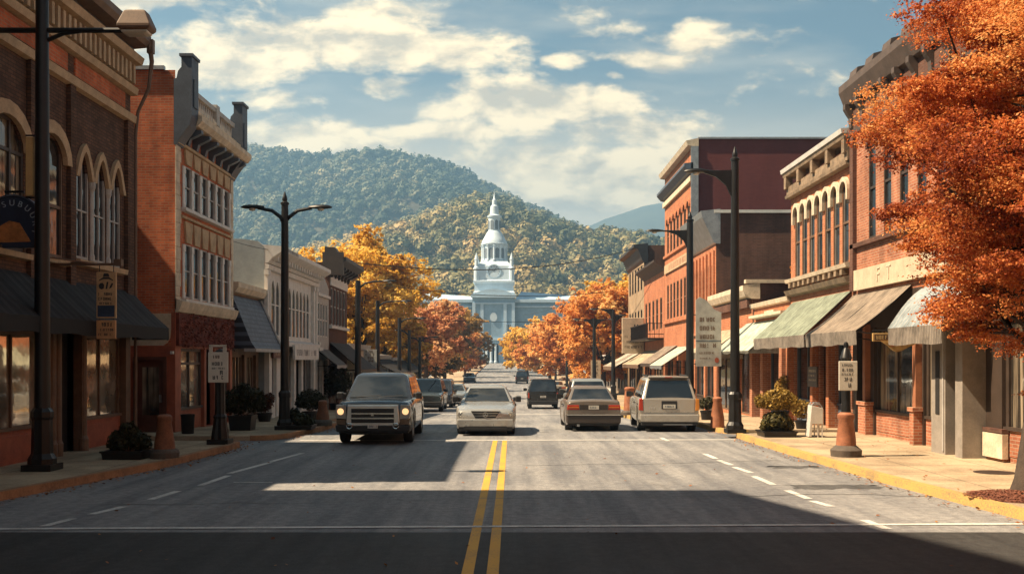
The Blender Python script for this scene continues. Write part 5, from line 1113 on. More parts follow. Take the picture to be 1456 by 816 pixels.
m = MB(); m.lathe([(pw(11), hz(328.5)), (pw(10.2), hz(327)), (pw(8.8), hz(326)), (pw(8.8), hz(307)), (pw(10.3), hz(306)), (pw(10.6), hz(304)), (pw(8), hz(303)), (pw(6.6), hz(302)), (pw(5.6), hz(290)), (pw(3.4), hz(288)), (pw(3), hz(281)), (pw(1.6), hz(279)), (.03, hz(269))], tx, ty, 16); la = m.build('lantern', CWL, b, smooth=True, ang=30)
m = MB()
for k in range(8):
    a = 2 * math.pi * (k + .5) / 8; c, s_ = math.cos(a), math.sin(a); r_ = pw(8.86); w_ = .5
    m.poly([(tx + r_ * c - s_ * w_ * q_, ty + r_ * s_ + c * w_ * q_, z) for q_, z in ((-1, hz(324)), (1, hz(324)), (1, hz(312)), (0, hz(310)), (-1, hz(312)))])
m.build('lantern_opening', MATS['blue_grey_louvre'], la, split=True)
m = MB(); yk = ty - pw(25.0) - .1; cz_ = hz(386)
m.ring_loft([[(tx + r_ * math.cos(a), y_, cz_ + r_ * math.sin(a)) for a in np.linspace(0, 6.283, 33)[:-1]] for r_, y_ in ((pw(10.2), yk + 1.4), (pw(10.2), yk - .1), (pw(8.8), yk - .1), (pw(8.8), yk + .08))], 0); ck = m.build('clock_ring', CW, tw)
m = MB(); m.ring_loft([[(tx + pw(8.8) * math.cos(a), yk + .06, cz_ + pw(8.8) * math.sin(a)) for a in np.linspace(0, 6.283, 33)[:-1]]], 0, True, False); m.build('clock_face', mat('pale_clock_face', (.50, .57, .62), .5, var=.05), ck)
m = MB()
for k in range(12):
    a = 2 * math.pi * k / 12; r_ = pw(7.4); m.box(tx + r_ * math.cos(a) - .12, tx + r_ * math.cos(a) + .12, yk + .02, yk + .055, cz_ + r_ * math.sin(a) - .12, cz_ + r_ * math.sin(a) + .12)
for a, l in ((R(60), pw(6.4)), (R(150), pw(4.4))):
    m.ring_loft([[(tx + q_ * math.cos(a) - .09 * s_ * math.sin(a), yk + .02, cz_ + q_ * math.sin(a) + .09 * s_ * math.cos(a)) for q_, s_ in ((0, -1), (l, -.4), (l, .4), (0, 1))], [(tx + q_ * math.cos(a) - .09 * s_ * math.sin(a), yk + .05, cz_ + q_ * math.sin(a) + .09 * s_ * math.cos(a)) for q_, s_ in ((0, -1), (l, -.4), (l, .4), (0, 1))]])
m.build('clock_hands', SLATE, ck)
# ------------------------------------------------------------------ street lamps
def lamp_arm(mb, hz_, side, L, kind):
    if kind == 'gusset':      # straight arm with a curved gusset
        mb.tube([(0, 0, hz_), (side * L, 0, hz_ + .02)], [.045, .035], 8)
        g = [(0, 0, hz_ - .75), (side * .10, 0, hz_ - .72), (side * .26, 0, hz_ - .38), (side * .55, 0, hz_ - .14), (side * .9, 0, hz_ - .02), (side * .9, 0, hz_ + .02), (0, 0, hz_ + .06)]
        mb.ring_loft([[(x, y, z) for x, _, z in g] for y in (-.04, .04)])
    else:
        pts = [(0, 0, hz_ - .55), (side * .12, 0, hz_ - .28), (side * .38, 0, hz_ - .08), (side * .8, 0, hz_), (side * L, 0, hz_ + .03)]
        mb.tube(pts, [.06, .06, .055, .05, .04], 8)
def lamp_head(mb, x, z, side, dark=True):
    # cobra head: flattened tapering body
    rings = []
    for t, w, h in ((0, .05, .05), (.10, .07, .06), (.22, .13, .08), (.45, .15, .085), (.62, .10, .06), (.70, .03, .02)):
        rings.append([(x + side * t, w * math.cos(a), z + .02 + h * math.sin(a) * (1.0 if math.sin(a) > 0 else .55)) for a in np.linspace(0, 6.283, 13)[:-1]])
    mb.ring_loft(rings)
LENS = mat('lamp_lens', (.50, .47, .40), .25, var=.1, world_=False)
def street_lamp(name, label, H, arms, r=.14, fluted=True, kind='curve', base=True, finial=True, loc=(0, 0, 0), group='street lamps along both kerbs', cross=False):
    t = thing(name, label, 'street lamp', (0, 0, 0), group)
    m = MB()
    if base:
        m.box(-r * 1.9, r * 1.9, -r * 1.9, r * 1.9, 0, .12); n = 16
        pr = [(r * 1.75, .12), (r * 1.75, .22), (r * 1.35, .32), (r * 1.25, .95), (r * 1.4, 1.0), (r * 1.4, 1.1), (r * 1.02, 1.18)]
        rings = [[((q if k % 2 else q * .90) * math.cos(2 * math.pi * k / n), (q if k % 2 else q * .90) * math.sin(2 * math.pi * k / n), z) for k in range(n)] for q, z in pr]; m.ring_loft(rings); m.build('base', BLACKO, t)
    m = MB(); m.lathe([(r, 1.15 if base else 0), (r * .97, 2), (r * .78, H)], 0, 0, 14); m.build('pole', BLACKO, t, smooth=True)
    if finial:
        m = MB(); m.lathe([(r * .95, H), (r * .95, H + .06), (r * .5, H + .1), (r * .6, H + .16), (r * .45, H + .24), (.012, H + .4)], 0, 0, 10); m.build('finial', BLACKO, t, smooth=True)
    for side, L, dz in arms:
        m = MB(); lamp_arm(m, H + dz, side, L, kind); a = m.build('arm', BLACKO, t, smooth=True)
        m = MB(); lamp_head(m, side * L, H + dz + .0, side); h = m.build('lamp_head', BLACKO, a, smooth=True)
        m = MB(); m.lathe([(.03, H + dz - .085), (.085, H + dz - .07), (.10, H + dz - .03), (.09, H + dz + .0)], side * (L + .36), 0, 12); m.build('lens', LENS, h, smooth=True)
    return t
def put(t, px, y, dz=SH):
    x = at(px, y); t.location = (x, y, gz(y) + dz); return t
put(street_lamp('street_lamp', 'huge black street lamp nearest on the left with fluted base and square lantern head', 9.6, [], r=.145, finial=False), 60, 19.3)
t = C.objects['street_lamp']; 
m = MB(); m.tube([(-1.9, 0, 8.28), (1.52, 0, 8.28)], [.055, .05], 8); m.tube([(-.0, 0, 8.05), (.4, 0, 8.22), (.9, 0, 8.28)], [.04, .04, .03], 6); a = m.build('arm', BLACKO, t, smooth=True)
def lantern(x):
    m = MB(); m.ring_loft([[(x + q * cx_, q * .62 * cy_, z) for cx_, cy_ in ((-1, -1), (1, -1), (1, 1), (-1, 1))] for q, z in ((.26, 8.25), (.31, 8.30), (.31, 8.36), (.20, 8.62), (.16, 8.64))]); h = m.build('lamp_head', BROWNW, a, bevel=.02)
    m = MB(); m.ring_loft([[(x + q * cx_, q * .62 * cy_, z) for cx_, cy_ in ((-1, -1), (1, -1), (1, 1), (-1, 1))] for q, z in ((.16, 8.18), (.24, 8.21), (.25, 8.25))]); m.build('lens', LENS, h, bevel=.015)
lantern(1.78); lantern(-1.78)
m = MB(); m.box(-.30, -.155, -.035, .035, 5.16, 6.27); fl = m.build('banner', mat('tan_banner_cloth', (.50, .32, .13), .8, var=.12, world_=False), t, bevel=.01)
m = MB(); m.tube([(-.31, 0, 6.3), (0, 0, 6.3)], .016, 6); m.tube([(-.31, 0, 5.13), (0, 0, 5.13)], .016, 6); m.build('banner_arms', BLACKO, fl)
put(street_lamp('street_lamp', 'black two armed street lamp on the left pavement corner behind the low shop', 6.75, [(-1, .62, -.1), (1, .72, -.1)], r=.135), 405, 30.8)
put(street_lamp('street_lamp', 'black single arm lamp beyond the dark SUV, before the yellow tree', 6.6, [(1, 1.25, -.05)], r=.17, finial=False), 509, 52)
put(street_lamp('street_lamp', 'second black single arm lamp against the yellow tree, just right of the first', 6.7, [(1, 1.5, -.05)], r=.16, finial=False), 537, 66)
put(street_lamp('street_lamp', 'black single arm lamp left of the pink red tree above parked cars', 6.1, [(1, 1.3, -.05)], r=.16, finial=False), 568, 75)
put(street_lamp('street_lamp', 'small dark lamp with short bracket toward the left kerb before the orange trees', 5.4, [(-1, .5, -.05)], r=.15, base=False, finial=False), 582, 80)
put(street_lamp('street_lamp', 'small dark two armed lamp in front of the left orange trees', 5.0, [(-1, .75, -.05), (1, .9, -.05)], r=.14, base=False, finial=False), 597, 84)
put(street_lamp('street_lamp', 'tallest black street lamp on the right kerb with finial and arm over the road', 7.75, [(-1, .75, -.32)], r=.14, kind='gusset'), 1045, 29.2)
put(street_lamp('street_lamp', 'black street lamp behind the silver SUV with one arm over the road', 8.0, [(-1, 1.1, -.42)], r=.17, kind='gusset'), 981, 42)
put(street_lamp('street_lamp', 'dark lamp with straight arm toward the road beside the tan brick building', 6.7, [(-1, 1.05, .0), (1, .35, -.45)], r=.16, finial=False, kind='gusset'), 872, 75)
put(street_lamp('street_lamp', 'dark two armed lamp against the right orange trees near the small sign', 6.3, [(-1, 1.0, -.1), (1, 1.1, -.1)], r=.16, base=False, finial=False, kind='gusset'), 845, 80)
put(street_lamp('street_lamp', 'thin dark lamp in front of the middle of the right orange trees', 5.6, [(-1, .6, -.1), (1, .8, -.1)], r=.17, base=False, finial=False), 806, 124)
put(street_lamp('street_lamp', 'thin dark lamp farthest along the right orange trees with one long arm', 5.4, [(1, 1.5, -.1)], r=.18, base=False, finial=False), 790, 148)
# overhead wires
def wire(label, a, b, sag, r=.022):
    m = MB(); n = 16; A, B_ = Vector(a), Vector(b)
    m.tube([A.lerp(B_, i / n) - Vector((0, 0, sag * 4 * (i / n) * (1 - i / n))) for i in range(n + 1)], r, 5)
    tag(m.build('overhead_wire', BLACKM), label, 'wire', 'wires over the street')
def w3(px, py, y): x, z = at(px, y, py); return (x, y, z)
wire('upper wire crossing in front of the white tower to the tan brick building cornice', w3(509, 374, 52), w3(906, 352, 78), .9, .028)
wire('wire crossing the courthouse front from the second lamp to the right lamp', w3(537, 404, 66), w3(872, 414, 75), .55)
wire('wire sloping up through the right orange trees to the balcony building', w3(745, 448, 150), w3(925, 372, 70), .7)
wire('lowest wire crossing below the courthouse cornice between far lamps', w3(568, 452, 86), w3(845, 456, 88), .2)
wire('thin wire from the three storey brick building to the white front building', w3(331, 343, 35.5), w3(398, 357, 42), .05, .014)

# ------------------------------------------------------------------ kerb signs, bollards
TERRA = mat('terracotta_iron_paint', (.27, .10, .048), .65, var=.35, scale=5, bump=.3, world_=False); TERD = mat('dark_terracotta', (.20, .075, .035), .7, var=.4, scale=5, world_=False); CONC = mat('dark_bollard_foot', (.09, .07, .055), .85, var=.3, world_=False)
SIGNW = mat('white_sign_enamel', (.60, .56, .48), .5, var=.12, world_=False)
def sign_plate(t, w, z0, z1, y, rows, seed, tilt=0):
    m = MB(); m.box(-w / 2, w / 2, y - .015, y + .015, z0, z1); bo = m.build('sign_plate', SIGNW, t, bevel=.012)
    m = MB(); glyph_rows(m, (-w / 2, y - .015, z0), (1, 0, 0), (0, 0, 1), (0, -1, 0), w, rows, seed, off=.003); m.build('lettering', INK, bo)
t = thing('parking_sign', 'white lettered sign on a short black fluted post at the left kerb corner', 'sign')
m = MB(); m.box(-.26, .26, -.26, .26, 0, .12); n = 16
m.ring_loft([[((q if k % 2 else q * .88) * math.cos(2 * math.pi * k / n), (q if k % 2 else q * .88) * math.sin(2 * math.pi * k / n), z) for k in range(n)] for q, z in ((.22, .12), (.2, .3), (.15, .62), (.17, .68), (.13, .74), (.125, 1.55))]); m.lathe([(.125, 1.55), (.14, 1.6), (.11, 2.2), (.12, 2.3), (.02, 2.36)], 0, 0, 12); m.build('post', BLACKO, t)
sign_plate(t, .50, 1.52, 2.27, -.17, [(.60, .07, .13, .30), (.42, .085, .10, .42), (.33, .04, .1, .42), (.19, .11, .12, .40), (.08, .09, .12, .40)], 61); m = MB(); m.box(-.22, -.14, -.19, -.15, 2.27, 2.42); m.box(.12, .2, -.19, -.15, 2.27, 2.42); m.box(-.22, .2, -.19, -.15, 2.40, 2.45); m.build('bracket', SIGNW, t)
put(t, 313, 25.4)
def bollard(name, label, H, r0, r1, foot=True, col=TERRA, flat=False):
    t = thing(name, label, 'bollard', group='terracotta bollards on the pavements'); m = MB()
    if foot: m.lathe([(r0 * 1.35, 0), (r0 * 1.4, .12), (r0 * 1.3, .17), (r0 * 1.05, .2)], 0, 0, 16); m.build('foot', CONC, t); m = MB()
    m.lathe([(r0, .15 if foot else 0), (r0 * .96, .3), (r1, H - .16), (r1 * 1.12, H - .13), (r1 * 1.12, H - .04), (r1 * .8, H), (.02, H + .01)], 0, 0, 18); m.build('post', col, t, smooth=True); return t
put(bollard('bollard', 'brown tapered bollard with dark foot on the near left pavement', .92, .22, .14, True, TERD), 234, 21.7)
put(bollard('bollard', 'brown tapered bollard on the left pavement beside the dark pickup', .82, .22, .13, True, TERD), 459, 33.0)
put(bollard('bollard', 'orange tapered bollard right of the silver SUV', .95, .22, .13, False), 1020, 31.9)
put(bollard('bollard', 'orange red bollard between the grey sedan and the silver SUV', 1.2, .26, .20, True), 895, 44.0)
t = thing('parking_sign', 'cream lettered sign standing on an orange bollard on the right pavement', 'sign')
m = MB(); m.lathe([(.32, 0), (.33, .14), (.26, .2), (.21, .24)], 0, 0, 18); m.build('foot', CONC, t, smooth=True)
m = MB(); m.lathe([(.21, .22), (.20, .4), (.155, .78), (.18, .82), (.18, .90), (.12, .95)], 0, 0, 18); m.build('pedestal', TERRA, t, smooth=True)
m = MB(); m.lathe([(.11, .93), (.10, 1.0), (.095, 1.55), (.11, 2.08), (.13, 2.12), (.07, 2.3), (.04, 2.34), (.055, 2.39), (.04, 2.45), (.01, 2.47)], 0, 0, 14); m.build('post', BLACKO, t, smooth=True)
sign_plate(t, .40, 1.42, 2.05, -.13, [(.52, .05, .07, .33), (.41, .06, .07, .33), (.32, .055, .06, .33), (.20, .08, .10, .33), (.07, .09, .13, .33)], 62); put(t, 1203, 22.1)
t = thing('newspaper_box', 'white metal newspaper box on thin legs on the sunny right pavement', 'newspaper box')
m = MB(); m.ring_loft([[(x, y, z) for x, z in ((-.20, .02), (-.12, .02), (-.10, .36), (.19, .36), (.19, .78), (-.12, .86))] for y in (-.16, .2)]); m.build('cabinet', ALU, t, bevel=.012)
m = MB()
for x, y in ((.05, -.13), (.17, -.13), (.05, .17), (.17, .17)): m.box(x - .015, x + .015, y - .015, y + .015, 0, .36)
m.build('leg', ALU, t, split=True)
m = MB(); m.tube([(-.12, -.1, .85), (-.05, -.1, .93), (.10, -.1, .93), (.19, -.1, .79)], .015, 6); m.tube([(-.12, .15, .85), (-.05, .15, .93), (.10, .15, .93), (.19, .15, .79)], .015, 6); m.box(-.10, .15, -.1, .15, .86, .89); m.build('hood', METAL, t); put(t, 1158, 27.6)
# right lamp banners, far signs
def banner(label, px, y, x0, x1, z0, z1, seed, col, arched=True):
    t = thing('banner_sign', label, 'banner', (at(px, y), y, gz(y))); xm = at(px, y); m = MB()
    top = [(x1, z1), (x1 - (x1 - x0) * .25, z1 + .10), (x1 - (x1 - x0) * .6, z1 + .5), (x0 + (x1 - x0) * .15, z1 + .62), (x0, z1 + .5)] if arched else [(x1, z1), (x0, z1)]
    m.ring_loft([[(xm + x, yy, z) for x, z in [(x0, z0), (x1, z0)] + top] for yy in (y - .03, y + .03)]); bo = m.build('board', col, t)
    w = x1 - x0; m = MB(); glyph_rows(m, (xm + x0, y - .03, z0), (1, 0, 0), (0, 0, 1), (0, -1, 0), w, [((z1 - z0) * k + .02, .17 if w > .6 else .1, w * .15, w * .8) for k in (.34, .5, .66, .82)] + [(.5, .09, w * .15, w * .75), (.3, .06, w * .15, w * .6)], seed, off=.005); m.build('lettering', BROWNW, bo)
    if arched:
        m = MB(); m.poly([(xm + x0 + .1 * 0 + w * .82 + .09 * math.cos(a), y - .036, z0 + .25 + .11 * math.sin(a)) for a in np.linspace(0, 6.283, 15)[:-1]]); m.build('emblem', mat('red_emblem', (.35, .08, .04), .6), bo); m = MB(); m.box(xm + x0, xm + x1, y - .036, y - .031, z0 + 1.02, z0 + 1.06); m.build('divider', SLATE, bo)
    m = MB(); m.tube([(xm, y, z1 - .1), (xm + x0 + .02, y, z1 - .1)], .02, 6); m.tube([(xm, y, z0 + .1), (xm + x0 + .02, y, z0 + .1)], .02, 6); m.build('bracket', BLACKM, t)
BANG = mat('grey_banner', (.36, .35, .32), .8, var=.25)
banner('tall grey lettered banner with curved top beside the lamp behind the silver SUV', 983, 41.8, .18, 1.22, 1.95, 4.15, 71, BANG)
banner('small grey banner on the second lamp in front of the yellow tree', 538, 65.8, -.95, -.1, 1.6, 2.9, 72, BANG, False)
banner('small cream sign hanging from the two armed lamp at the right trees', 845, 87.8, -.3, .55, .4, 2.2, 73, CREAM, False)

# ------------------------------------------------------------------ plants
LEAFD = foliage('dark_shrub_leaves', [(.012, .014, .008), (.03, .032, .014), (.06, .05, .02)], .2); LEAFY = foliage('yellow_shrub_leaves', [(.07, .045, .012), (.22, .14, .03), (.42, .27, .06), (.55, .36, .10)], .35); LEAFO = foliage('olive_shrub_leaves', [(.03, .032, .012), (.08, .07, .022), (.18, .13, .035)], .3)
def shrub_leaves(name, lobes, n, leaf, mt, par, seed, t0=.2, t1=.9):
    r = np.random.RandomState(seed); cen, nr, ti = [], [], []; tot = sum(l[3] * l[4] for l in lobes)
    for (x, y, z, rx, rz) in lobes:
        k = int(n * rx * rz / tot); d = r.normal(size=(k, 3)); d /= np.linalg.norm(d, axis=1, keepdims=True); rad = r.uniform(.45, 1.12, k) ** .6
        cen.append(np.array([x, y, z]) + d * rad[:, None] * np.array([rx, rx, rz])); nr.append(d + r.normal(0, .7, d.shape)); ti.append(t0 + (t1 - t0) * r.rand(k) + .12 * r.normal())
    c = np.concatenate(cen); c[:, 2] = np.maximum(c[:, 2], .05); return quads_mesh(name, c, np.concatenate(nr), leaf, np.concatenate(ti), mt, par, seed=seed)
def potted(label, pot, lobes, n, leaf, mt, px, y, seed, stems=True, cat='potted plant', name='potted_shrub', potm=None):
    t = thing(name, label, cat); m = MB(); r0, r1, h, sq_ = pot
    if sq_: m.ring_loft([[(q * a, q * b_, z) for a, b_ in ((-1, -1), (1, -1), (1, 1), (-1, 1))] for q, z in ((r0, 0), (r1, h), (r1 * 1.06, h), (r1 * 1.06, h + .04), (r1 * .9, h + .04), (r1 * .88, h - .03))])
    else: m.lathe([(r0, 0), (r1, h * .8), (r1 * 1.08, h * .82), (r1 * 1.08, h), (r1 * .9, h), (r1 * .88, h - .05)], 0, 0, 16)
    m.build('pot', potm or BLACKO, t)
    if stems:
        m = MB(); q = random.Random(seed)
        for (x, y_, z, rx, rz) in lobes: m.tube([(q.uniform(-.04, .04), q.uniform(-.04, .04), h - .05), (x * .5, y_ * .5, (h + z) / 2), (x, y_, z + rz * .5)], [.018, .014, .008], 5)
        m.build('stems', BROWNW, t)
    shrub_leaves('leaves', lobes, n, leaf, mt, t, seed); return put(t, px, y)
potted('dark spiky shrub in a low black planter on the near left pavement', (.40, .42, .14, True), [(-.16, 0, .36, .26, .22), (.2, .05, .36, .24, .18), (0, 0, .55, .2, .22), (-.3, 0, .26, .14, .12), (.36, 0, .3, .12, .1)], 1500, .055, LEAFD, 183, 21.7, 1)
potted('large dark shrub in a black tub outside the slate roofed shop', (.30, .34, .40, True), [(-.2, 0, .85, .42, .38), (.25, .1, .9, .42, .36), (0, 0, 1.1, .32, .3), (-.42, 0, .7, .25, .22), (.5, 0, .75, .2, .22)], 2600, .05, LEAFD, 345, 30.6, 2)
potted('small dark shrub at the foot of the two armed left lamp', (.36, .38, .10, True), [(0, 0, .30, .26, .2), (-.2, 0, .45, .16, .2), (.22, 0, .22, .2, .14)], 1100, .05, LEAFD, 428, 30.9, 3)
potted('round dark shrub in a pot outside the white front building', (.2, .28, .35, False), [(0, 0, .78, .46, .38), (.3, 0, .75, .26, .26), (-.32, 0, .7, .22, .24)], 1900, .05, LEAFD, 441, 37.5, 4)
potted('reddish brown shrub by the white columns on the left', (.2, .26, .3, False), [(0, 0, .62, .3, .3), (.15, 0, .8, .2, .2)], 900, .05, foliage('russet_leaves', [(.05, .02, .01), (.12, .04, .018)], .2), 376, 36.2, 5)
potted('tall dark bush against the dark awning beyond the grey shop', (.3, .35, .35, False), [(0, 0, 1.6, .75, .8), (.4, 0, 1.1, .55, .6), (-.4, 0, 1.2, .5, .6)], 2200, .07, LEAFD, 478, 54, 6)
t = thing('black_pot', 'plain black cylindrical pot by the red brick doorway on the left', 'pot'); m = MB(); m.lathe([(.16, 0), (.17, .02), (.19, .48), (.2, .5), (.2, .55), (.17, .55), (.165, .45), (.02, .44)], 0, 0, 18); m.build('pot', BLACKO, t, smooth=True); put(t, 267, 28.9)
t = potted('yellow topiary ball bush over a dark lower shrub on the right pavement', (.42, .44, .12, True), [(0, 0, .42, .38, .26), (-.26, 0, .28, .2, .16), (.26, 0, .3, .22, .16)], 1800, .05, LEAFO, 1104, 27.9, 7)
shrub_leaves('yellow_crown', [(-.08, 0, .98, .36, .27), (.22, .05, 1.0, .30, .27), (-.42, 0, .95, .18, .18), (.42, 0, .92, .2, .2), (.05, 0, 1.16, .2, .14)], 2600, .045, LEAFY, t, 8)
potted('small yellow shrub in a pot beside the white newspaper box', (.16, .2, .25, False), [(0, 0, .6, .3, .28), (-.18, 0, .7, .2, .2)], 900, .045, LEAFY, 1140, 31.2, 9)
potted('dark plant in a black pot behind the orange bollard right of the silver SUV', (.2, .24, .35, False), [(0, 0, .62, .28, .22)], 600, .05, LEAFD, 1005, 38.5, 10)
potted('yellow bush on the shop wall under the pale canvas awning', (.2, .25, .4, False), [(0, 0, 1.05, .26, .5), (.1, 0, 1.4, .2, .25)], 1000, .05, LEAFY, 1112, 36.5, 11)
# brick planter at the right frame edge
t = thing('brick_planter', 'red brick planter with stone cap by the dark shop windows at the right frame edge', 'planter', (10.2, 22, 0))
m = MB(); m.box(9.98, 11.4, 20.75, 21.5, SH, .72, 0); m.box(9.9, 10.02, 20.68, 21.55, .2, .70, 1); m.build('wall', [B_RUST, STONE], t); m = MB(); m.box(9.9, 11.45, 20.7, 21.55, .72, .80); m.build('cap', B_BROWN, t)
# fallen leaves in the gutters
q = np.random.RandomState(8); n = 1500; cen = []; LEAFF = foliage('fallen_leaves', [(.10, .035, .015), (.28, .10, .03), (.42, .20, .05)], .1)
for i in range(n):
    y = q.uniform(9, 34)
    if q.rand() < .55: x = np.interp(y, [p[0] for p in LK + LK2], [p[1] for p in LK + LK2]) + abs(q.normal(0, .16)) + .03; z = gz(y) + .012
    elif q.rand() < .6: x = np.interp(y, [p[0] for p in RK + RK2], [p[1] for p in RK + RK2]) - abs(q.normal(0, .22)) - .03; z = gz(y) + .012
    else: x = q.uniform(6.8, 9.6) if q.rand() < .5 else q.uniform(-7, 6); z = gz(y) + (SH + .012 if x > 6.75 else .012)
    cen.append((x, y, z + q.rand() * .012))
cen = np.array(cen); nr = np.tile([0, 0, 1.], (n, 1)) + q.normal(0, .25, (n, 3)); o = quads_mesh('fallen_leaves', cen, nr, .03, q.rand(n), LEAFF, seed=9); tag(o, 'scattered brown and orange leaves in the gutters and on the asphalt', 'leaves', kind='stuff')
# ------------------------------------------------------------------ street trees
BARK = mat('dark_bark', (.055, .038, .028), .95, var=.4, scale=6, bump=.6)
def tree(label, x, y, h, cr, zc, rz, pal, nclump, nleaf, leaf, seed, trunk=.22, flat=.55, clr=.32, limbs=14, pal_shift=0, group=None, name='autumn_tree', lean=(0, 0), base=None, tvar=.16):
    if y > 60: cr *= 1.14; rz *= 1.08; leaf *= .98; nleaf = int(nleaf * 1.8)
    r = np.random.RandomState(seed); g = gz(y) + (SH if base is None else base)
    t = thing(name, label, 'tree', (x, y, g), group)
    c0 = np.array([x + lean[0], y + lean[1], g + zc]); cl = []
    while len(cl) < nclump:
        d = r.normal(size=3); d /= np.linalg.norm(d); k = r.uniform(.25, 1) ** .5 * (1 + .16 * math.sin(3 * math.atan2(d[1], d[0]) + seed) + r.normal(0, .07))
        if d[2] < -.75 and r.rand() < .7: continue
        cl.append(c0 + d * k * np.array([cr, cr, rz]))
    cl = np.array(cl); m = MB(); top = np.array([x + lean[0] * .4, y + lean[1] * .4, g + zc - rz * .55])
    b0 = np.array([x, y, g - .05]); fork = b0 + (top - b0) * .72
    m.tube([b0, b0 + (0, 0, .25), b0 + (fork - b0) * .5 + r.normal(0, .04, 3), fork], [trunk * 1.45, trunk * 1.05, trunk * .9, trunk * .75], 10)
    order = r.permutation(nclump)[:limbs]
    for j in order:
        e = cl[j]; mid = fork + (e - fork) * .45 + np.array([0, 0, .10 * np.linalg.norm(e - fork)]) + r.normal(0, .12, 3)
        m.tube([fork, (fork + mid) / 2 + r.normal(0, .05, 3), mid, e], [trunk * .42, trunk * .28, trunk * .16, trunk * .04], 6)
        for q in range(3):
            e2 = cl[np.argsort(np.linalg.norm(cl - mid, axis=1))[1 + q]]; m.tube([mid, (mid + e2) / 2 + (0, 0, .1), e2], [trunk * .18, trunk * .12, trunk * .04], 5)
    m.build('trunk', BARK, t, smooth=True)
    per = nleaf // nclump; cen = []; nr = []; ti = []
    for e in cl:
        rc = clr * cr * r.uniform(.65, 1.25); d = r.normal(size=(per, 3)); d /= np.linalg.norm(d, axis=1, keepdims=True)
        # sprays: leaves grouped on twigs inside the clump
        nt_ = max(4, per // 22); tw = r.normal(size=(nt_, 3)); tw /= np.linalg.norm(tw, axis=1, keepdims=True); tw *= r.uniform(.3, 1.05, (nt_, 1)); pick = r.randint(0, nt_, per)
        p = tw[pick] + d * r.uniform(0, .30, (per, 1)); cen.append(e + p * rc * np.array([1, 1, flat])); nr.append(d * .6 + np.array([0, 0, .7]) + r.normal(0, .5, (per, 3))); base_ = r.uniform(.2, .8) + pal_shift + .10 * (e[2] - c0[2]) / rz
        ti.append(base_ + (r.rand(nt_)[pick] - .5) * .35 + r.normal(0, tvar * .5, per))
    cen = np.concatenate(cen); quads_mesh('crown', cen, np.concatenate(nr), leaf, np.concatenate(ti), pal, t, seed=seed, aspect=.6); return t
MAPLE = foliage('orange_red_maple_leaves', [(.13, .024, .012), (.36, .078, .024), (.60, .18, .05), (.74, .32, .095), (.80, .46, .17)], .45)
GOLD = foliage('golden_leaves', [(.40, .21, .03), (.68, .40, .06), (.82, .54, .10), (.86, .64, .22)], .5)
ORNG = foliage('orange_leaves', [(.40, .13, .035), (.66, .27, .07), (.80, .42, .13), (.84, .56, .24)], .5)
PINK = foliage('pink_red_leaves', [(.44, .17, .08), (.66, .32, .16), (.78, .46, .23), (.82, .58, .30)], .5)
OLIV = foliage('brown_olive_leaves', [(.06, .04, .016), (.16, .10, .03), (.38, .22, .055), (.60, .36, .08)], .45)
tree('big orange red maple filling the upper right of the street', 8.12, 16.0, 11, 3.15, 5.6, 4.2, MAPLE, 250, 620000, .025, 21, .24, .36, .235, 44, group=None, name='maple_tree', base=SH, lean=(1.1, .3), tvar=.26)
G1 = 'autumn trees lining the far street'
tree('tall golden yellow tree behind the dark cornice building', at(512, 84), 84, 13, 4.4, 8.6, 5.0, GOLD, 80, 34000, .15, 31, .3, .65, .30, 18, group=G1, base=0)
tree('lower golden tree to the right of the tall yellow one', at(548, 92), 92, 11, 2.7, 6.2, 4.2, GOLD, 60, 20000, .15, 32, .26, .65, .32, 14, -.05, group=G1, base=0)
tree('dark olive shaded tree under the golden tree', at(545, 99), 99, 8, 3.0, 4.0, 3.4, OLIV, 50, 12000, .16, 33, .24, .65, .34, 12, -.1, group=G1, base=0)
tree('pink red tree just right of the golden trees', at(606, 112), 112, 10, 3.6, 5.9, 3.4, PINK, 65, 20000, .17, 34, .26, .65, .32, 14, group=G1)
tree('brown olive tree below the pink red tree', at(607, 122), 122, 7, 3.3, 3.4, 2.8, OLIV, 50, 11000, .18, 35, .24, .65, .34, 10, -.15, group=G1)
tree('orange gold tree behind the pink red tree', at(632, 150), 150, 12, 4.3, 6.9, 4.3, OLIV, 65, 15000, .2, 36, .28, .65, .32, 12, .32, group=G1)
tree('bright orange tree low at the left kerb before the courthouse', at(661, 175), 175, 8, 2.8, 4.6, 3.8, ORNG, 50, 11000, .2, 37, .24, .65, .34, 10, group=G1)
tree('brown gold tree farthest along the left kerb', at(668, 212), 212, 11, 3.8, 6.0, 4.8, OLIV, 55, 10000, .24, 38, .26, .65, .34, 10, .2, group=G1)
tree('wide orange tree nearest on the right beside the tan brick building', at(858, 95), 95, 10, 4.0, 5.6, 4.4, ORNG, 75, 26000, .16, 41, .28, .65, .30, 14, .05, group=G1)
tree('tall gold topped tree behind the wide right orange tree', at(884, 108), 108, 12, 3.8, 7.8, 4.0, GOLD, 60, 14000, .18, 42, .28, .65, .32, 12, -.05, group=G1, base=0)
tree('orange tree in the middle of the right row', at(816, 134), 134, 10, 4.1, 5.5, 4.4, ORNG, 70, 20000, .18, 43, .26, .65, .31, 12, -.02, group=G1)
tree('gold orange tree leaning over the right kerb', at(782, 158), 158, 9.5, 4.0, 5.2, 4.2, ORNG, 65, 15000, .2, 44, .26, .65, .32, 12, .18, group=G1)
tree('pale golden tree before the courthouse entrance on the right', at(750, 185), 185, 10, 4.0, 5.1, 4.4, GOLD, 60, 13000, .22, 45, .26, .65, .32, 12, group=G1)
tree('small golden tree farthest along the right kerb', at(737, 205), 205, 8.5, 3.4, 4.6, 3.9, GOLD, 50, 8000, .26, 46, .24, .65, .34, 10, -.1, group=G1)
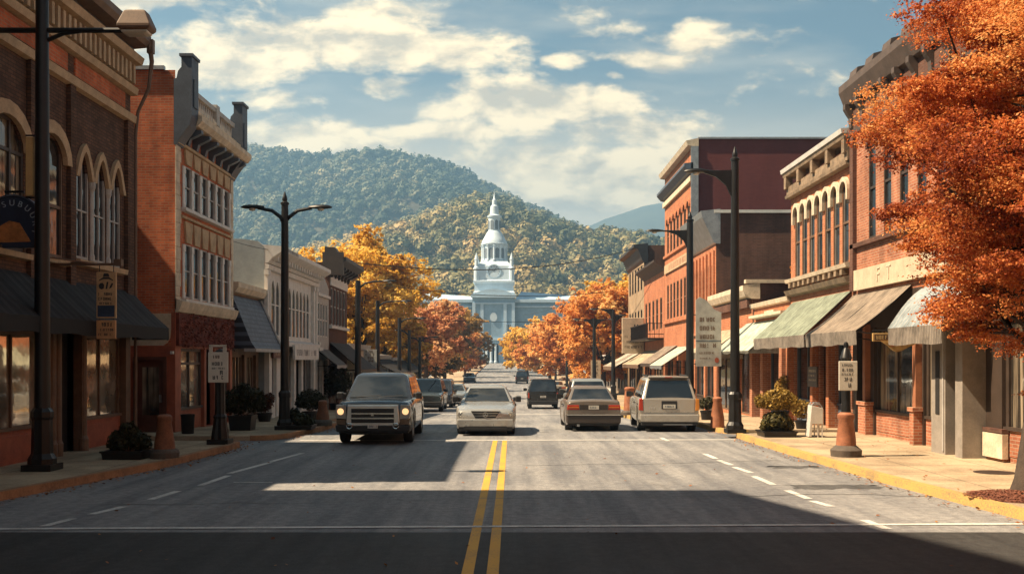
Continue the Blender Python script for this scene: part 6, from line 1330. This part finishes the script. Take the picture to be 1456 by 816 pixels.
tree('low dark hedge like tree before the courthouse steps', at(668, 230), 230, 8, 3.6, 4.2, 3.6, OLIV, 50, 7000, .28, 47, .24, .65, .34, 10, group=G1, base=0)
tree('small orange sapling on the roof terrace between the right brick buildings', 12.1, 42.0, 3, .7, 1.35, .9, ORNG, 14, 1800, .08, 48, .06, .7, .4, 6, name='sapling', base=gz(40) * 0 + 4.5)
# ------------------------------------------------------------------ vehicles (modelled at the origin, front towards -y)
TYRE = mat('tyre_rubber', (.014, .013, .013), .85, var=.3, world_=False); RIM = mat('alloy_rim', (.40, .39, .37), .35, .8, var=.2, world_=False); PLAST = mat('black_plastic', (.018, .017, .017), .55, var=.2, world_=False)
CHROME = mat('chrome', (.70, .69, .66), .14, 1.0, var=.08, world_=False); PLATE = mat('number_plate', (.55, .52, .45), .5, var=.1, world_=False); TAILR = mat('red_tail_lens', (.42, .035, .015), .2, var=.15, world_=False); AMBER = mat('amber_lens', (.55, .20, .03), .2, var=.15, world_=False); LAMPG = mat('headlight_glass', (.42, .40, .36), .12, .3, var=.15, world_=False)
CARGL = glass('car_window_glass', (.012, .014, .016), .03, 1.0); LIT = glow('lit_headlight', (1.0, .58, .26), .42)
def car(name, label, p, paint, group=None, cat='car', lower=None):
    """p: L, W, wheel radius wr, axles (yf, yr), stations [(y, zb, zt, w)], cabin (yf0, yf1, yr1, yr0, wbelt, wroof, zroof), belt z"""
    t = thing(name, label, cat, group=group); L, W_, wr = p['L'], p['W'], p['wr']; ax = p['ax']; st = p['st']
    Y = [s[0] for s in st]; f = lambda y, k: float(np.interp(y, Y, [s[k] for s in st]))
    ys = set(Y)
    for a in ax:
        for k in range(-8, 9): ys.add(a + (wr + .075) * math.sin(k / 8 * math.pi / 2))
    for k in np.linspace(Y[0], Y[-1], 30): ys.add(float(k))
    ys = sorted(y for y in ys if Y[0] <= y <= Y[-1])
    rings = []; ncap = None
    for y in ys:
        zb, zt, w = f(y, 1), f(y, 2), f(y, 3) / 2
        for a in ax:
            d = abs(y - a)
            if d < wr + .075: zb = max(zb, wr + math.sqrt((wr + .075) ** 2 - d * d) - .0)
        h = zt - zb; hh = zt - f(y, 1); prof = []
        for fr, wf in ((0, .955), (.12, .985), (.35, 1.0), (.6, .995), (.82, .975), (.94, .945), (1.0, .885)):
            z = zb + (zt - zb) * fr; prof.append((w * wf, z))
        top = [(w * .62, zt + .022), (w * .3, zt + .034), (0, zt + .038)]
        half = prof + top; ring = [(x, y, z) for x, z in half] + [(-x, y, z) for x, z in half[-2::-1]]
        rings.append(ring)
    m = MB(); n = len(rings[0])
    m.ring_loft(rings, 0, True, True, close=False)
    # dark underbody and wheel wells
    m.box(-W_ / 2 + .27, W_ / 2 - .27, Y[0] + .12, Y[-1] - .12, p.get('gc', .22), .62, 1)
    for a, b_ in zip([Y[0] + .1, ax[0] + wr + .09, ax[1] + wr + .09], [ax[0] - wr - .09, ax[1] - wr - .09, Y[-1] - .1]):
        if b_ - a > .1: m.box(-W_ / 2 + .10, W_ / 2 - .10, a, b_, p.get('gc', .22) + .02, .45, 1)
    bd = m.build('body', [paint, PLAST], t, smooth=True, ang=38)
    # cabin: pillars and roof
    yf0, yf1, yr1, yr0, wb, wt, zr = p['cab']; zb = p['belt']; wb /= 2; wt /= 2
    B4 = [(-wb, yf0, zb), (wb, yf0, zb), (wb, yr0, zb), (-wb, yr0, zb)]; zt = zr - .07; T4 = [(-wt, yf1, zt), (wt, yf1, zt), (wt, yr1, zt), (-wt, yr1, zt)]
    m = MB(); i = .14; R4 = [(-wt + i, yf1 + .16, zr), (wt - i, yf1 + .16, zr), (wt - i, yr1 - .12, zr), (-wt + i, yr1 - .12, zr)]
    m.ring_loft([B4, T4, R4], 0, False, True); m.build('roof', paint, t, smooth=True, bevel=.035, ang=50)
    def pane(nm, c, fu, fv, out):
        """c: four corners (bottom a, bottom b, top b, top a); fu, fv inner fractions"""
        a, b_, c_, d = [Vector(x) for x in c]; nn = (b_ - a).cross(d - a).normalized()
        if nn.dot(Vector(out)) < 0: nn = -nn
        L_ = lambda u, v: (a.lerp(b_, u)).lerp(d.lerp(c_, u), v) + nn * .012
        mm = MB(); mm.poly([L_(fu[0], fv[0]), L_(fu[1], fv[0]), L_(fu[1], fv[1]), L_(fu[0], fv[1])]); return mm.build(nm, CARGL, t)
    pane('windscreen', (B4[0], B4[1], T4[1], T4[0]), (.055, .945), (.06, .95), (0, -1, .3))
    pane('rear_window', (B4[3], B4[2], T4[2], T4[3]), (.06, .94), (p.get('rwb', .12), .93), (0, 1, .3))
    for s, (i0, i1) in ((-1, (0, 3)), (1, (1, 2))):
        for u0, u1 in p.get('sw', ((.08, .5), (.54, .93))): pane('side_window', (B4[i0], B4[i1], T4[i1], T4[i0]), (u0, u1), (.08, .90), (s, 0, .2))
    # wheels
    for a in ax:
        for s in (-1, 1):
            xo = s * (W_ / 2 - .03); xi = s * (W_ / 2 - .27); m = MB(); n = 22
            prof = [(wr * .62, xi), (wr * .93, xi), (wr, xi + s * .03), (wr, xo - s * .03), (wr * .94, xo), (wr * .66, xo), (wr * .62, xo - s * .02)]
            m.ring_loft([[(x, a + r * math.cos(2 * math.pi * k / n), wr + r * math.sin(2 * math.pi * k / n)) for k in range(n)] for r, x in prof], 0, False, False); w_ = m.build('wheel', TYRE, t, smooth=True)
            m = MB(); m.ring_loft([[(x, a + r * math.cos(2 * math.pi * k / n), wr + r * math.sin(2 * math.pi * k / n)) for k in range(n)] for r, x in ((wr * .66, xo - s * .01), (wr * .58, xo - s * .02), (wr * .54, xo - s * .07))], 0, False, True)
            for k in range(5):
                an = 2 * math.pi * k / 5; c, s_ = math.cos(an), math.sin(an); q = wr * .56
                m.poly([(xo - s * .02, a + r * c - e * s_, wr + r * s_ + e * c) for r, e in ((.04, -.045), (q, -.03), (q, .03), (.04, .045))])
            m.lathe([(0, 0), (0, 0)], 0, 0, 3) if 0 else None
            m.build('rim', RIM, w_)
    # mirrors, handles, sills
    for s in (-1, 1):
        m = MB(); x0 = s * (wb + .02); ym = yf0 + .28
        m.ring_loft([[(x0 + s * q, ym + y_, zb + .05 + z) for y_, z in ((-.05, -.02), (.06, -.02), (.06, .10), (-.05, .09))] for q in (0, .06)] + [[(x0 + s * q, ym + y_, zb + .05 + z) for y_, z in ((-.08, -.05), (.07, -.05), (.07, .13), (-.08, .11))] for q in (.09, .24)]); m.build('mirror', p.get('mir', PLAST), t, bevel=.012)
        for u in (.43, .82):
            yy = yf0 + (yr0 - yf0) * u; m = MB(); m.box(s * (f(yy, 3) / 2 - .012), s * (f(yy, 3) / 2 + .02), yy - .1, yy + .08, zb - .16, zb - .125); m.build('door_handle', PLAST, t)
    return t
def bolt(t, name, mt, boxes, bevel=0, parent=None):
    m = MB()
    for b_ in boxes:
        if len(b_) == 6: m.box(*b_)
        else: m.poly(b_)
    return m.build(name, mt, parent or t, bevel=bevel)
def lofted(t, name, mt, outline, y0, y1, grow=1.0, parent=None, bevel=0):
    cx_ = sum(p_[0] for p_ in outline) / len(outline); cz_ = sum(p_[1] for p_ in outline) / len(outline)
    m = MB(); m.ring_loft([[(x, y0, z) for x, z in outline], [(cx_ + (x - cx_) * grow, y1, cz_ + (z - cz_) * grow) for x, z in outline]]); return m.build(name, mt, parent or t, bevel=bevel)
def plate(t, y, z0, z1, w, out, seed):
    b_ = bolt(t, 'number_plate', PLATE, [(-w / 2, w / 2, min(y, y + out * .02), max(y, y + out * .02), z0, z1)]); m = MB()
    glyph_rows(m, (-w / 2, y + out * .02, z0), (1, 0, 0), (0, 0, 1), (0, out, 0), w, [((z1 - z0) * .25, (z1 - z0) * .5, w * .15, w * .9)], seed, off=.003); m.build('lettering', SLATE, b_)
def place(t, px, y, rz=0):
    t.location = (at(px, y), y, gz(y)); t.rotation_euler = (0, 0, R(rz)); return t

# dark pickup-like SUV with chrome grille
P_SUV = dict(L=5.2, W=2.0, wr=.40, ax=(-1.62, 1.62), gc=.28, belt=1.15, st=[(-2.60, .50, .92, 1.72), (-2.54, .42, 1.02, 1.88), (-2.40, .34, 1.09, 1.96), (-1.9, .34, 1.13, 2.0), (-1.15, .34, 1.17, 2.0), (0, .34, 1.17, 2.0), (1.8, .34, 1.17, 2.0), (2.45, .38, 1.15, 1.94), (2.58, .45, 1.10, 1.86)], cab=(-1.35, -.50, 2.2, 2.5, 1.80, 1.42, 1.84), sw=((.10, .37), (.39, .66), (.69, .94)))
DKP = carpaint('black_blue_car_paint', (.055, .062, .075), .18, .6); 
t = car('pickup_suv', 'dark SUV with huge chrome grille and lit headlights driving toward us', P_SUV, DKP, cat='car')
lofted(t, 'grille_surround', mat('bright_silver_trim', (.62, .61, .58), .25, .35, var=.08, world_=False), [(-.66, .50), (.66, .50), (.70, .60), (.66, 1.04), (-.66, 1.04), (-.70, .60)], -2.58, -2.70, .98, bevel=.02)
bolt(t, 'grille_opening', PLAST, [(-.55, .55, -2.712, -2.66, .58, .95)]); g = bolt(t, 'grille_bars', CHROME, [(-.55, .55, -2.74, -2.70, z, z + .04) for z in (.68, .80)])
m = MB(); m.ring_loft([[(x, y, z) for x, z in ((-.045, .76), (.045, .76), (.0, .86))] for y in (-2.75, -2.735)]); m.build('emblem', CHROME, t)
for s in (-1, 1):
    o_ = [(s * x, z) for x, z in ((.68, .66), (.96, .68), (.985, .84), (.96, 1.05), (.70, 1.06))]
    h = lofted(t, 'headlight', LAMPG, o_, -2.42, -2.63, .94, bevel=.012)
    m = MB(); m.ring_loft([[(s * .84 + r * math.cos(a), y, .87 + r * math.sin(a)) for a in np.linspace(0, 6.283, 19)[:-1]] for r, y in ((.085, -2.635), (.078, -2.645))]); m.build('bulb', LIT, h)
    m = MB(); m.tube([(s * .60 + .07 * math.cos(a), -2.72, .50 + .07 * math.sin(a)) for a in np.linspace(0, 6.283, 13)], .016, 6); m.build('tow_hook', CHROME, t)
    lofted(t, 'fog_lamp', mat('brown_tinted_lens', (.16, .10, .06), .2, var=.2, world_=False), [(s * x, z) for x, z in ((.70, .52), (.93, .54), (.95, .66), (.70, .66))], -2.40, -2.61, .95)
lofted(t, 'bumper', PLAST, [(-.96, .34), (.96, .34), (.99, .52), (-.99, .52)], -2.25, -2.68, .98, bevel=.03)
plate(t, -2.69, .44, .54, .26, -1, 81)
bolt(t, 'bonnet_lip', CHROME, [(-.66, .66, -2.60, -2.50, 1.03, 1.055)]); bolt(t, 'wiper', PLAST, [[(-.6, -1.32, 1.20), (.05, -1.26, 1.235), (.05, -1.25, 1.25), (-.6, -1.31, 1.215)], [(.0, -1.33, 1.20), (.65, -1.26, 1.235), (.65, -1.25, 1.25), (.0, -1.32, 1.215)]])
place(t, 533, 27.0, 1.0); t.location.y = 29.2; t.location.x = at(538, 28)
t.location.z = 0
# silver sedan towards us
P_SED = dict(L=4.6, W=1.78, wr=.315, ax=(-1.35, 1.35), gc=.18, belt=.93, st=[(-2.30, .30, .66, 1.42), (-2.24, .22, .72, 1.60), (-2.05, .20, .77, 1.72), (-1.5, .20, .85, 1.78), (-.85, .20, .93, 1.78), (0, .20, .95, 1.78), (1.3, .20, .97, 1.78), (2.0, .22, .95, 1.72), (2.22, .26, .90, 1.62), (2.30, .34, .84, 1.50)], cab=(-.95, -.22, .95, 1.62, 1.58, 1.16, 1.42), sw=((.16, .50), (.53, .84)))
SIL = carpaint('silver_car_paint', (.42, .41, .38), .25, .5)
t = car('sedan', 'silver sedan driving toward us over the yellow centre line', P_SED, SIL, cat='car'); 
lofted(t, 'grille', PLAST, [(-.42, .72), (.42, .72), (.30, .52), (-.30, .52)], -2.20, -2.33, .98); bolt(t, 'grille_bars', CHROME, [(-.36, .36, -2.345, -2.32, .655, .672), (-.32, .32, -2.345, -2.32, .585, .60), (-.42, .42, -2.34, -2.25, .715, .735), (-.30, .30, -2.335, -2.25, .50, .52)])
m = MB(); m.ring_loft([[(.075 * r * math.cos(a), y, .625 + .075 * r * math.sin(a)) for a in np.linspace(0, 6.283, 19)[:-1]] for r, y in ((1, -2.345), (1, -2.36), (.82, -2.36), (.82, -2.345))], 0, False, False)
for k in range(3):
    a = math.pi / 2 + k * 2 * math.pi / 3; m.poly([(.0 - .014 * math.sin(a), -2.352, .625 + .014 * math.cos(a)), (.07 * math.cos(a), -2.352, .625 + .07 * math.sin(a)), (.014 * math.sin(a), -2.352, .625 - .014 * math.cos(a))])
m.build('emblem', CHROME, t)
for s in (-1, 1):
    h = lofted(t, 'headlight', LAMPG, [(s * x, z) for x, z in ((.44, .55), (.74, .53), (.83, .62), (.80, .70), (.46, .71))], -2.02, -2.28, .96, bevel=.01); m = MB()
    for xx_, r_ in ((.56, .06), (.70, .055)): m.ring_loft([[(s * xx_ + r * math.cos(a), y, .625 + r * math.sin(a)) for a in np.linspace(0, 6.283, 15)[:-1]] for r, y in ((r_, -2.285), (r_ * .9, -2.29))])
    m.build('reflector', CHROME, h)
lofted(t, 'bumper', SIL, [(-.80, .26), (.80, .26), (.86, .36), (.84, .50), (-.84, .50), (-.86, .36)], -2.05, -2.36, .97, bevel=.03); bolt(t, 'air_intake', PLAST, [(-.62, .62, -2.37, -2.30, .20, .29)]); bolt(t, 'lower_lip', PLAST, [(-.78, .78, -2.30, -2.15, .15, .26)])
place(t, 691, 30.4, 0); t.location.y = 32.1
# grey sedan, rear view
P_OLD = dict(L=4.7, W=1.76, wr=.31, ax=(-1.35, 1.38), gc=.2, belt=.93, st=[(-2.34, .30, .68, 1.5), (-2.2, .22, .75, 1.68), (-1.5, .20, .86, 1.76), (-.9, .20, .92, 1.76), (0, .20, .95, 1.76), (1.45, .20, .98, 1.76), (2.1, .22, 1.0, 1.74), (2.30, .26, .98, 1.70), (2.36, .32, .93, 1.64)], cab=(-1.0, -.25, .85, 1.55, 1.56, 1.16, 1.41), sw=((.15, .48), (.51, .85)), rwb=.10)
GRY = carpaint('brown_grey_car_paint', (.20, .165, .135), .28, .4); 
def tail(t, y, z0, z1, x0, x1, lens=TAILR):
    for s in (-1, 1):
        h = lofted(t, 'tail_light', lens, [(s * x0, z0), (s * x1, z0), (s * (x1 - .015), z1), (s * (x0 + .02), z1)], y - .16, y + .02, .97, bevel=.008); bolt(t, 'light_bar', AMBER, [(s * (x0 + .03), s * (x1 - .05), y + .016, y + .028, z0 + (z1 - z0) * .42, z0 + (z1 - z0) * .58)], parent=h)
t = car('sedan', 'brown grey sedan seen from behind with wide red tail lights', P_OLD, GRY, cat='car'); t0 = t
tail(t, 2.345, .70, .86, .44, .84); bolt(t, 'boot_panel', mat('dark_boot_panel', (.035, .028, .024), .4, var=.2, world_=False), [(-.44, .44, 2.30, 2.372, .70, .86)]); plate(t, 2.372, .72, .84, .32, 1, 91)
lofted(t, 'bumper', mat('dark_brown_bumper', (.045, .034, .028), .5, var=.2, world_=False), [(-.86, .28), (.86, .28), (.88, .56), (-.88, .56)], 2.1, 2.44, .97, bevel=.03); bolt(t, 'bumper_trim', CHROME, [(-.84, .84, 2.435, 2.455, .54, .565)])
bolt(t, 'exhaust_pipe', METAL, [(.45, .53, 2.2, 2.46, .19, .26)]); place(t, 843, 32.4, 180); t.location.y = 34.4; t.location.z = gz(34.4)
# silver SUV rear view
P_WAG = dict(L=4.75, W=1.88, wr=.36, ax=(-1.42, 1.42), gc=.26, belt=1.02, st=[(-2.38, .40, .84, 1.62), (-2.25, .32, .92, 1.80), (-1.6, .30, 1.0, 1.88), (-.9, .30, 1.05, 1.88), (0, .30, 1.05, 1.88), (1.6, .30, 1.06, 1.88), (2.2, .32, 1.06, 1.85), (2.33, .36, 1.06, 1.80)], cab=(-1.1, -.35, 2.0, 2.33, 1.70, 1.34, 1.74), sw=((.12, .38), (.40, .66), (.69, .93)), rwb=.06)
SWG = carpaint('champagne_car_paint', (.44, .41, .36), .26, .45); 
t = car('suv', 'silver SUV parked with its rear to us on the right', P_WAG, SWG, cat='car')
for s in (-1, 1):
    lofted(t, 'tail_light', TAILR if s > 0 else AMBER, [(s * x, z) for x, z in ((.80, .68), (.93, .70), (.92, 1.05), (.82, 1.07))], 2.15, 2.36, .98, bevel=.01)
bolt(t, 'tailgate', SWG, [(-.78, .78, 2.28, 2.355, .62, 1.06)], bevel=.015); bolt(t, 'tailgate_trim', METAL, [(-.78, .78, 2.3, 2.37, .585, .615)]); bolt(t, 'plate_recess', PLAST, [(-.24, .24, 2.33, 2.362, .74, .99)]); plate(t, 2.362, .76, .88, .38, 1, 92)
lofted(t, 'bumper', SWG, [(-.90, .34), (.90, .34), (.93, .42), (.93, .58), (-.93, .58), (-.93, .42)], 2.0, 2.47, .98, bevel=.03); bolt(t, 'lower_bumper', PLAST, [(-.86, .86, 2.1, 2.44, .24, .35)]); bolt(t, 'tow_bar', METAL, [(-.7, .2, 2.40, 2.46, .255, .275)])
m = MB(); glyph_rows(m, (.45, 2.358, .74), (1, 0, 0), (0, 0, 1), (0, 1, 0), .3, [(0, .06, 0, .22)], 93); m.build('badge', CHROME, t); bolt(t, 'spoiler', SWG, [(-.62, .62, 1.9, 2.12, 1.70, 1.745)], bevel=.015); bolt(t, 'brake_light', TAILR, [(-.12, .12, 2.115, 2.13, 1.705, 1.73)])
for s in (-1, 1): bolt(t, 'roof_rail', PLAST, [(s * .60, s * .64, -.2, 1.8, 1.745, 1.79)])
place(t, 955, 31.7, 0); t.location = (4.98, 34.1, gz(34.1)); t.rotation_euler.z = R(180 - 2.5)
# pale wagon behind the grey sedan
t = car('estate_car', 'pale blue grey estate car parked ahead of the brown grey sedan', P_WAG, carpaint('pale_blue_car_paint', (.30, .32, .32), .25, .4), cat='car'); tail(t, 2.34, .70, .95, .66, .92); bolt(t, 'tailgate', METAL, [(-.62, .62, 2.28, 2.36, .62, .95)], bevel=.015); plate(t, 2.36, .70, .82, .32, 1, 94); lofted(t, 'bumper', PLAST, [(-.9, .32), (.9, .32), (.92, .58), (-.92, .58)], 2.1, 2.44, .98, bevel=.03); place(t, 826, 47, 180); t.location.x = 3.35
# dark van
P_VAN = dict(L=4.6, W=1.85, wr=.33, ax=(-1.4, 1.4), gc=.26, belt=.98, st=[(-2.3, .4, .84, 1.6), (-2.15, .3, .95, 1.8), (-1.4, .28, 1.0, 1.85), (2.1, .28, 1.02, 1.85), (2.28, .34, 1.02, 1.8)], cab=(-1.5, -.7, 2.05, 2.28, 1.74, 1.46, 1.78), sw=((.12, .38), (.40, .66), (.69, .93)), rwb=.08)
BLK = carpaint('black_car_paint', (.014, .013, .013)); t = car('minivan', 'black minivan driving away in the right lane', P_VAN, BLK, cat='van'); tail(t, 2.29, .66, .98, .80, .90); bolt(t, 'tailgate', BLK, [(-.76, .76, 2.24, 2.30, .5, .96)], bevel=.015); plate(t, 2.30, .68, .80, .34, 1, 95); lofted(t, 'bumper', PLAST, [(-.88, .3), (.88, .3), (.9, .5), (-.9, .5)], 2.1, 2.38, .98, bevel=.03); place(t, 772, 61, 180); t.location.y = 63; van = t
# parked cars on the left
t = car('parked_car', 'dark green grey car parked on the left just behind the dark SUV', P_WAG, carpaint('slate_green_car_paint', (.055, .065, .065)), cat='car', group='cars parked on the left'); 
for s in (-1, 1): lofted(t, 'headlight', LAMPG, [(s * x, z) for x, z in ((.52, .66), (.86, .66), (.88, .82), (.55, .84))], -2.1, -2.36, .95)
lofted(t, 'grille', PLAST, [(-.46, .62), (.46, .62), (.5, .82), (-.5, .82)], -2.2, -2.385, .98); lofted(t, 'bumper', PLAST, [(-.88, .34), (.88, .34), (.9, .56), (-.9, .56)], -2.0, -2.44, .98, bevel=.03); place(t, 604, 54.0, 0); t.location.y = 56.4
t2 = car('parked_car', 'dark blue van parked second on the left with a pale windscreen', P_VAN, carpaint('dark_blue_car_paint', (.04, .05, .07)), cat='car', group='cars parked on the left'); lofted(t2, 'bumper', PLAST, [(-.88, .3), (.88, .3), (.9, .5), (-.9, .5)], -2.05, -2.36, .98, bevel=.03)
for s in (-1, 1): lofted(t2, 'headlight', LAMPG, [(s * x, z) for x, z in ((.52, .64), (.84, .64), (.86, .8), (.55, .8))], -2.05, -2.27, .95)
t2.location = (at(622, 63), 65.5, gz(65))
t3 = car('parked_car', 'pale grey car parked third on the left in the sun', P_SED, carpaint('pale_grey_car_paint', (.28, .30, .30), .25, .4), cat='car', group='cars parked on the left'); lofted(t3, 'bumper', PLAST, [(-.8, .26), (.8, .26), (.84, .46), (-.84, .46)], -2.05, -2.34, .98, bevel=.03)
for s in (-1, 1): lofted(t3, 'headlight', LAMPG, [(s * x, z) for x, z in ((.46, .56), (.78, .55), (.80, .70), (.48, .71))], -2.02, -2.27, .95)
t3.location = (at(645, 72), 74.0, gz(74))
# small far cars
def far(label, src, px, y, rz, paint=None, grp='far cars down the street'):
    c = dup(src, (at(px, y), y, gz(y)), R(rz), label, grp)
    if paint:
        for ch in c.children:
            if ch.name.split('.')[0] in ('body', 'roof', 'tailgate'):
                ch.data = ch.data.copy(); ch.data.materials[0] = paint
    return c
far('small dark car coming toward us far down the left lane', t3, 668, 150, 0, carpaint('charcoal_car_paint', (.03, .03, .034)))
far('small black car driving away in the distance on the right', van, 742, 145, 180)
far('small pale blue car parked far away under the right golden trees', t0, 741, 175, 180, carpaint('faded_blue_car_paint', (.16, .22, .27)))
far('small pale car parked by the far right kerb behind the minivan', t0, 790, 96, 180, carpaint('cream_car_paint', (.42, .38, .31)))
# ------------------------------------------------------------------ air
m = MB(); m.box(-3300, 3300, -320, 3200, -12, 372); hz_o = m.build('haze', bpy.data.materials.new('haze_air')); hm = hz_o.data.materials[0]; hm.use_nodes = True; nt = hm.node_tree; nt.nodes.clear()
o_ = nt.nodes.new('ShaderNodeOutputMaterial'); pv = nt.nodes.new('ShaderNodeVolumePrincipled'); pv.inputs['Color'].default_value = (.32, .62, 1.0, 1); pv.inputs['Density'].default_value = .00056; pv.inputs['Anisotropy'].default_value = .25; nt.links.new(pv.outputs[0], o_.inputs['Volume']); hz_o['kind'] = 'stuff';
